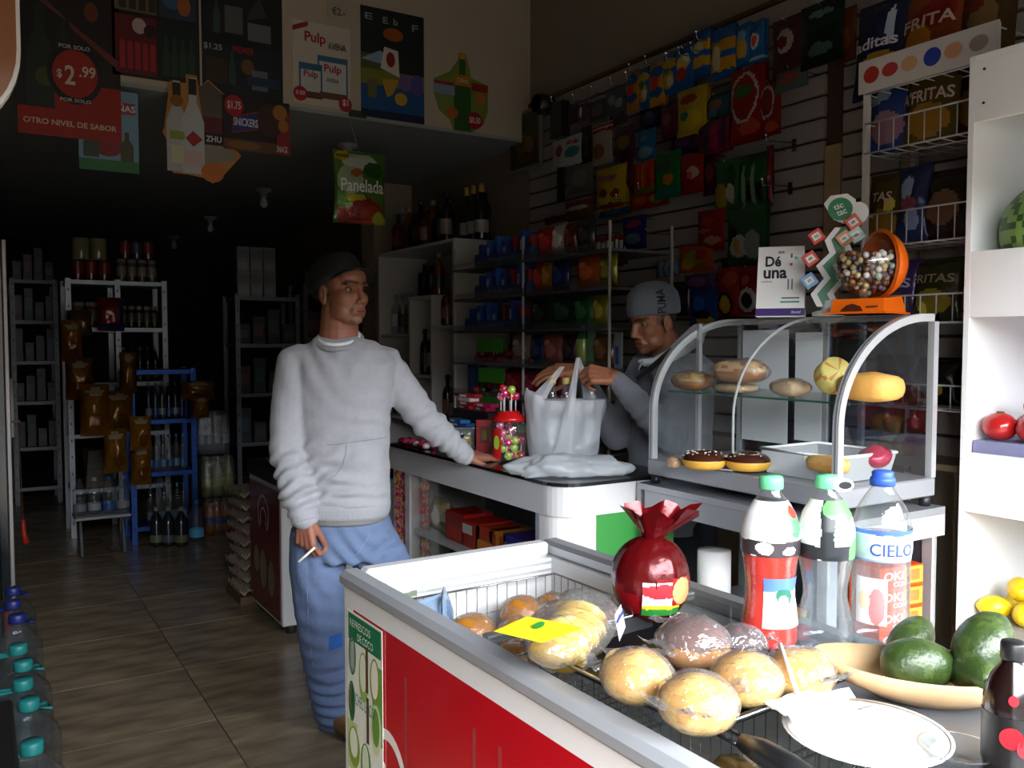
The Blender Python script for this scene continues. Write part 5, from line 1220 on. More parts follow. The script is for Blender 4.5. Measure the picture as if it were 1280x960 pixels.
for (x0, z0, x1, z1, c, nm) in ((-.0775, .003, .0775, .028, '3a1f6a', 'purple_strip'), (.0, .046, .06, .052, '3f9a86', 'green_line'), (.004, .06, .06, .064, '3a3a40', 'dark_line'), (.022, .09, .026, .125, '5a5f70', 'figure_leg'), (.034, .09, .038, .125, '5a5f70', 'figure_leg'), (.028, .17, .036, .178, 'c04a6a', 'figure'), (.03, .196, .036, .21, '4a4f5a', 'figure'), (.042, .19, .052, .2, '6fb8a8', 'figure')):
    MB(c).add([(x0, -.0606 + z0 * math.tan(tl), z0), (x1, -.0606 + z0 * math.tan(tl), z0), (x1, -.0606 + z1 * math.tan(tl), z1), (x0, -.0606 + z1 * math.tan(tl), z1)], [(0, 1, 2, 3)]).build(nm, 'print', sg)
text('deuna!', .03, .01, 'e9e6f2', sg, (.05, -.0612 + .016 * math.tan(tl), .016), RT)
# mint stand
q = Vector((CX1 - .075, 1.85, CT_))
ms = empty('mint_stand', q, R(-50), 'green and white zigzag mint stand behind the gumball machine', 'stand')
MB('f0f0ee').lathe([(0, 0), (.05, 0), (.05, .012), (.02, .02), (.012, .05)], 24).build('foot', 'semi', ms)
def band(cl, wd, c, y, t): # zigzag board
    m = MB(c)
    pts = [(x - wd / 2, z) for x, z in cl] + [(x + wd / 2, z) for x, z in reversed(cl)]
    for a, b_ in zip(cl, cl[1:]): m.poly([(a[0] - wd / 2, a[1]), (a[0] + wd / 2, a[1]), (b_[0] + wd / 2, b_[1]), (b_[0] - wd / 2, b_[1])], y, t)
    return m
zz = [(.0, .03), (-.02, .07), (.02, .12), (-.005, .16), (.035, .2), (.02, .24), (.05, .28)]
band(zz, .07, 'f0f1ee', 0, .006).build('board', 'print', ms); band(zz, .03, '1f7a4a', -.001, .0).build('green_zigzag', 'print', ms)
hp = [(-.05, .02), (-.02, -.03), (.03, -.052), (.03, -.052), (.05, -.02), (.045, .03), (.02, .05), (-.03, .045)]
def HD(x, z): return (x + .03, z + .335)
MB('f2f3f0').poly([HD(x, z) for x, z in hp], -.002, .006).build('header', 'print', ms)
MB('1f7a4a').disc(.03, .337, .037, .036, -.0028).build('header_disc', 'print', ms)
text('tic', .03, .017, 'f2f3f0', ms, (.024, -.0036, .346), (R(90), R(-20), 0), bold=.02); text('tac', .03, .017, 'f2f3f0', ms, (.034, -.0036, .327), (R(90), R(-20), 0), bold=.02)
MB('f2f3f0').disc(.085, .325, .03, .034, .012, .006).build('header_back', 'print', ms)
for i, (x, z, c) in enumerate(((-.028, .235, 'c8361e'), (-.045, .165, 'c8361e'), (-.047, .095, '6fa8d8'), (.08, .275, 'd2502a'), (.055, .225, 'dd9a6a'), (.09, .235, 'b8d8c8'))):
    p = T(q, R(-50)) @ Vector((x, -.012, z)); o = carton('mint_box', ('red mint box on the upper left of the zigzag stand', 'red mint box on the middle left of the zigzag stand', 'blue mint box on the lower left of the zigzag stand', 'orange red mint box under the stand\'s header', 'peach mint box near the stand\'s middle', 'pale green mint box at the stand\'s right')[i], 'mints', (.042, .018, .042), p, R(-50), c, (), ((.2, .25, .8, .75, 'efe9df'), (.35, .4, .65, .6, '4a4a4a')), group='mint boxes on the zigzag stand')
    o.rotation_euler = (0, R(-35), R(-50))
# gumball machine
q = Vector((CX1 - .105, 1.685, CT_)); GR = R(-75)
gm = empty('gumball_machine', q, GR, 'orange gumball machine with clear globe on the pastry case', 'gumball machine')
gb = MB('e2640f'); gb.add([(-.08, -.085, 0), (.08, -.085, 0), (.085, .085, 0), (-.085, .085, 0), (-.075, -.07, .045), (.075, -.07, .045), (.075, .07, .055), (-.075, .07, .055)], [(3, 2, 1, 0), (4, 5, 6, 7), (0, 1, 5, 4), (1, 2, 6, 5), (2, 3, 7, 6), (3, 0, 4, 7)]); gb.build('base', 'gloss', gm)
MB('e2640f').bx(-.095, .095, -.1, .09, 0, .006, bev=.002).build('base_plate', 'gloss', gm)
MB('4a1d0c').poly([(-.05, .008), (-.03, .026), (-.01, .03), (.012, .022), (.02, .008)], -.0845, .0).build('picture', 'print', gm); MB('5a2a10').rect(.028, .018, .062, .023, -.083).build('print_line', 'print', gm)
GC = Vector((0, 0, .15)); GRD = .098
MB().sph(GC, GRD, 36, 22).build('globe', 'glass', gm)
sh = MB('e2640f')
def shell(u, v): # a bowl-shaped rear shell opening to the front left
    a = u * 2 * math.pi; b_ = lerp(0.02, R(72), v); r_ = GRD * 1.03
    p = Vector((math.sin(b_) * math.cos(a), math.cos(b_), math.sin(b_) * math.sin(a))) * r_
    return GC + p
sh.grid(shell, 36, 12, None, True, True); sh.grid(lambda u, v: GC + (Vector(shell(u, 1)) - GC) * lerp(1.0, 1.12, v), 36, 2, None, True, True); sh.grid(lambda u, v: GC + (Vector(shell(u, v)) - GC) * 1.1, 36, 12, None, True, True)
so = sh.build('rear_shell', 'gloss', gm); so.rotation_euler = (0, 0, R(-38))
GB = []
cols = ('b39a68', 'c8beac', '5f3a22', '8f7440', 'd8d4cc', '4f3a48', '9a6228', 'b8a070', '3a2c3a', '6a3a28', '7a9a90')
gball = {c: MB(c).sph((0, 0, 0), .0095, 10, 7).mesh('gumball', 'gloss') for c in cols}
for k in range(26000):
    p = Vector((random.uniform(-1, 1), random.uniform(-1, 1), random.uniform(-1, .38))) * (GRD - .011)
    if p.length > GRD - .0125 or p.length < GRD * .5: continue
    if all((p - g).length > .0172 for g in GB): GB.append(p)
    if len(GB) > 285: break
Mg = T(q, GR)
for i, p in enumerate(GB):
    tag(link('gumball', gball[cols[i % 11]], None, Mg @ (GC + p)), 'small gumball among those filling the clear globe', 'gumball', 'gumballs in the globe')
# ================================================================ fruit in the white shelf
def fruitball(name, loc, r, c, label, grp, sq=.9, stem=None, c2=None):
    m = MB(c); sd = random.random() * 9
    m.sph((0, 0, r * sq), (r, r, r * sq), 20, 12, fn=lambda v: v * (1 + .02 * noise.noise(v * 20 + Vector((sd, 0, 0)))))
    if c2: m.fc = [hx(c2) if noise.noise(m.v[f[0]] * 25) > .15 else q for f, q in zip(m.f, m.fc)]
    o = tag(m.build(name, 'rind' if name != 'tomato' else 'gloss', None, loc), label, name, grp)
    if stem: MB(stem).lathe([(0, 0), (.008, .0), (.012, -.002), (.01, .003), (0, .002)][::-1], 8, (0, 0, 2 * r * sq)).build('stem_end', 'matte', o)
    return o
m = MB('3f6a2a'); wmr = .15
m.sph((0, 0, 0), (wmr * 1.1, wmr, wmr), 48, 24)
m.fc = [hx('2d5420') if math.sin(math.atan2(sum(m.v[i].z for i in f), sum(m.v[i].y for i in f)) * 9 + 2.0 * noise.noise(m.v[f[0]] * 12)) > .25 else hx('7a9a4e') for f in m.f]
tag(m.build('watermelon', 'semi', None, (WX + .175, 1.315, 1.585 + wmr), R(0)), 'large striped green watermelon in the top bin of the white shelf', 'watermelon')
mt = MB('7a7a9a'); mt.bx(WX + .025, W - .05, WY0 + .03, WY1 - .025, .979, 1.13); tag(mt.build('fruit_crate', 'matte'), 'grey purple crate under the tomatoes in the white shelf', 'crate')
tp = [(1.415, 0, 'front left'), (1.318, 0, 'front middle'), (1.221, 0, 'front right'), (1.366, .085, 'rear left'), (1.27, .085, 'rear right'), (1.32, .043, 'topmost')]
for i, (y, dx, nm) in enumerate(tp): fruitball('tomato', (WX + .075 + dx, y, 1.131 + (.062 if i == 5 else 0)), .048, 'a81c1c', nm + ' red tomato in the middle bin of the white shelf', 'tomatoes in the white shelf', .85, '5a4a2a')
lp = [(1.42, .05, 0, 'leftmost'), (1.33, .05, 0, 'second'), (1.24, .05, 0, 'third'), (1.40, .14, 0, 'rear left'), (1.30, .14, 0, 'rear middle'), (1.37, .09, .06, 'topmost'), (1.26, .09, .06, 'upper right')]
m = MB('8a8578'); m.bx(WX + .025, W - .05, WY0 + .03, WY1 - .025, .419, .60); tag(m.build('fruit_crate', 'matte'), 'grey crate under the lemons in the white shelf\'s low bin', 'crate')
for i, (y, dx, dz, nm) in enumerate(lp):
    m = MB('d8b814'); m.sph((0, 0, .034), (.044, .034, .034), 18, 12, fn=lambda v: Vector((v.x * (1 + .12 * (abs(v.x) / .044) ** 6), v.y, v.z)))
    tag(m.build('lemon', 'rind', None, (WX + .03 + dx, y, .6005 + dz), random.random() * 3), nm + ' yellow lemon in the low bin of the white shelf', 'lemon', 'lemons in the white shelf')
fruitball('potato', (WX + .12, 1.18, .655), .05, 'a8794a', 'brown root vegetable beside the lemons in the white shelf', None, .8)
# ================================================================ the slatwall: hooks and hanging packets
def hook(px, py, L=.19, lab=None, grp='display hooks on the slatwall'):
    p = atX(px, py, W - .05 - L * .0); y, z = p.y, p.z
    m = MB('9a9ca0'); m.tube([(0, 0, 0), (-L, 0, -.012), (-L - .006, 0, .012)], .0026, 6); m.box((.003, 0, -.01), (.006, .02, .05))
    o = tag(m.build('display_hook', 'chrome', None, (SLATX - .0165, y, z)), lab, 'hook', grp)
    MB('d8dadc').sph((-L - .006, 0, .012), .006, 8, 6).build('tip', 'chrome', o)
    return o
# row of hooks along the top edge (tips measured in the photo)
for i, (px, py) in enumerate(((674, 134), (686, 121), (713, 118), (736, 108), (760, 97), (779, 90), (783, 80), (803, 70), (829, 66), (845, 59), (860, 53), (867, 39))):
    p = atX(px, py, W - .25); hk = MB('9a9ca0'); hk.tube([(0, 0, 0), (-.19, 0, -.008), (-.197, 0, .02)], .0026, 6); hk.box((.003, 0, -.01), (.006, .02, .05))
    o = tag(hk.build('display_hook', 'chrome', None, (SLATX - .0165, p.y, min(2.83, p.z - .02))), ('first', 'second', 'third', 'fourth', 'fifth', 'sixth', 'seventh', 'eighth', 'ninth', 'tenth', 'eleventh', 'twelfth')[i] + ' bare wire hook along the slatwall\'s top edge, counted from the corner', 'hook', 'bare hooks on the slatwall')
    MB('e2e4e6').sph((-.197, 0, .022), .006, 8, 6).build('tip', 'chrome', o)
for i, (px, py, lab) in enumerate(((800, 250, 'empty wire hook above the empty slats behind the shopkeeper'), (828, 236, 'empty wire hook beside the red packet column'), (838, 292, 'bent empty hook left of the red hanging bag'), (990, 178, 'long empty hook high on the slatwall near the snack rack'), (985, 232, 'empty hook between the two wooden strips'))):
    hook(px, py, .16, lab, 'bare hooks on the slatwall')
WPX = W - .16
def wp(rect, base, label, blobs=(), words=(), X=WPX, d=.035, cat='snack', name='snack_bag', grp='packets hanging on the slatwall', depth=1, mat='foil'):
    o = wallpacket(name, label, cat, rect, X, base, blobs, words, d, mat, grp)
    # its hook, reaching from the wall through the crimped top
    x0, y0, x1, y1 = rect; p = atX((x0 + x1) / 2, y0 + (y1 - y0) * .045, X)
    m = MB('8d8f93'); m.tube([(SLATX - .013 - X, 0, 0), (-.02, 0, 0), (-.024, 0, .01)], .0022, 5)
    tag(m.build('display_hook', 'chrome', None, (X, p.y, p.z)), ' '.join(('wire hook carrying the ' + label).split()[:15]), 'hook', 'loaded hooks on the slatwall')
    if depth > 1:
        for k in range(1, depth):
            c = o.copy(); col.objects.link(c); c.location = o.location + Vector((d * .75 * k, .006 * k, .004 * k)); c['label'] = ' '.join(('second packet behind the ' + label).split()[:15])
    return o
YB = ((.5, .72, .45, .14, 'd8a818'), (.45, .35, .4, .22, 'd8a018'), (.4, .55, .2, .1, '2a8a4a'), (.6, .3, .2, .12, 'e8d8b0'))
BY2 = ((.5, .75, .42, .16, '1a5a9a'), (.5, .3, .42, .12, '1a5a9a'), (.45, .5, .25, .16, 'd83a1a'))
for i, (r_, b0, bl0, lab) in enumerate((
    ((783, 88, 800, 138), 'c8861a', BY2, 'yellow and blue chips packet at the far end of the top row'),
    ((799, 84, 814, 134), '1f5f9f', YB, 'blue chips packet second in the top row'),
    ((812, 78, 832, 132), 'd09a1e', BY2, 'golden chips packet third in the top row'),
    ((829, 66, 848, 118), '1d64a8', YB, 'blue chips packet fourth in the top row'),
    ((844, 58, 868, 112), '1a60a4', ((.5, .6, .35, .2, 'e8c85a'), (.4, .35, .3, .15, 'c83a2a'), (.7, .7, .15, .1, 'f0f0e0')), 'blue packet with cream centre, fifth in the top row'),
    ((866, 38, 888, 96), '1a62aa', (('b', .55, .75, 'd8a81c'), ('b', .2, .42, 'd8a81c'), (.4, .62, .3, .12, 'e8e0b0')), 'blue and yellow banded chips packet in the top row'),
    ((888, 34, 920, 96), '1a62aa', (('b', .5, .72, 'd09a1c'), ('b', .12, .36, 'd8a01c'), (.3, .4, .2, .25, 'e8d8a0')), 'widest blue and yellow chips packet in the top row'),
    ((920, 30, 938, 82), '1c6ab0', ((.5, .4, .4, .25, 'd8b040'), (.5, .7, .3, .12, '8ab0c8')), 'blue chips packet next to last in the top row'),
    ((937, 26, 956, 78), '1c70b8', ((.45, .5, .3, .2, 'f0f0ec'), (.45, .5, .2, .14, 'd84a2a'), ('b', .06, .14, 'c8d8e0')), 'light blue chips packet with white badge ending the top row'))):
    wp(r_, b0, lab, bl0, depth=2)
wp((846, 110, 884, 168), 'c8a814', 'large yellow sweets bag under the chips row', ((.45, .75, .3, .1, 'a03a2a'), (.5, .3, .4, .2, 'd8c030'), (.3, .4, .15, .1, '2a7a5a')), depth=2)
wp((912, 84, 956, 178), '9a1a18', 'large red bag with a white ring print', ((.45, .6, .42, .34, 'd8c8b8'), (.45, .6, .36, .29, '9a1a18'), (.42, .68, .28, .09, '2f6a2a'), (.6, .18, .3, .1, 'd04a3a')), depth=2)
wp((950, 100, 976, 170), '8a1614', 'dark red bag beside the large red ring print bag', ((.4, .6, .4, .3, 'c8b8a8'), (.4, .6, .33, .25, '8a1614'), (.6, .15, .3, .1, 'c84a3a')))
wp((740, 154, 766, 206), 'b8a89a', 'white and red topped biscuit packet', (('b', .78, .97, '9a1c1c'), ('b', .86, .9, 'e8e0d8'), (.4, .32, .3, .18, 'a05a3a')))
wp((768, 158, 794, 200), '4a1c38', 'dark purple sweets packet beside the biscuit packet', ((.5, .5, .35, .2, '8a6a1c'),))
wp((797, 162, 820, 200), '1a68a0', 'bright blue sweets packet in the second row', ((.5, .25, .4, .18, '7aa8b8'), (.4, .7, .2, .1, '4a98c8')))
wp((826, 130, 846, 172), '5a1a30', 'maroon packet left of the yellow sweets bag', ((.5, .5, .3, .2, '7a3a4a'),))
wp((872, 150, 912, 192), '7a1a3a', 'wine coloured candy bundle below the yellow sweets bag', ((.3, .5, .1, .5, '3a3a4a'), (.6, .4, .1, .5, 'a02a4a'), (.85, .5, .08, .5, '4a1a4a')), depth=2)
wp((745, 208, 783, 262), 'd8b814', 'yellow bag with purple lettering hanging on the slatwall', ((.5, .25, .4, .14, 'e8d040'), (.3, .4, .15, .1, 'a83a2a'), (.7, .35, .15, .1, 'a83a2a'), (.5, .08, .5, .06, 'a03020')), (('Plop', .48, .72, .62, .15, '8a1a6a'),), depth=2)
wp((792, 202, 818, 242), 'c83c10', 'orange striped candy packet beside the yellow bag', ((.3, .5, .06, .5, 'e86a2a'), (.55, .5, .06, .5, 'e86a2a'), (.8, .5, .06, .5, 'a82a08'), ('b', .02, .16, '6a7a2a')))
wp((818, 190, 851, 248), '1a7a34', 'green sweets bag with orange print', ((.45, .7, .28, .12, '4a5a4a'), (.6, .4, .2, .12, 'c8801c'), ('b', .05, .2, '157a6a')))
wp((850, 192, 880, 242), '9a1c1a', 'red bag with pale fruit print beside the green bag', ((.6, .5, .25, .16, 'c8a888'), (.5, .45, .15, .1, 'd86a4a'), ('b', .06, .18, 'a01a1a')))
wp((893, 200, 925, 258), '2a6a2e', 'green and yellow jelly packet in the lower cluster', ((.3, .25, .3, .25, 'a8901c'), (.7, .6, .2, .3, '1a4a1e'), (.7, .25, .15, .2, 'c8b8a0')), depth=2)
wp((922, 196, 958, 256), '1f5a28', 'dark green jelly packet with pale stripes', ((.25, .4, .08, .45, '8ab08a'), (.6, .4, .08, .45, '7aa87a'), (.45, .25, .1, .2, '241414'), (.8, .25, .1, .2, '241414')), depth=2)
wp((872, 262, 906, 314), '9a1416', 'plain red bag hanging low on the slatwall', ((.6, .25, .3, .1, 'c88a6a'), (.4, .7, .3, .1, 'b03a2a'), (.3, .5, .3, .05, 'c05a4a')))
wp((908, 258, 958, 328), '2a5a34', 'large green bag with white and yellow print', ((.35, .3, .25, .22, 'c8c8c0'), (.7, .3, .2, .25, '9aa8a0'), (.3, .3, .1, .12, 'c8a020'), (.2, .55, .12, .1, '101410')), depth=2)
wp((778, 270, 808, 312), '1a2f8a', 'dark blue sweets bag with pink print', ((.5, .75, .35, .12, 'a82a5a'), (.5, .32, .35, .15, '7a98a0')))
wp((848, 306, 892, 340), 'b8501c', 'orange mixed fruit bag below the plain red bag', ((.5, .5, .35, .25, '8a9a2a'), (.3, .3, .2, .2, 'd8a02a'), (.7, .6, .15, .2, 'a82a1a')))
wp((820, 326, 848, 346), '7a98c8', 'pale blue striped packet above the shopkeeper\'s beanie', ((.3, .5, .08, .5, 'c8d8e8'), (.6, .5, .08, .5, 'c8d8e8')))
wp((855, 343, 893, 362), '5a3a6a', 'lilac candy packet behind the shopkeeper', ((.5, .5, .3, .3, '8a5a9a'),))
wp((862, 360, 898, 408), '1c3f8a', 'blue cookie bag behind the shopkeeper', ((.4, .6, .25, .2, '2a6ac0'), (.6, .15, .3, .14, 'c8a82a'), (.5, .3, .3, .1, '10203a')))
wp((896, 334, 926, 396), 'a0281a', 'red snack bag with dark oval beside the card sign', ((.4, .25, .34, .24, '15151a'), (.4, .25, .26, .17, 'c8a020'), (.6, .75, .3, .15, 'c84a2a')))
wp((922, 332, 950, 394), '9a1a1e', 'red and white printed snack bag next to the card sign', ((.5, .3, .4, .25, 'e0dcd8'), (.5, .3, .25, .15, '3a2420'), (.4, .7, .2, .1, 'd85a4a')))
wp((842, 352, 862, 395), '2a1a2a', 'dark purple packet behind the beanie', ((.5, .5, .3, .2, '4a2a4a'),))
for (r_, b0, lab, bl0) in (((726, 158, 741, 206), '2a2826', 'narrow dark grey packet between card pack and biscuit packet', ((.5, .5, .3, .3, '4a4440'),)),
    ((748, 256, 788, 270), '1a6a86', 'flat teal packet under the yellow lettered bag', ((.5, .5, .3, .3, '2a86a0'),)), ((786, 240, 836, 260), 'b03c12', 'flat orange red packet under the orange striped candy', ((.3, .5, .2, .3, 'd85a1c'), (.75, .5, .15, .3, 'c8a01c'))),
    ((879, 190, 898, 244), '5a1820', 'dark maroon packet right of the red fruit bag', ((.5, .5, .3, .2, '8a3a34'),)), ((880, 118, 912, 152), '2a4a5a', 'blue grey candy packet between yellow and red bags', ((.5, .6, .3, .2, '8a6a5a'), (.4, .3, .2, .15, '5a8a9a'))),
    ((762, 120, 784, 156), '4a4440', 'grey brown sachet card near the top row\'s start', ((.5, .5, .3, .3, '6a625c'),)), ((800, 134, 828, 162), '14203a', 'dark navy packet under the golden chips', ((.5, .5, .3, .3, '2a3a6a'),)),
    ((776, 196, 792, 238), '6a1c2a', 'dark red packet between yellow bag and orange candy', ((.5, .4, .3, .2, '9a3a3a'),)), ((838, 166, 872, 190), '3a1a4a', 'violet packet above the green sweets bag', ((.5, .5, .3, .3, '5a2a6a'),)),
    ((900, 320, 960, 338), '14301c', 'dark green packet tail under the large green bag', ((.5, .5, .3, .3, '24502a'),)), ((958, 182, 966, 258), '7a1418', 'thin red packet edge at the slatwall panel\'s end', ())):
    wp(r_, b0, lab, bl0, X=WPX + .03)
# brushes with red tops on one hook
bp_ = atX(737, 324, WPX)
for i in range(9):
    q = atX(737 + i * 5.6, 322, WPX); e = empty('toothbrush_pack', (WPX, q.y, atX(757, 324, WPX).z - .008 * (i % 2)), R(-90), 'white handled brush with red top, ' + ('first', 'second', 'third', 'fourth', 'fifth', 'sixth', 'seventh', 'eighth', 'last')[i] + ' of the hanging row', 'brush', 'hanging brushes')
    MB('d8d8da').box((0, 0, .05), (.016, .012, .085), bev=.003).build('handle', 'semi', e); MB('9a1418').box((0, 0, .108), (.03, .01, .03), bev=.002).build('top_card', 'print', e); MB('4a1a3a').box((0, 0, -.015), (.026, .014, .045), bev=.003).build('bristles', 'matte', e)
tag(MB('8d8f93').tube([(SLATX - .02, bp_.y, atX(757, 324, WPX).z + .124), (WPX - .01, bp_.y - .0, atX(757, 324, WPX).z + .124)], .003, 6).tube([(WPX - .004, bp_.y + .03, atX(757, 324, WPX).z + .124), (WPX - .004, bp_.y - .26, atX(757, 324, WPX).z + .124)], .004, 6).build('hanging_rail', 'chrome'), 'thin metal rail carrying the row of red topped brushes', 'rail')
# dark goods near the corner: accessories, cards
wp((690, 172, 727, 208), 'c9c6c4', 'white card pack with teal and red hearts print', ((.25, .6, .12, .2, 'a03a4a'), (.7, .45, .25, .18, '1f7a78'), (.6, .8, .1, .08, 'c03a4a'), (.8, .78, .1, .08, 'c03a4a')), mat='print', d=.012, cat='card pack', name='card_pack')
wp((710, 130, 724, 155), '2a2422', 'small black lighter card high on the slatwall', ((.5, .5, .2, .4, '3a2a2a'),), mat='semi', d=.012, cat='card pack', name='card_pack')
wp((722, 130, 734, 152), '6a3a44', 'small pink lighter card with white stripe', ((.4, .55, .14, .3, 'f0e8f0'),), mat='gloss', d=.012, cat='card pack', name='card_pack')
wp((735, 125, 760, 150), '3a3438', 'dark accessory card under the hook row', ((.5, .5, .3, .3, '6a5a5a'),), mat='semi', d=.012, cat='card pack', name='card_pack')
wp((758, 112, 782, 142), '3a4a58', 'blue grey accessory card under the hook row', ((.3, .6, .2, .2, '8a98a8'), (.7, .4, .2, .2, 'a89880')), mat='semi', d=.012, cat='card pack', name='card_pack')
wp((696, 208, 706, 252), '0f0f11', 'narrow black cable packet hanging below the card pack', (), mat='semi', d=.02, cat='card pack', name='card_pack')
wp((708, 206, 742, 240), '6a6660', 'grey clear packet below the white card pack', ((.5, .5, .3, .3, '8a867e'),), mat='semi', d=.014)
wp((706, 250, 742, 276), '7a5a34', 'small jar pack of amber sweets with a red top', (('b', .7, 1, '8a2024'), (.5, .6, .4, .1, 'd8d0c8')), d=.05)
wp((680, 270, 712, 296), '5a1a1e', 'dark red accessory pack above the blue trays', (('b', .4, .62, 'a8a49e'), ('b', 0, .3, '0c0c0e')), mat='semi')
e = empty('wall_speaker', atX(688, 132, W - .12), R(-90), 'round black speaker fixed on the wall near the corner', 'speaker')
MB('1c1714').lathe([(0, 0), (.055, 0), (.06, .02), (.06, .09), (.05, .1)], 22, M=T((0, .0, 0), rx=R(90))).build('housing', 'semi', e); MB('3a3634').lathe([(0, .0), (.045, .0), (.04, -.006)][::-1], 18, M=T((0, -.1, 0), rx=R(90))).build('cone', 'matte', e)
tag(MB('14100f').box((0, 0, 0), (.13, .06, .2), bev=.01).build('black_pouch', 'cloth', None, atX(700, 150, W - .12) + Vector((0, 0, 0)), R(-90)), 'black pouch hanging under the round speaker', 'pouch')
fp = atX(657, 176, W - .05); fr = empty('framed_picture', fp, R(-90), 'small framed picture at the far end of the slatwall', 'picture')
MB('8a8578').box((0, 0, 0), (.36, .02, .36), bev=.004).build('frame', 'semi', fr); MB('3a3a20').rect(-.16, -.16, .16, .16, -.0108).build('print', 'print', fr)
for (x, z, rx, rz, c) in ((-.05, .02, .06, .09, '5a6a2a'), (.04, -.04, .07, .06, '8a5a1a'), (.02, .08, .05, .04, '2a3a1a'), (.0, -.1, .09, .03, '6a4a1a')): MB(c).disc(x, z, rx, rz, -.0114).build('painted_patch', 'print', fr)
wp((575, 222, 640, 245), '14301c', 'dark green bundle hanging beyond the header wall', ((.3, .5, .2, .3, '1f4a2a'), (.7, .5, .2, .3, '0c1a10')), d=.06) if False else None
# ================================================================ white wire rack of crisps by the white shelf
RX, RY0, RY1 = 2.62, 1.50, 1.94
rk = empty('wire_rack', (RX, RY1, 0), 0, 'white wire rack of crisp bags beside the white shelf', 'rack')
def rl(x, y, z): return (x - RX, y - RY1, z)
for x in (RX, W - .06):
    for y in (RY1, RY0): MB('c8c4c0').bx(x - RX - .009, x - RX + .009, y - RY1 - .009, y - RY1 + .009, 0, 2.37).build('post', 'semi', rk)
LV = [(2.26, 2.36), (2.06, 2.16), (1.74, 1.85), (1.48, 1.57), (1.20, 1.28)]
for z0, z1 in LV:
    g = MB('c9c6c2')
    for z in (z0, z1): g.tube([rl(RX - .01, RY0, z), rl(RX - .01, RY1, z)], .003, 6)
    n = 8
    for i in range(n + 1):
        y = lerp(RY0, RY1, i / n); g.tube([rl(RX - .01, y, z1), rl(RX - .01, y, z0), rl(W - .06, y, z0)], .0022, 5)
    for x in (RX + .08, RX + .17): g.tube([rl(x, RY0, z0), rl(x, RY1, z0)], .0025, 5)
    for y in (RY0, RY1): g.tube([rl(RX - .01, y, z1), rl(W - .06, y, z1)], .0025, 5)
    o = g.build('wire_shelf', 'semi', rk)
bn = MB('cfc8c4').bx(-.022, -.016, RY0 - RY1 - .02, .02, 2.262, 2.37).build('banner', 'print', rk)
for i, (dy, c, rz_) in enumerate(((-.03, 'a8322a', .035), (-.1, 'b03a3a', .028), (-.17, 'c8a070', .03), (-.25, '2a3f9a', .036), (-.32, 'c89070', .03), (-.4, '9a8a80', .03))):
    MB(c).disc(0, 0, .03, rz_ * .8, 0, .0, M=T((-.0226, dy, 2.318), R(-90))).build('banner_print', 'print', bn)
def rackbag(rect, base, label, blobs=(), words=(), X=RX + .06, d=.07, lean=0.0):
    o = wallpacket('crisp_bag', label, 'crisps', rect, X, base, blobs, words, d, 'foil', 'crisp bags on the wire rack', 26, 30)
    if lean: o.rotation_euler = (R(lean), 0, R(-90))
    return o
DK = '1a1a20'
def shelf_bag(px0, px1, lvl, hpx, base, label, blobs=(), words=(), X=RX + .06, d=.07, lean=-6):
    z = LV[lvl][0] + .004; p0 = atX(px0, 300, X); p1 = atX(px1, 300, X); w = p0.y - p1.y; cy = (p0.y + p1.y) / 2
    dep = (Vector((X, cy, 0)) - CO).dot(HF); h = hpx * dep / FPX
    o = packet('crisp_bag', label, 'crisps', w, h, d, base, blobs, words, 'foil', 'crisp bags on the wire rack', 26, 30, (X, cy, z), R(-90)); o.rotation_euler = (R(lean), 0, R(-90)); return o
shelf_bag(1062, 1130, 0, 120, '1a2548', 'dark blue crisp bag on top of the wire rack', ((.5, .3, .35, .14, 'c89a2a'), (.7, .7, .08, .2, 'c8d8f0')), (('aditas', .5, .52, .75, .12, 'd8d4e0'),))
shelf_bag(1120, 1200, 0, 120, '8a3a14', 'orange brown crisp bag on top of the wire rack', ((.3, .4, .25, .2, 'c8801c'), (.6, .7, .3, .15, '8a1a14')), (('FRITA', .5, .6, .8, .13, 'd0b0a0'),))
shelf_bag(1190, 1262, 0, 115, '4a3418', 'dull brown crisp bag at the top rack\'s right', ((.5, .5, .3, .2, '8a6a3a'), (.3, .7, .2, .1, '7a2a1a')))
shelf_bag(1082, 1135, 1, 100, '2a4484', 'blue crisp bag at the left of the rack\'s second shelf', ((.5, .3, .4, .2, 'a07a8a'), (.3, .7, .3, .1, '9ab0d8')))
shelf_bag(1125, 1195, 1, 112, '5a4a14', 'gold crisp bag with pale lettering on the rack\'s second shelf', (('b', .8, .86, 'd8b83a'), (.5, .25, .4, .18, 'a8782a'), (.7, .85, .3, .03, 'f0d860')), (('A\'FRITAS', .5, .5, .9, .14, 'c8a8a0'),), X=RX + .05)
shelf_bag(1185, 1240, 1, 108, '4a1a14', 'dark red crisp bag at the right of the rack\'s second shelf', ((.5, .35, .35, .2, '8a6a24'),), X=RX + .1)
shelf_bag(1082, 1128, 2, 92, '4a3a10', 'dark gold crisp bag on the rack\'s third shelf', ((.5, .3, .4, .2, '8a6a1c'), (.7, .55, .15, .1, 'e8d060')), (('TAS', .55, .65, .5, .13, 'b8a898'),))
shelf_bag(1118, 1160, 2, 98, '24305a', 'silver blue crisp bag in the middle of the rack\'s third shelf', ((.4, .7, .2, .15, 'a8b8d8'), (.6, .3, .2, .15, '8a98c8'), (.5, .5, .25, .08, 'a04a5a')), X=RX + .05)
shelf_bag(1150, 1212, 2, 90, '2a1c18', 'dark crisp bag with tan crisps print on the third shelf', ((.5, .45, .35, .25, '7a5a44'),))
shelf_bag(1082, 1150, 3, 78, '3a2a5a', 'purple crisp bag on the rack\'s fourth shelf', ((.5, .3, .4, .2, '5a4a3a'),), (('FRITAS', .5, .6, .8, .15, '9a8aa8'),))
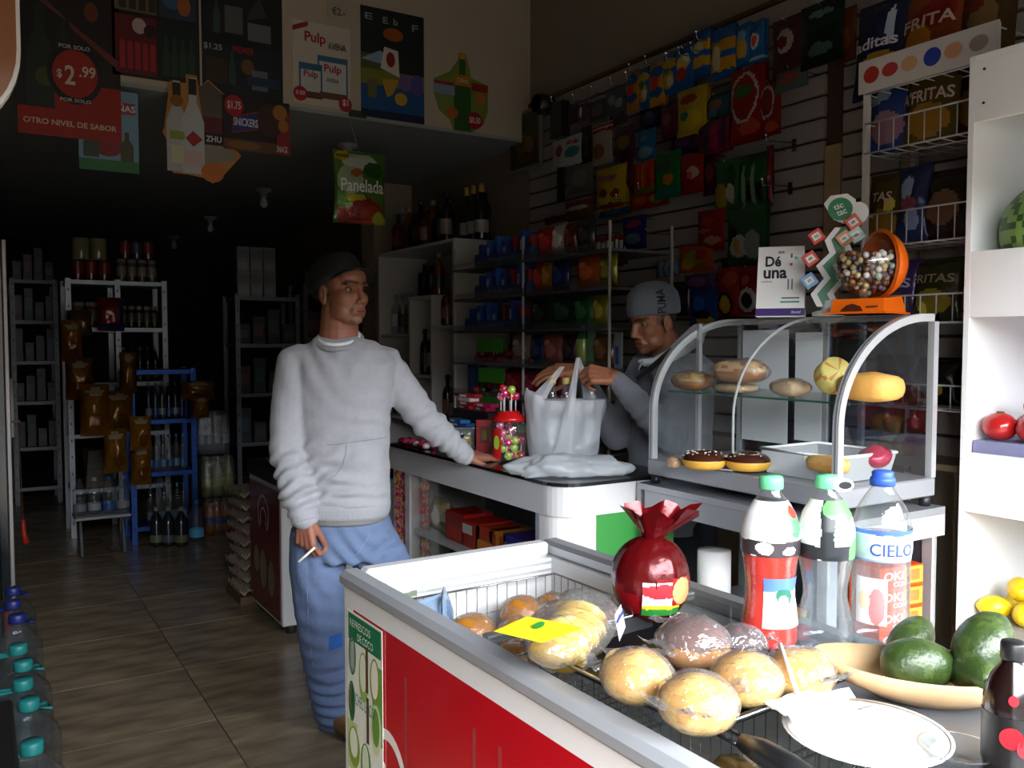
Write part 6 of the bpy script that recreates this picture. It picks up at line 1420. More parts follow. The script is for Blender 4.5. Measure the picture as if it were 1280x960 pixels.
shelf_bag(1140, 1205, 3, 80, '33301a', 'olive crisp bag on the rack\'s fourth shelf', ((.5, .3, .35, .2, '8a7a2a'), (.3, .2, .1, .1, 'd8c040')), (('FRITAS', .5, .65, .8, .14, '8a7a5a'),))
shelf_bag(1095, 1150, 4, 60, '10141c', 'black crisp bag on the rack\'s lowest shelf', ((.5, .5, .2, .15, '3a5a7a'),), X=RX + .16)
shelf_bag(1150, 1205, 4, 60, '14140f', 'black crisp bag with yellow flecks on the lowest shelf', ((.4, .6, .1, .1, 'a88a1c'), (.6, .3, .12, .1, 'a88a1c')), X=RX + .16)
# big hanging packs left of the rack
wp((965, 22, 1002, 98), '4a1a1c', 'dark red crisp bag hanging left of the wire rack', ((.5, .6, .3, .2, 'b8a8a0'), (.4, .6, .2, .1, '7a1a1c')), (), X=W - .2)
wp((1000, 2, 1054, 82), '10241c', 'black green crisp bag hanging high beside the wire rack', ((.5, .25, .3, .1, '4a6a5a'), (.5, .8, .3, .06, '6a8a7a')), X=W - .22)
wp((1046, 10, 1070, 78), '7a3a14', 'orange brown bag behind the high black green bag', ((.5, .4, .3, .2, 'a85a24'),), X=W - .18)
wp((968, 84, 1010, 112), '5a6a64', 'grey green packet lying low under the hanging crisp bags', ((.5, .5, .3, .25, '9a4a3a'),), X=W - .2)
# fruit behind the case glass, on the rack's lowest wires
for i, (px, py, r_, c, nm) in enumerate(((1100, 530, .036, 'b98a3a', 'golden mango at the left'), (1118, 520, .036, 'c09040', 'golden mango second from left'), (1112, 545, .036, 'b08034', 'lower golden mango'), (1130, 535, .036, 'b98a3a', 'golden mango in the middle'), (1142, 520, .034, '8a2420', 'red apple at the top'), (1138, 548, .034, '9a2a24', 'lower red apple'), (1156, 535, .034, '7a1c1c', 'red apple at the right'))):
    p = atX(px, py, RX + .02); fruitball('fruit', (RX + .02, p.y, 1.04 + (.065 if py < 532 else 0)), r_, c, nm + ' of the fruit pile behind the pastry case', 'fruit behind the pastry case', .95)
fs0 = MB('6a5a44').bx(-.1, .1, -.2, .2, .0, .02); fse = empty('fruit_stand', (RX + .03, 1.72, 0), 0, 'low wooden fruit stand behind the pastry case', 'stand')
fs0.v = [v + Vector((0, 0, 1.018)) for v in fs0.v]; fs0.build('stand_top', 'wood', fse)
for x in (-.08, .08):
    for y in (-.18, .18): MB('5a4a38').bx(x - .015, x + .015, y - .015, y + .015, 0, 1.018).build('leg', 'wood', fse)
# ================================================================ posters on the header wall
def poster(label, rect, base, shapes=(), words=(), Y=BY - .004, name='poster', r=.0, outline=None, t=.002):
    x0, y0, x1, y1 = rect; cx, cy = (x0 + x1) / 2, (y0 + y1) / 2
    a, b_ = atY(x0, cy, Y), atY(x1, cy, Y); w = b_.x - a.x; zt, zb = atY(cx, y0, Y).z, atY(cx, y1, Y).z; h = zt - zb
    o = MB(base); P = lambda u, v: ((u - .5) * w, v * h)
    if outline: o.poly([P(u, v) for u, v in outline], 0, t)
    else: o.poly([P(0, 0), P(1, 0), P(1, 1), P(0, 1)], 0, t)
    ob = tag(o.build(name, 'print', None, ((a.x + b_.x) / 2, Y, zb)), label, 'poster', 'posters on the header wall')
    for k, s_ in enumerate(shapes):
        m = MB(s_[-1]); yy = -.0008 - .0003 * k
        if s_[0] == 'r': m.poly([P(s_[1], s_[2]), P(s_[3], s_[2]), P(s_[3], s_[4]), P(s_[1], s_[4])], yy)
        elif s_[0] == 'e': m.disc(P(s_[1], s_[2])[0], P(s_[1], s_[2])[1], s_[3] * w, s_[4] * h, yy)
        elif s_[0] == 'p': m.poly([P(u, v) for u, v in s_[1]], yy)
        m.build('printed_shape', 'print', ob)
    yy = -.0008 - .0003 * (len(shapes) + 1)
    for (tx, u, v, ws_, hs_, c) in words: text(tx, ws_ * w, hs_ * h, c, ob, (P(u, v)[0], yy, P(u, v)[1]), bold=.02)
    return ob
def bot(u, v, w, h, c): # bottle outline
    return ('p', [(u - w, v), (u + w, v), (u + w, v + h * .55), (u + w * .35, v + h * .75), (u + w * .35, v + h), (u - w * .35, v + h), (u - w * .35, v + h * .75), (u - w, v + h * .55)], c)
poster('black and red beer poster with a big round price at the far left', (20, -30, 150, 172), '1a1412',
       (('r', 0, 0, 1, .17, '9c2416'), ('r', .35, .17, 1, .34, '9c2416'), bot(.22, .18, .13, .62, '1e2a1c'), bot(.44, .3, .07, .5, '1a241a'), ('e', .27, .36, .1, .06, '4a4a24'), ('p', [(.1, .92), (.45, .75), (.48, .72), (.12, .86)], '6a3a30'), ('p', [(.5, .72), (.98, .52), (.98, .46), (.52, .68)], '6a3028'), ('e', .72, .8, .07, .06, '6a3420'), ('e', .55, .4, .27, .19, '0c0a0a'), ('e', .55, .4, .22, .15, 'a32a1c')),
       (('$', .4, .39, .05, .06, 'd8cfc6'), ('2', .5, .39, .1, .12, 'd8cfc6'), ('.99', .67, .42, .16, .07, 'd8cfc6'), ('POR SOLO', .55, .565, .3, .025, 'c8bfb6'), ('POR SOLO', .55, .235, .3, .022, 'c8bfb6'), ('OTRO NIVEL DE SABOR', .5, .085, .9, .035, 'd8c2a8')))
poster('light blue and green drinks poster below the beer poster', (98, 112, 173, 214), '7a9fb4',
       (('r', 0, 0, 1, .14, '2a6a34'), ('e', .48, .32, .26, .14, '8a2430'), bot(.2, .16, .13, .32, '3a4a3a'), bot(.8, .14, .11, .36, '4a4424'), ('r', .62, .72, .95, .86, '9a3a44')), (('ÑAS', .8, .8, .3, .1, 'dfe8ee'),), Y=BY - .001, name='poster')
poster('collage poster of red cans and dark bottles beside the beer poster', (140, -22, 249, 100), '191314',
       (('r', .03, .03, .5, .62, '5e161c'), ('r', .03, .66, .5, 1, '6a5f48'), ('r', .53, .03, .97, .62, '141f1a'), ('r', .53, .66, .97, 1, '2a3848'), *[('r', .08 + .085 * k, .08, .14 + .085 * k, .36, 'a02830') for k in range(5)], *[bot(.12 + .11 * k, .68, .04, .28, '2c2a1c') for k in range(4)], *[bot(.6 + .1 * k, .06, .04, .4, '24402c') for k in range(4)], ('e', .3, .52, .08, .08, 'b8a8a0'), ('e', .43, .48, .08, .07, '2a1014'), ('e', .68, .85, .12, .1, '3a5a7a'), ('e', .82, .8, .08, .1, 'a05a2a')))
poster('black price poster with cups and packs on the header wall', (252, -18, 353, 122), '111317',
       (('r', .02, .03, .98, .45, '171d24'), ('r', .02, .48, .98, .97, '14161a'), ('r', .28, .56, .5, .8, '5a5858'), ('r', .56, .52, .85, .68, '6a6868'), ('p', [(.55, .7), (.8, .75), (.72, .92), (.6, .8)], '3a3a3e'), bot(.18, .54, .04, .32, '3a4a3a'), ('r', .05, .1, .3, .32, '3a2a1a'), bot(.36, .1, .04, .3, '2a4a44'), ('e', .55, .28, .08, .07, '6a4a2a'), ('r', .6, .08, .8, .26, '6a6a70'), ('r', .55, .12, .95, .2, '1f3450')),
       (('$1.25', .13, .93, .2, .06, 'a8a4a0'), ('CLUB', .52, .94, .2, .05, '9a9692'), ('$1.25', .13, .41, .22, .06, 'a8a4a0'), ('PREMIER', .5, .42, .26, .06, 'a03034')))
poster('white oat drink poster with two blue packs and red prices', (366, 30, 438, 133), 'cfc4b2',
       (('r', .42, .1, .95, .62, '3f6f94'), ('r', .45, .13, .92, .55, 'cfd0cc'), ('r', .1, .08, .5, .5, '3a6a90'), ('r', .13, .1, .47, .42, 'c9cac6'), ('r', .12, .08, .5, .16, '5a3a2a'), ('r', .45, .1, .93, .18, '6a4430'), ('p', [(0, .92), (.26, 1), (.26, .94), (0, .86)], '9a2a2c'), ('e', .12, .12, .12, .09, 'a8242c'), ('e', .9, .06, .12, .09, 'a8242c')),
       (('Pulp', .38, .8, .36, .16, 'a82028'), ('AVENA', .76, .75, .32, .08, '4a4038'), ('Pulp', .3, .36, .24, .1, 'a82028'), ('Pulp', .68, .46, .3, .12, 'a82028'), ('AVENA', .68, .33, .22, .05, '4a4038'), ('$1', .9, .08, .1, .09, 'e6dcd2'), ('0.50', .12, .13, .15, .05, 'e6dcd2')))
poster('dark poster with a white cup over blue water on the header wall', (451, 14, 530, 150), '15201e',
       (('r', 0, .06, 1, .34, '1f4f86'), ('r', 0, .3, 1, .44, '7a7a2c'), ('r', 0, .44, .45, .58, '4a5a2a'), ('p', [(0, .52), (.3, .62), (.6, .5), (.3, .5)], '8fa6c4'), ('r', 0, 0, 1, .07, '141c34'), ('p', [(.3, .46), (.6, .4), (.58, .64), (.36, .66)], 'd8d0c6'), ('e', .46, .55, .07, .07, '8a241c'), ('p', [(.32, .36), (.6, .38), (.5, .24), (.4, .2)], 'b8902c'), ('r', .1, .18, .24, .34, '6a6a3c'), ('e', .7, .36, .12, .08, '6a5a8a'), ('e', .88, .35, .1, .1, '5a4a9a'), ('e', .62, .2, .1, .06, 'c8a02c'), ('e', .5, .78, .16, .06, '9a4c1c')),
       (('E', .38, .9, .08, .06, '9aa09a'), ('b', .54, .9, .07, .06, '9aa09a'), ('F', .85, .88, .1, .06, '9aa09a'), ('E', .12, .91, .12, .06, '9aa09a')))
el = [(.5 + .36 * math.cos(R(a)), .42 + .34 * math.sin(R(a))) for a in range(-60, 241, 20)]
poster('cut-out poster of a green soda bottle with orange slices', (541, 66, 611, 164), '7a8a3c',
       (bot(.52, .01, .15, .98, '2e5a22'), ('r', .38, .58, .66, .72, 'b87a1c'), ('r', .47, .92, .57, .99, 'c08a2a'), ('e', .34, .22, .1, .07, 'b8621c'), ('e', .84, .45, .1, .08, 'b8702a'), ('r', .02, .44, .38, .56, '8a98b0'), ('r', .02, .56, .36, .6, '9a2a2c'), ('r', .68, .54, .98, .64, '9a2226'), ('e', .74, .16, .14, .11, 'a01c24')),
       (('$0.50', .74, .16, .2, .09, 'e2d8cc'), ('Cifrut', .52, .65, .2, .06, 'd8c8b8')), outline=[(.36, 0), (.68, 0), (.9, .12), (.98, .3), (.98, .64), (.68, .7), (.62, .9), (.58, 1), (.46, 1), (.44, .9), (.3, .74), (.02, .62), (.02, .44), (.1, .24), (.3, .12)])
poster('cut-out poster of two vodka bottles with an orange hanging from the header', (203, 98, 301, 222), 'b87a34',
       (('p', [(.45, .9), (.58, .98), (.85, .82), (.8, .62), (.5, .6)], '5a5048'), ('r', .5, .46, .85, .62, '5a1418'), ('r', .5, .34, .85, .46, '0d0d0f'), ('p', [(.5, .12), (.96, .22), (.8, .34), (.5, .34)], '8a8478'), bot(.18, .04, .13, .9, 'b0b2b4'), bot(.38, .03, .14, .96, 'bcbec0'), ('r', .13, .78, .23, .92, '141414'), ('r', .33, .82, .43, .98, '141414'), ('r', .09, .36, .27, .44, '8a9a2c'), ('r', .1, .12, .26, .3, 'c8c8a0'), ('p', [(.38, .3), (.5, .38), (.38, .46), (.28, .38)], 'a02024'), ('r', .26, .1, .5, .26, 'c8b0a8'), ('e', .62, .06, .15, .1, 'c06a1c'), ('e', .18, .74, .08, .06, '8a5a1c')),
       (('ZHU', .64, .4, .2, .06, 'd8d4d0'),), outline=[(.12, .02), (.3, .02), (.5, .0), (.62, -.05), (.76, .04), (1, .26), (.96, .3), (.85, .34), (.85, .84), (.58, 1), (.46, .9), (.44, 1.02), (.3, 1.02), (.3, .93), (.24, .93), (.1, .93), (.02, .45), (0, .42), (.08, .3)], Y=BY - .02)
poster('black chocolate bar sign with red end hanging from the header', (279, 124, 362, 190), '160f0e',
       (('r', .8, 0, 1, .8, '8a1a1e'), ('r', .0, .0, .8, .2, '5a3a1a'), ('e', .16, .82, .14, .2, 'a01c24'), ('p', [(.12, .3), (.52, .42), (.54, .78), (.14, .62)], '8a2a2c'), ('p', [(.14, .33), (.5, .44), (.52, .74), (.16, .6)], '24306a'), ('e', .7, .62, .2, .32, '3a1f16'), ('e', .85, .8, .11, .15, 'a06a24'), ('e', .9, .55, .08, .12, 'a06a24'), ('e', .3, .1, .25, .08, '7a5426')),
       (('SNICKERS', .33, .53, .36, .15, 'd8dce8'), ('$1.75', .16, .82, .2, .17, 'dccfc4'), ('SNACK', .88, .1, .17, .12, 'd8cfc8')), Y=BY - .03)
poster('small white handwritten note high on the header wall', (409, 2, 437, 27), 'b8aa98', (), (('€2.-', .5, .5, .6, .4, '5a5044'),))
poster('dark green tag stuck under the dark cup poster', (436, 138, 458, 147), '3a3f2c', ())
# hanging sample packet
pk = atY(450, 280, BY + .12); w_ = atY(483, 235, BY + .12).x - atY(417, 235, BY + .12).x; h_ = atY(450, 190, BY + .12).z - pk.z
o = packet('sample_packet', 'green and red drink packet hanging from the low ceiling', 'packet', w_, h_, .05, '4f7a2c',
           ((.5, .85, .35, .12, 'c8d2b8'), (.3, .6, .25, .2, 'a8b890'), (.75, .75, .2, .12, '2f5a20'), (.4, .7, .12, .06, 'a0602a'), (.5, .14, .45, .24, '8e2a1a'), (.7, .12, .2, .14, 'a83a20'), (.85, .08, .12, .1, 'a8b02c'), (.2, .3, .15, .1, '5a8a34'), (.15, .92, .15, .07, 'c8b01c'), (.4, .35, .2, .05, 'c8b020')),
           (('Panelada', .52, .52, .8, .18, 'eef0e6'), ('Nuevo', .16, .92, .22, .05, '3a3a14')), loc=pk, n=40, m=50)
MB('cfd2d4').tube([(0, 0, h_), (-.05, 0, CEIL - .02 - pk.z)], .0015, 5).build('string', 'semi', o)
# ================================================================ liquor bottles
BT_ = {'vodka': ([(0, 0), (.036, 0), (.038, .01), (.038, .19), (.03, .215), (.014, .235), (.013, .29)], 'a8b0b4', 'pet', '8a8d90'), 'whisky': ([(0, 0), (.042, 0), (.043, .01), (.043, .16), (.036, .19), (.015, .21), (.014, .26)], '5a2c10', 'gloss', '1a1412'),
       'wine': ([(0, 0), (.036, 0), (.037, .01), (.037, .19), (.03, .22), (.014, .245), (.013, .31)], '14140f', 'gloss', '3a1014'), 'rum': ([(0, 0), (.038, 0), (.039, .01), (.039, .17), (.03, .2), (.014, .23), (.013, .28)], '7a3a12', 'gloss', 'a89a70'),
       'champagne': ([(0, 0), (.042, 0), (.044, .012), (.044, .15), (.036, .2), (.018, .25), (.015, .33)], '0e1610', 'gloss', 'b8963c'), 'black': ([(0, 0), (.05, 0), (.05, .15), (.045, .165), (.018, .18), (.016, .23)], '08080a', 'semi', '0a0a0a')}
_bm = {}
def liquor(kind, loc, label, grp, lab='a89a88', k=1.0):
    if kind not in _bm:
        pf, c, mt_, cc = BT_[kind]; top = pf[-1][1]
        _bm[kind] = (MB(c).lathe(pf, 18).mesh('bottle', mt_), MB(cc).lathe([(.0155, top * (.78 if kind == 'champagne' else .92)), (.0175, top * .93), (.0175, top * 1.0), (.015, top * 1.03), (0, top * 1.03)], 14).mesh('bottle_cap', 'semi'))
    e = empty('liquor_bottle', loc, random.random() * 6, label, 'bottle', grp); a, b_ = _bm[kind]
    link('glass', a, e); link('bottle_cap', b_, e)
    pf = BT_[kind][0]; z0, z1 = pf[3][1] * .3, pf[3][1] * .8
    MB(lab).lathe([(pf[3][0] + .0006, z0), (pf[3][0] + .0006, z1)], 18, cap=False).build('label', 'print', e)
    e.scale = (k, k, k); return e
ORD = ('nearest', 'second', 'third', 'fourth', 'fifth', 'sixth', 'seventh', 'eighth', 'ninth', 'tenth', 'eleventh', 'twelfth')
row = ['champagne', 'champagne', 'champagne', 'wine', 'black', 'rum', 'whisky', 'wine', 'black', 'rum', 'vodka', 'whisky']
for i, kd in enumerate(row): liquor(kd, (QX + (.22 if i < 3 else .12), QY0 + .05 + .094 * i, QH + .001), ORD[i] + ' bottle of the front row on top of the liquor shelf', 'bottles on top of the liquor shelf', ('b0aca4' if i < 3 else random.choice(('6a1c1c', '3a3430', '8a8278'))), 1.05)
for i in range(8): liquor(('wine', 'rum', 'black', 'whisky')[i % 4], (QX + .30, QY0 + .14 + .12 * i, QH + .001), ORD[i] + ' bottle of the rear row on top of the liquor shelf', 'bottles on top of the liquor shelf', '4a3a34', 1.1)
def cell(y0, y1, z, kinds, nm, lab='a89a88', k=.95):
    n = len(kinds)
    for i, kd in enumerate(kinds): liquor(kd, (QX + .1, lerp(y0, y1, (i + .5) / n), z + .001), ORD[i] + ' bottle in the ' + nm + ' of the liquor shelf', 'bottles inside the liquor shelf', random.choice((lab, '2a2624', '8a5a4a')), k)
cell(QY0 + .05, YD1, 1.52, ['whisky', 'rum', 'whisky'], 'near compartment', '7a5a3a'); cell(YD1 + .02, YD2, 1.72, ['rum', 'black', 'black'], 'top middle compartment', 'b89a80'); cell(YD1 + .03, YD2, 1.2, ['wine', 'wine', 'wine'], 'middle compartment', 'a8a098')
cell(YD2 + .04, QY1 - .05, 1.47, ['black', 'vodka', 'vodka', 'vodka'], 'far compartment', 'c8ccd0'); cell(QY0 + .05, YD1, .9, ['wine', 'rum', 'wine'], 'lowest near compartment'); cell(YD2 + .04, QY1 - .04, .9, ['vodka', 'wine', 'vodka', 'wine'], 'lowest far compartment')
# ================================================================ candy rack behind the counter
GX, GY0, GY1 = 2.38, 3.05, 4.5
cr_ = empty('candy_rack', (GX, (GY0 + GY1) / 2, 0), 0, 'wire candy rack with tiers behind the service counter', 'rack')
def g_(x, y, z): return (x - GX, y - (GY0 + GY1) / 2, z)
for y in (GY0, 3.76, GY1):
    for x in (GX, GX + .36): MB('b8b5b2').tube([g_(x, y, 0), g_(x, y, 1.95)], .007, 8).build('post', 'semi', cr_)
GL = [.72, .92, 1.12, 1.30, 1.48, 1.66, 1.83]
for z in GL:
    MB('5a5c60').bx(-.01, .36, GY0 - (GY0 + GY1) / 2, GY1 - (GY0 + GY1) / 2, z - .012, z).build('tier', 'semi', cr_)
    MB('6a7a6a').bx(-.016, -.011, GY0 - (GY0 + GY1) / 2, GY1 - (GY0 + GY1) / 2, z - .012, z + .03).build('tier_lip', 'pet', cr_)
for i, (x0, y0, x1, y1) in enumerate(((595, 423, 627, 440), (597, 461, 628, 477), (596, 497, 622, 515))):
    a, b_ = atX(x0, y1, GX - .03), atX(x1, y0, GX - .03)
    tag(MB('3f8f22').box((0, 0, (b_.z - a.z) / 2), (.003, abs(b_.y - a.y), b_.z - a.z)).build('price_card', 'card', None, (GX - .022, (a.y + b_.y) / 2, a.z)), ('upper', 'middle', 'lowest')[i] + ' blank green price card on the candy rack', 'card')
# blue trays with packs at the far upper part
TR = [(1.83, 592, 664), (1.66, 592, 660), (1.48, 580, 650)]
for t, (z, a, b_) in enumerate(TR):
    ya, yb = atX(a, 330, GX).y, atX(b_, 330, GX).y; yc, L = (ya + yb) / 2, abs(ya - yb) - .02
    nm = ('top', 'middle', 'lower')[t]
    e = empty('blue_tray', (GX + .07, yc, z + .001), R(-90), nm + ' blue cardboard candy tray on the candy rack', 'tray', 'blue candy trays')
    for (x0, x1, y0, y1, h) in ((-L / 2, L / 2, -.07, -.066, .055), (-L / 2, L / 2, .066, .07, .09), (-L / 2, -L / 2 + .004, -.066, .066, .07), (L / 2 - .004, L / 2, -.066, .066, .07), (-L / 2, L / 2, -.066, .066, .003)):
        MB('2c3f6e').bx(x0, x1, y0, y1, 0.0, h).build('tray_side', 'card', e)
    text('Trident', L * .5, .02, '7f94b8', e, (0, -.0715, .03))
    n = 7
    for k in range(n):
        lx = lerp(-L / 2 + .03, L / 2 - .03, k / (n - 1)); c = ('24408a', '2f55a8', '3a62b8', '24408a', '8a2a22' if t != 2 else '6a3424', '2a4a9a', '9a3020')[k]
        carton('candy_pack', c_n(k) if False else (('dark blue', 'blue', 'bright blue', 'navy', 'red', 'royal blue', 'rust red')[k] + ' candy pack standing in the ' + nm + ' blue tray'), 'candy', (.034, .1, .12 + .015 * (k % 3)), (GX + .07, yc - lx, z + .005), R(-90) + R(random.uniform(-4, 4)), c, (), ((.15, .3, .85, .7, 'a8b4d0' if k % 2 else '182a5a'),), group='packs in the blue trays', mat='print')
# near part of the rack: mixed packets, per tier
mix = [(1.83, ((672, 698, 'a01c1a', 'red'), (690, 712, 'b0aaa4', 'white'), (706, 722, '5a1e1c', 'maroon'), (722, 744, '24262a', 'black'))),
       (1.66, ((668, 684, 'a02a1c', 'red striped'), (678, 694, '9a6a14', 'amber'), (690, 712, '14255a', 'shiny navy'), (722, 752, 'a8501a', 'orange'), (750, 772, '7a7a20', 'olive'))),
       (1.48, ((664, 690, '102418', 'black green'), (690, 722, '183a20', 'dark green'), (718, 742, '1c5a30', 'green'), (742, 762, '8a8a2a', 'yellow green'))),
       (1.30, ((640, 668, '8a7a6a', 'beige'), (664, 682, '1a2448', 'navy'), (680, 704, '8a4a44', 'pink and blue'), (704, 722, '2a1a18', 'dark brown'), (742, 768, '6a442a', 'tan'))),
       (1.12, ((632, 656, '8a1c2a', 'crimson'), (654, 676, '7a1830', 'wine red'), (676, 700, '5a1420', 'dark red'), (700, 716, '7a2a4a', 'plum')))]
TN = {1.83: 'highest', 1.66: 'second', 1.48: 'third', 1.30: 'fourth', 1.12: 'fifth'}
for z, its in mix:
    for (a, b_, c, nm) in its:
        ya, yb = atX(a, 400, GX + .05).y, atX(b_, 400, GX + .05).y
        packet('candy_bag', nm + ' candy bag at the right of the ' + TN[z] + ' tier of the candy rack', 'candy', abs(ya - yb), .15, .06, c, ((.5, .5, .3, .22, tuple(min(1, q * 2 + .03) for q in hx(c))), (.3, .75, .2, .08, tuple(min(1, q * 3 + .05) for q in hx(c)))), (), 'foil', 'bags on the candy rack', 16, 18, (GX + .05, (ya + yb) / 2, z + .002), R(-90))
gp = atX(727, 440, GX + .04); MBx = MB('1f5a30'); MBx.lathe([(0, 0), (.03, 0), (.034, .01), (.034, .13), (.02, .17), (.012, .2), (.012, .23), (0, .23)], 18); MBx.fc = [hx('8a9a4a') if .05 < sum(MBx.v[i].z for i in f) / len(f) < .11 else q for f, q in zip(MBx.f, MBx.fc)]
tag(MBx.build('green_bottle', 'gloss', None, (GX + .05, gp.y, 1.301)), 'dark green bottle with pale label on the candy rack', 'bottle')
gp = atX(739, 440, GX + .04); carton('green_carton', 'tall pale green carton beside the dark green bottle', 'box', (.05, .05, .22), (GX + .06, gp.y, 1.301), R(-90), '4a7a54', (), ((.1, .1, .9, .9, '5a8a64'),))
gp = atX(768, 430, GX + .04); carton('razor_card', 'pale card with a blue strip near the shopkeeper\'s face', 'card', (.06, .01, .16), (GX + .06, gp.y, 1.301), R(-90), 'a0a8b0', (), ((.3, .1, .7, .6, '2a5aa8'),))
gp = atX(570, 440, GX); carton('wrapped_pad', 'blue wrapped pad at the far end of the candy rack', 'pack', (.14, .05, .17), (GX + .08, GY1 - .12, 1.121), R(-90), '2f4a7a', (), ((.1, .15, .9, .85, '3f5e92'),))
# heaps of lollipops in the open tiers
def heap(px0, px1, z, n, cols_, label, grp, r=.015, X=GX + .04):
    ya, yb = atX(px0, 440, X).y, atX(px1, 440, X).y; ms_ = {c: MB(c).sph((0, 0, 0), r, 10, 7).mesh('lollipop', 'gloss') for c in cols_}
    for i in range(n):
        l_ = i // (n // 2 + 1)
        o = tag(link('lollipop', ms_[cols_[i % len(cols_)]], None, (X + random.uniform(0, .08), lerp(ya, yb, random.random()), z + r + .002 + l_ * r * 1.6)), label, 'lollipop', grp)
heap(590, 668, 1.30, 46, ('7a1624', '9a2a3a', '5a1018', 'a84a5a'), 'dark red wrapped lollipop heaped above the upper green price card', 'lollipops on the upper tier', .02)
heap(590, 690, 1.12, 60, ('a01c2a', 'c83a5a', '8a1c20', '3a6a2a', 'b84a7a'), 'red and pink wrapped lollipop heaped above the middle green price card', 'lollipops on the middle tier', .024)
heap(600, 690, .92, 40, ('8a1c3a', 'a83a2a', '5a2a4a', '3a5a2a'), 'wrapped lollipop heaped on the lowest open tier behind the jar', 'lollipops on the lowest tier', .024)
rp = atX(684, 470, GX - .03); tag(MB('c8300f').lathe([(0, 0), (.055, 0), (.068, .03), (.06, .035), (0, .035)], 24).build('red_bowl', 'gloss', None, (GX + .05, rp.y - .02, 1.121)), 'orange red plastic bowl beside the shopkeeper\'s open hand', 'bowl')
# ================================================================ ice-cream freezer and egg trays
ix, iy = 1.22, 4.08
ic = empty('ice_cream_freezer', (ix, iy, 0), 0, 'dark red ice cream freezer with black lid behind the customer', 'freezer')
MB('d8d9dc').bx(0, .62, 0, .56, .05, .72, bev=.006).build('cabinet', 'semi', ic); MB('6e1218').bx(-.004, -.0005, .03, .54, .07, .70).build('side_panel', 'gloss', ic)
MB('1d2124').bx(-.01, .63, -.01, .57, .721, .80, bev=.012).build('lid', 'semi', ic); MB('3a3f44').bx(.04, .58, .03, .53, .801, .806).build('lid_glass', 'gloss', ic)
MB('b01c22').add([(.07, -.0008, .52), (.30, -.0008, .52), (.30, -.0008, .66), (.1, -.0008, .66)], [(0, 1, 2, 3)]).build('red_patch', 'print', ic); MB('8d9094').bx(.08, .3, -.002, -.0005, .12, .42).build('vent_grille', 'semi', ic)
def iarc(cx, cz, r0, r1, a0, a1):
    m = MB('b8a8a4'); n = 16
    for k in range(n):
        A, B2 = R(lerp(a0, a1, k / n)), R(lerp(a0, a1, (k + 1) / n)); m.add([(-.0048, cx - r * math.cos(t), cz + r * math.sin(t)) for r, t in ((r0, A), (r1, A), (r1, B2), (r0, B2))], [(0, 1, 2, 3)])
    m.build('emblem', 'print', ic)
iarc(.29, .55, .085, .1, -50, 230); iarc(.29, .53, .045, .058, -40, 220)
for (y, z, ry_, rz_) in ((.3, .27, .06, .1), (.16, .25, .05, .09), (.42, .3, .05, .07)): MB('8a7a6a').add([(-.005, y + ry_ * math.cos(t), z + rz_ * math.sin(t)) for t in [k * .393 for k in range(16)]], [tuple(range(16))]).build('picture', 'print', ic)
for x in (.06, .56):
    for y in (.06, .5): MB('2a2a2a').lathe([(.025, 0), (.025, .05)], 10, (x, y, 0)).build('foot', 'matte', ic)
egg_t = None
for k in range(9):
    m = MB('a89484'); w, l = .3, .3
    def tr(u, v): return ((u - .5) * w, (v - .5) * l, .03 + (.022 if .03 < u < .97 and .03 < v < .97 else .013) * math.cos(u * 37.7) * math.cos(v * 37.7))
    m.grid(tr, 24, 24); m.grid(lambda u, v: (tr(u, v)[0], tr(u, v)[1], tr(u, v)[2] - .008), 24, 24)
    for s_ in (0, 1): m.grid(lambda u, v: (tr(s_, u)[0], tr(s_, u)[1], tr(s_, u)[2] - .012 * v), 24, 1); m.grid(lambda u, v: (tr(u, s_)[0], tr(u, s_)[1], tr(u, s_)[2] - .012 * v), 24, 1)
    tag(m.build('egg_tray', 'card', None, (1.335 + .012 * (k % 2), 4.86 + .01 * (k % 3), .04 + k * .066), R(2 * (k % 3 - 1))), 'grey pulp egg tray, ' + ('lowest', 'second', 'third', 'fourth', 'fifth', 'sixth', 'seventh', 'eighth', 'topmost')[k] + ' of the stack by the ice cream freezer', 'egg tray', 'stacked egg trays')
tag(MB('6a5440').box((0, 0, .022), (.32, .32, .044)).build('wooden_pallet', 'wood', None, (1.34, 4.86, .0)), 'low wooden board under the stack of egg trays', 'board')
# ================================================================ shelves at the back
def steel_rack(label, x0, x1, y, dep_, levels, ztop, c='8a8d92', n=2):
    e = empty('steel_rack', ((x0 + x1) / 2, y, 0), 0, label, 'rack', 'steel racks at the back'); cx = (x0 + x1) / 2
    xs = [lerp(x0, x1, i / (n - 1)) for i in range(n)]
    for x in xs:
        for yy in (0, dep_):
            p = MB(c).bx(x - cx - .018, x - cx + .018, yy - .003, yy + .003, 0, ztop).bx(x - cx - .018, x - cx - .014, yy, yy + .03, 0, ztop).build('post', 'steel', e)
            if yy == 0:
                for kk in range(int(ztop / .12)): MB('15171a').bx(-.004, .004, -.0005, .0005, 0, .018).build('slot', 'matte', p).location = (x - cx, -.0036, .1 + kk * .12)
    for z in levels: MB(c).bx(x0 - cx, x1 - cx, .004, dep_, z - .03, z).build('shelf', 'steel', e)
    return e
def Xat(px, Y): return atY(px, 400, Y).x
YA = 6.95
ra_levels = (1.86, 1.52, 1.12, .75, .35)
steel_rack('pale grey steel rack of jars at the back of the shop', Xat(86, YA), Xat(206, YA), YA, .4, ra_levels, 1.87, '7c7f85', 3)
YBL = 6.5
steel_rack('blue steel rack of drink bottles at the back of the shop', Xat(163, YBL), Xat(240, YBL), YBL, .33, (1.22, .87, .50, .12), 1.23, '24468a', 2)
YL = 8.6
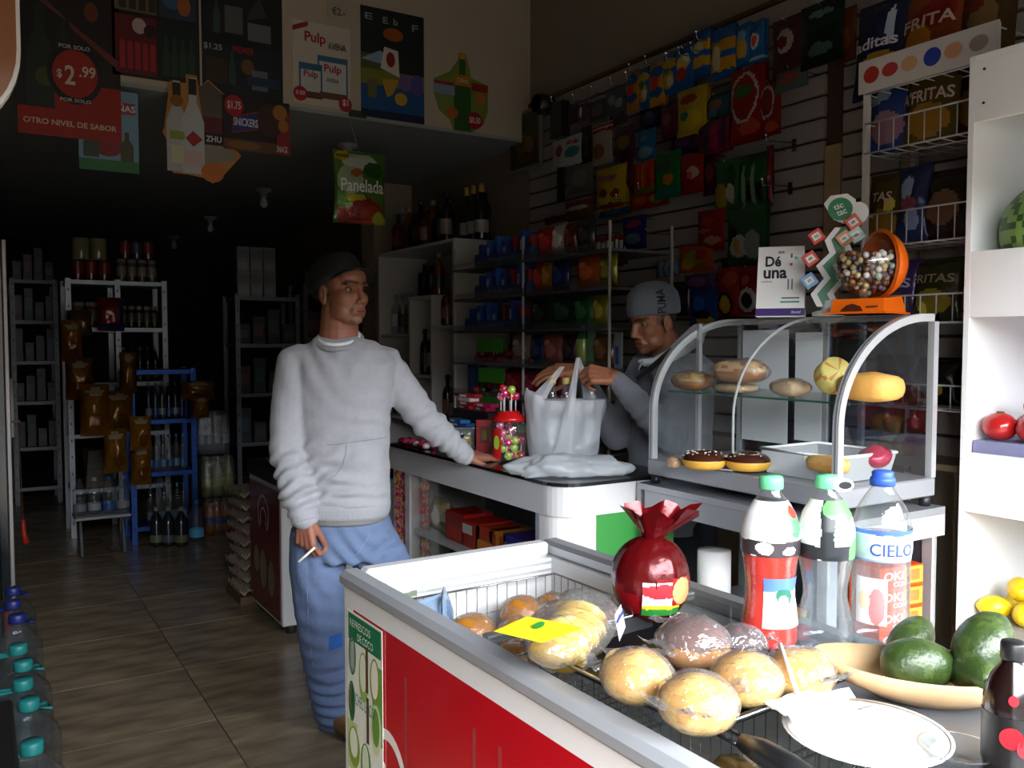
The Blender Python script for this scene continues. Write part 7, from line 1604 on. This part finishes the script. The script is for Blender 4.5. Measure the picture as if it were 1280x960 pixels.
steel_rack('dark grey steel rack at the far left of the shop', Xat(16, YL), Xat(70, YL), YL, .4, (1.95, 1.6, 1.25, .9, .5, .15), 1.96, '5a5d62', 2)
YR_ = 7.1
steel_rack('grey steel rack at the back right behind the customer', Xat(297, YR_), Xat(372, YR_), YR_, .4, (1.78, 1.4, 1.0, .6, .2), 1.8, '6a6d72', 2)
steel_rack('second grey steel rack hidden partly by the customer', Xat(382, YR_), Xat(470, YR_), YR_, .4, (1.85, 1.45, 1.05, .65, .2), 1.9, '5a5d60', 2)
JAR = {}
def simple(kind, c, cap_c, loc, label, cat, grp, lab=None, k=1.0):
    key = (kind, c, cap_c, lab)
    if key not in JAR:
        if kind == 'jar': body, cp2 = [(0, 0), (.045, 0), (.05, .008), (.05, .1), (.042, .118)], [(.044, .118), (.047, .121), (.047, .14), (0, .142)]
        elif kind == 'can': body, cp2 = [(0, 0), (.048, 0), (.05, .006), (.05, .125), (.048, .13)], [(.048, .13), (.046, .134), (0, .133)]
        else: body, cp2 = [(0, 0), (.04, 0), (.044, .012), (.044, .08), (.04, .1), (.044, .125), (.043, .16), (.026, .2), (.014, .222), (.013, .24)], [(.0155, .232), (.016, .236), (.016, .256), (0, .258)]
        JAR[key] = (MB(c).lathe(body, 14).mesh(kind, 'pet' if kind == 'water' else 'gloss'), MB(cap_c).lathe(cp2, 12).mesh('lid', 'semi'), MB(lab).lathe([(body[2][0] + .0008, body[3][1] * .35), (body[2][0] + .0008, body[3][1] * .95)], 14, cap=False).mesh('label', 'print') if lab else None)
    a, b_, l_ = JAR[key]
    nm = {'jar': 'food_jar', 'can': 'food_can', 'water': 'water_bottle', 'soda': 'drink_bottle'}[kind]
    o = tag(link(nm, a, None, loc), label, cat, grp); link('lid', b_, o)
    if l_: link('label', l_, o)
    o.scale = (k, k, k); return o
def row_on(kind, x0, x1, y, z, n, cols_, caps, label, cat, grp, labs=(None,), k=1.0):
    n_w = ('first', 'second', 'third', 'fourth', 'fifth', 'sixth', 'seventh', 'eighth', 'ninth', 'tenth')
    sp2 = abs(x1 - x0) / n
    for i in range(n):
        o = simple(kind, cols_[i % len(cols_)], caps[i % len(caps)], (lerp(x0, x1, (i + .5) / n), y, z + .001), n_w[i] + ' ' + label, cat, grp, labs[i % len(labs)], k)
        kx = min(k, sp2 / .106 if kind != 'soda' and kind != 'water' else sp2 / .0905); o.scale = (kx, kx, k)
xa, xm, xb = Xat(86, YA) + .03, Xat(146, YA), Xat(206, YA) - .03
row_on('can', xa, xm - .02, YA + .12, 1.86, 3, ('6a1a1a',), ('8a8a6a',), 'red can from the left on top of the pale grey rack', 'can', 'cans on the pale rack', ('7a2222',), 1.15)
row_on('jar', xa, xm - .02, YA + .12, 2.02, 2, ('7a7a5a',), ('a8a684',), 'pale lidded jar stacked on the red cans', 'jar', 'jars on the pale rack', (), 1.1) if False else None
for i in range(2): simple('can', '8a8a64', 'b0ae8c', (lerp(xa, xm - .02, (i + .6) / 2.3), YA + .12, 1.86 + .155), ('left', 'right')[i] + ' pale tin stacked on the red cans of the grey rack', 'can', 'cans on the pale rack', None, 1.15)
row_on('jar', xm + .02, xb, YA + .12, 1.86, 4, ('6a5a44', '7a4a2a', '5a5048'), ('8a8a88',), 'jar from the left on top of the pale grey rack', 'jar', 'jars on the pale rack', ('8a8478',), 1.2)
row_on('can', xm + .04, xb - .02, YA + .12, 2.032, 3, ('5a2a24', '2a3448'), ('5a6a7a',), 'small tin stacked above the jars on the grey rack', 'can', 'jars on the pale rack', ('8a2a24', '3a4a5a'), 1.0)
row_on('jar', xa, xm - .03, YA + .1, 1.52, 3, ('7a6a4a', '8a3a2a'), ('a8a8a4',), 'jar from the left on the second shelf of the grey rack', 'jar', 'jars on the pale rack', ('9a9484',), 1.3)
row_on('jar', xm + .03, xb, YA + .1, 1.52, 5, ('3a2c1c', '4a3420'), ('8a8a84',), 'dark jar in the right half of the grey rack\'s second shelf', 'jar', 'jars on the pale rack', ('5a5040',), 1.15)
row_on('soda', xm + .03, xb, YA + .1, 1.12, 5, ('1a241c', '3a1a1a', '2a2a1c'), ('7a7a74', '8a2020'), 'dark bottle in the grey rack\'s third shelf', 'bottle', 'bottles on the pale rack', ('4a6a4a', '8a2a2a'), 1.0)
xc, xd = Xat(166, YBL) + .03, Xat(238, YBL) - .03
row_on('soda', xc + .05, xd, YBL + .08, .87, 6, ('1c2a4a', '24345a', '2a4a34', '1a1c24'), ('3a5aa8', '2a6a8a', 'a8a8a8'), 'dark drink bottle on the blue rack\'s second shelf', 'bottle', 'drinks on the blue rack', ('8a94a8', '2a4a8a'), 1.0)
row_on('water', xc + .05, xd, YBL + .08, .50, 6, ('a8b4bc',), ('2a5aa8', '3a8a9a'), 'water bottle on the blue rack\'s third shelf', 'bottle', 'drinks on the blue rack', ('5a7a98', '3a5a8a'), 1.0)
row_on('water', xc + .05, xd, YBL + .08, .12, 6, ('a8b4bc',), ('2a8a8a', '3aa0a0', '2a5a8a'), 'water bottle on the blue rack\'s lowest shelf', 'bottle', 'drinks on the blue rack', ('6a8498',), 1.1)
for i, px in enumerate((196, 211, 227)):
    p = atz(px, 682, 0); simple('soda', '20242a', '8a8a84', (p.x, p.y, .001), ('left', 'middle', 'right')[i] + ' dark labelled water bottle on the floor before the blue rack', 'bottle', 'bottles on the back floor', ('6a7a5a', '4a5a6a', '6a6a4a')[i], 1.05)
p = atz(246, 676, 0); simple('water', '9ad0ee', '2a6ab8', (p.x, p.y, .001), 'bright light blue water bottle standing on the floor by the blue rack', 'bottle', None, '5fb4ea', 1.15)
# shrink-wrapped packs right of the blue rack
def multipack(px0, px1, yb, z, h, n, c, capc, label, lab, k=1.0, Y=None):
    p = atz((px0 + px1) / 2, yb, z); Y = Y or p.y; x0, x1 = Xat(px0, Y), Xat(px1, Y)
    e = empty('bottle_pack', ((x0 + x1) / 2, Y, z), 0, label, 'bottle pack', 'bottle packs at the back'); w = x1 - x0
    bm = None
    for r_ in range(2):
        for i in range(n):
            rr = w / n / 2 * .95; x = -w / 2 + w * (i + .5) / n; y = r_ * w / n
            pf2 = [(0, 0), (rr, 0), (rr, h * .55), (rr * .7, h * .72), (rr * .34, h * .86), (rr * .32, h * .92)]
            if bm is None: bm = (MB(c).lathe(pf2, 12).mesh('bottle', 'pet' if c == 'a8b4bc' else 'gloss'), MB(capc).lathe([(rr * .38, h * .91), (rr * .38, h * .99), (0, h)], 10).mesh('bottle_cap', 'semi'), MB(lab).lathe([(rr * 1.015, h * .25), (rr * 1.015, h * .45)], 12, cap=False).mesh('label', 'print'))
            for me_, nm in zip(bm, ('bottle', 'bottle_cap', 'label')): link(nm, me_, e, (x, y, 0))
    m = MB(); d2 = w / n * 2
    m.sph((0, d2 / 4, h / 2), (w / 2 * 1.12, d2 / 2 * 1.15, h / 2 * 1.04), 24, 12, fn=lambda v: Vector((max(-w / 2 * 1.02, min(w / 2 * 1.02, v.x * 1.3)), max(-d2 / 4 * 1.05, min(d2 * .77, d2 / 4 + (v.y - d2 / 4) * 1.3)), max(0.001, min(h * 1.01, h / 2 + (v.z - h / 2) * 1.3))))); m.build('shrink_wrap', 'wrap', e)
    return e
multipack(246, 284, 660, .30, .31, 3, 'a8b4bc', '3a5a7a', 'upper shrink wrapped water pack right of the blue rack', '6a8498', Y=6.75) if False else None
e1 = multipack(252, 293, 664, 0.001, .25, 4, 'b8641a', '8a8a84', 'orange drink bottle pack on the floor right of the blue rack', '2a3a7a')
Yp = e1.location.y + .02
multipack(248, 289, 0, .265, .30, 3, '7a7a4a', '8a8a6a', 'yellowish bottle pack stacked on the orange drinks', '8a8a2a', Y=Yp); multipack(244, 284, 0, .58, .32, 4, 'a8b4bc', '3a4a5a', 'clear water bottle pack on top of the right hand stack', '7a8a98', Y=Yp)
# little white table with big bottles
tp_ = atz(128, 690, 0); wt = empty('white_side_table', (tp_.x, tp_.y, 0), 0, 'small white folding table holding big bottles at the back', 'table')
MB('a8a9ad').bx(-.17, .17, -.12, .12, .245, .265, bev=.006).build('table_top', 'semi', wt); 
for x in (-.13, .13): MB('6a6c70').tube([(x, -.08, 0), (x, .0, .245)], .01, 8).build('leg', 'semi', wt); MB('6a6c70').tube([(x, .08, 0), (x, .0, .245)], .01, 8).build('leg', 'semi', wt)
for i in range(4): simple('water', ('8a98a4', 'a8aeb4', '5a7aa8', '9aa0a8')[i], ('3a3a40', 'a8a8ac', '24508a', '8a8a90')[i], (tp_.x - .13 + .088 * i, tp_.y, .2655), ('dark capped', 'white capped', 'blue labelled', 'grey capped')[i] + ' big bottle on the small white table', 'bottle', 'bottles on the white table', ('7a8088', '9a9ea4', '2a5aa0', '8a8a90')[i], .95)
# orange snack bags hanging and heaped in front of the racks
def backbag(rect, Y, c, label, blobs=()):
    x0, y0, x1, y1 = rect; p = atY((x0 + x1) / 2, y1, Y); w = Xat(x1, Y) - Xat(x0, Y); h = atY((x0 + x1) / 2, y0, Y).z - p.z
    o = packet('snack_sack', label, 'snack', w, h, .11, c, blobs or ((.4, .6, .25, .2, '8a5a1c'), (.6, .3, .25, .18, '6a4010'), (.5, .85, .3, .08, 'a89a80')), (), 'foil', 'snack sacks at the back', 16, 18, p)
    MB('6a6a6a').tube([(0, 0, h - .01), (0, .02, h + .03), (0, max(.1, YA + .02 - Y), h + .04)], .002, 5).build('hanging_wire', 'chrome', o); return o
for i, (r_, c, lab) in enumerate((((76, 400, 104, 452), '8a5614', 'orange snack sack hanging at the left of the grey rack'), ((82, 448, 118, 500), '6a4010', 'orange snack sack below the first, left of the grey rack'), ((100, 480, 138, 545), '74490f', 'large orange snack sack before the grey rack\'s middle'), ((128, 488, 168, 540), '7a4e12', 'orange snack sack at the grey rack\'s centre post'), ((150, 440, 172, 492), '6a4a1c', 'amber snack sack high beside the blue rack'), ((130, 536, 160, 590), '7a5514', 'mustard snack sack low before the grey rack'), ((162, 520, 190, 562), '8a5a16', 'orange snack sack at the blue rack\'s left'), ((164, 556, 190, 606), '80520f', 'lowest orange snack sack at the blue rack\'s left'), ((226, 476, 270, 500), '6a4a20', 'crumpled tan snack sack above the water packs'), ((240, 496, 262, 522), '7a4614', 'small orange snack sack under the tan one'))):
    backbag(r_, YBL - .10 - .115 * (0, 1, 2, 0, 1, 1, 2, 0, 0, 1)[i], c, lab)
backbag((122, 372, 156, 414), YA - .12, '7a1c20', 'red and blue snack bag hanging from the grey rack', ((.5, .5, .38, .22, '8a4a44'), (.5, .15, .5, .1, '24306a'), (.92, .5, .12, .5, '24307a')))
backbag((84, 388, 116, 420), YA - .1, '5a4a42', 'brown carton-like sack at the grey rack\'s left post', ((.5, .5, .4, .3, '6a584c'),))
for i in range(4): carton('noodle_pack', 'yellow flat pack on the grey rack, ' + ('lowest', 'second', 'third', 'top')[i] + ' of its pile', 'pack', (.16, .14, .028), (Xat(122, YA), YA + .12, .751 + i * .0285), R(3 * i), '8a6418', (), ((.1, .2, .9, .8, 'a87a20'),), group='noodle packs on the grey rack')
for i in range(6): carton('paper_stack', 'grey brown folded sack on the grey rack\'s low shelf, ' + ORD[i] + ' from the bottom' if i else 'grey brown folded sack on the grey rack\'s low shelf, bottom one', 'pack', (.18, .2, .045), (Xat(122, YA), YA + .14, .351 + i * .0455), R(2 * i - 4), '6a6458', (), (), group='folded sacks on the grey rack', mat='card')
# white packs on the right rack, and dark goods
WPm = [(0, 0), (1, 0), (2, 0), (0, 1), (1, 1), (2, 1)]
for i, (a, b_) in enumerate(WPm): carton('tissue_pack', ('left', 'middle', 'right')[a] + (' lower' if b_ == 0 else ' upper') + ' white wrapped roll pack on top of the back right rack', 'pack', (.1, .14, .2), (Xat(297, YR_) + .06 + a * .105, YR_ + .1, 1.781 + b_ * .2005), 0, '8a8a8c', (), ((.1, .1, .9, .4, '9a9a9c'), (.1, .55, .9, .9, '7a7a7e')), group='roll packs on the right rack', mat='foil')
k = 0
dkc = ('1a2a30', '2a2430', '3a2a20', '20302a', '2a3038', '3a3a34')
for (xa_, xb_, Yq, zs, nm) in ((Xat(297, YR_), Xat(372, YR_), YR_, (1.4, 1.0, .6), 'back right rack'), (Xat(382, YR_), Xat(470, YR_), YR_, (1.85, 1.45, 1.05), 'rack behind the customer'), (Xat(16, YL), Xat(70, YL), YL, (1.95, 1.6, 1.25, .9, .5), 'far left rack')):
    for zi, z in enumerate(zs):
        for i in range(4):
            carton('dark_carton', ('leftmost', 'second', 'third', 'rightmost')[i] + ' carton on shelf ' + ('one', 'two', 'three', 'four', 'five')[zi] + ' from the top of the ' + nm, 'box', ((xb_ - xa_) / 4 * .82, .2, .16 + .06 * ((i + zi) % 3)), (lerp(xa_, xb_, (i + .5) / 4), Yq + .15, z + .001), 0, dkc[(i + zi * 2) % 6], (), ((.15, .3, .85, .7, ('4a4a4a', '5a3a34', '34505a')[(i + zi) % 3]),), group='cartons on the back racks'); k += 1
# ================================================================ left edge: drinks fridge, water jugs, round sign
FX = .125
fr_ = empty('drinks_fridge', (FX - .35, 5.6, 0), 0, 'tall drinks fridge with steel door edge at the left edge', 'fridge')
def fbx(nm, x0, x1, y0, y1, z0, z1, c, mt_='semi'): return MB(c).bx(x0 - FX + .35, x1 - FX + .35, y0 - 5.6, y1 - 5.6, z0, z1, bev=.004).build(nm, mt_, fr_)
fbx('cabinet', FX - .68, FX - .05, 4.75, 5.6, 0, 1.95, '151617'); d_ = fbx('door', FX - .049, FX - .01, 4.76, 5.58, .14, 1.9, '1c1e20', 'gloss')
fbx('door_edge', FX - .0095, FX + .012, 5.5, 5.58, .14, 1.9, 'b8b2b0', 'steel'); fbx('door_edge', FX - .0095, FX + .012, 4.76, 4.83, .14, 1.9, '8a8684', 'steel')
fbx('handle', FX + .013, FX + .045, 5.42, 5.46, .9, 1.22, 'c8c4c0', 'semi'); fbx('kick_panel', FX - .04, FX, 4.76, 5.58, .01, .13, '8a1418', 'semi')
q = atY(27, 668, 5.3); cdp = empty('hanging_pull', (FX + .07, 5.3, q.z), 0, 'red plastic pull hanging on a thin cord by the fridge', 'pull cord')
MB('b02a1c').tube([(0, 0, .08), (0, 0, .04), (.004, 0, -.01), (.012, 0, -.05)], [.009, .012, .013, .017], 10).build('grip', 'semi', cdp); MB('5a3a24').tube([(0, 0, .08), (-.01, 0, .6)], .0025, 6).build('cord', 'matte', cdp)
MB('5a3a24').box((-.03, 0, .605), (.06, .012, .012)).build('bracket', 'semi', cdp)
jm = None
for i, (y, teal) in enumerate(((2.70, 1), (3.03, 1), (3.22, 1), (3.41, 1), (3.60, 1), (3.90, 0), (4.12, 0), (4.34, 0))):
    cz = .30 if teal else .33
    e = empty('water_jug', (.105 + .008 * (i % 2), y, 0), 0, ('nearest', 'second', 'third', 'fourth', 'fifth', 'sixth', 'seventh', 'farthest')[i] + ' big clear water jug in the row, with ' + ('teal' if teal else 'blue') + ' cap', 'water jug', 'water jugs along the left wall')
    r_ = .088
    if jm is None: jm = MB().lathe([(0, 0), (.08, 0), (r_, .012), (r_, .07), (r_ * .95, .085), (r_, .1), (r_, .19), (r_ * .9, .225), (r_ * .55, .26), (.026, .28), (.024, .29)], 22).mesh('jug_body', 'jug')
    link('jug_body', jm, e).scale = (1, 1, cz / .3)
    MB('1d7574' if teal else '182566').lathe([(.028, cz - .015), (.03, cz - .01), (.03, cz + .015), (.027, cz + .02), (0, cz + .02)], 18).build('cap', 'semi', e)
    MB('1d7574' if teal else '182566').tube([(-.03, 0, cz - .018), (-.09, -.02, cz - .014), (-.12, 0, cz - .012), (-.09, .025, cz - .014), (-.03, .02, cz - .018)] if i % 2 == 0 else [(.03, 0, cz - .018), (.06, -.02, cz - .016), (.05, .03, cz - .016), (-.03, .02, cz - .018)], .005, 6).build('carry_ring', 'semi', e)
for i in range(3):
    pass
rc = empty('red_cooler', (-.17, 2.22, 0), 0, 'red drinks cooler at the lower left corner before the water jugs', 'cooler')
MB('9a1216').bx(-.22, .222, -.22, .22, .02, .5, bev=.01).build('body', 'gloss', rc); MB('151516').bx(-.225, .226, -.225, .225, .501, .54, bev=.006).build('lid', 'semi', rc); MB('1a1a1a').bx(-.2, .2, -.2, .2, 0, .02).build('base', 'matte', rc)
rs = empty('round_sign', (-.145, 1.60, 0), 0, 'orange faced hanging sign with white rounded rim at the top left corner', 'sign')
c0 = atY(0, 60, 1.60)
rs.location = (atY(-70, 0, 1.60).x, 1.60, atY(0, 176, 1.60).z)
wS = (atY(27, 90, 1.60).x - rs.location.x); hS = 1.3
MB('6a3c12').poly(rrect(-wS + .006, .006, wS - .006, hS, .14, 10), 0, .05).build('face', 'semi', rs)
MB('b8b4ae').poly(rrect(-wS, 0, wS, hS + .006, .146, 10), .008, .03).build('white_rim', 'semi', rs)
MB('3a3a3a').tube([(0, .02, hS), (0, .02, FCEIL - rs.location.z)], .008, 8).build('hanger', 'semi', rs)
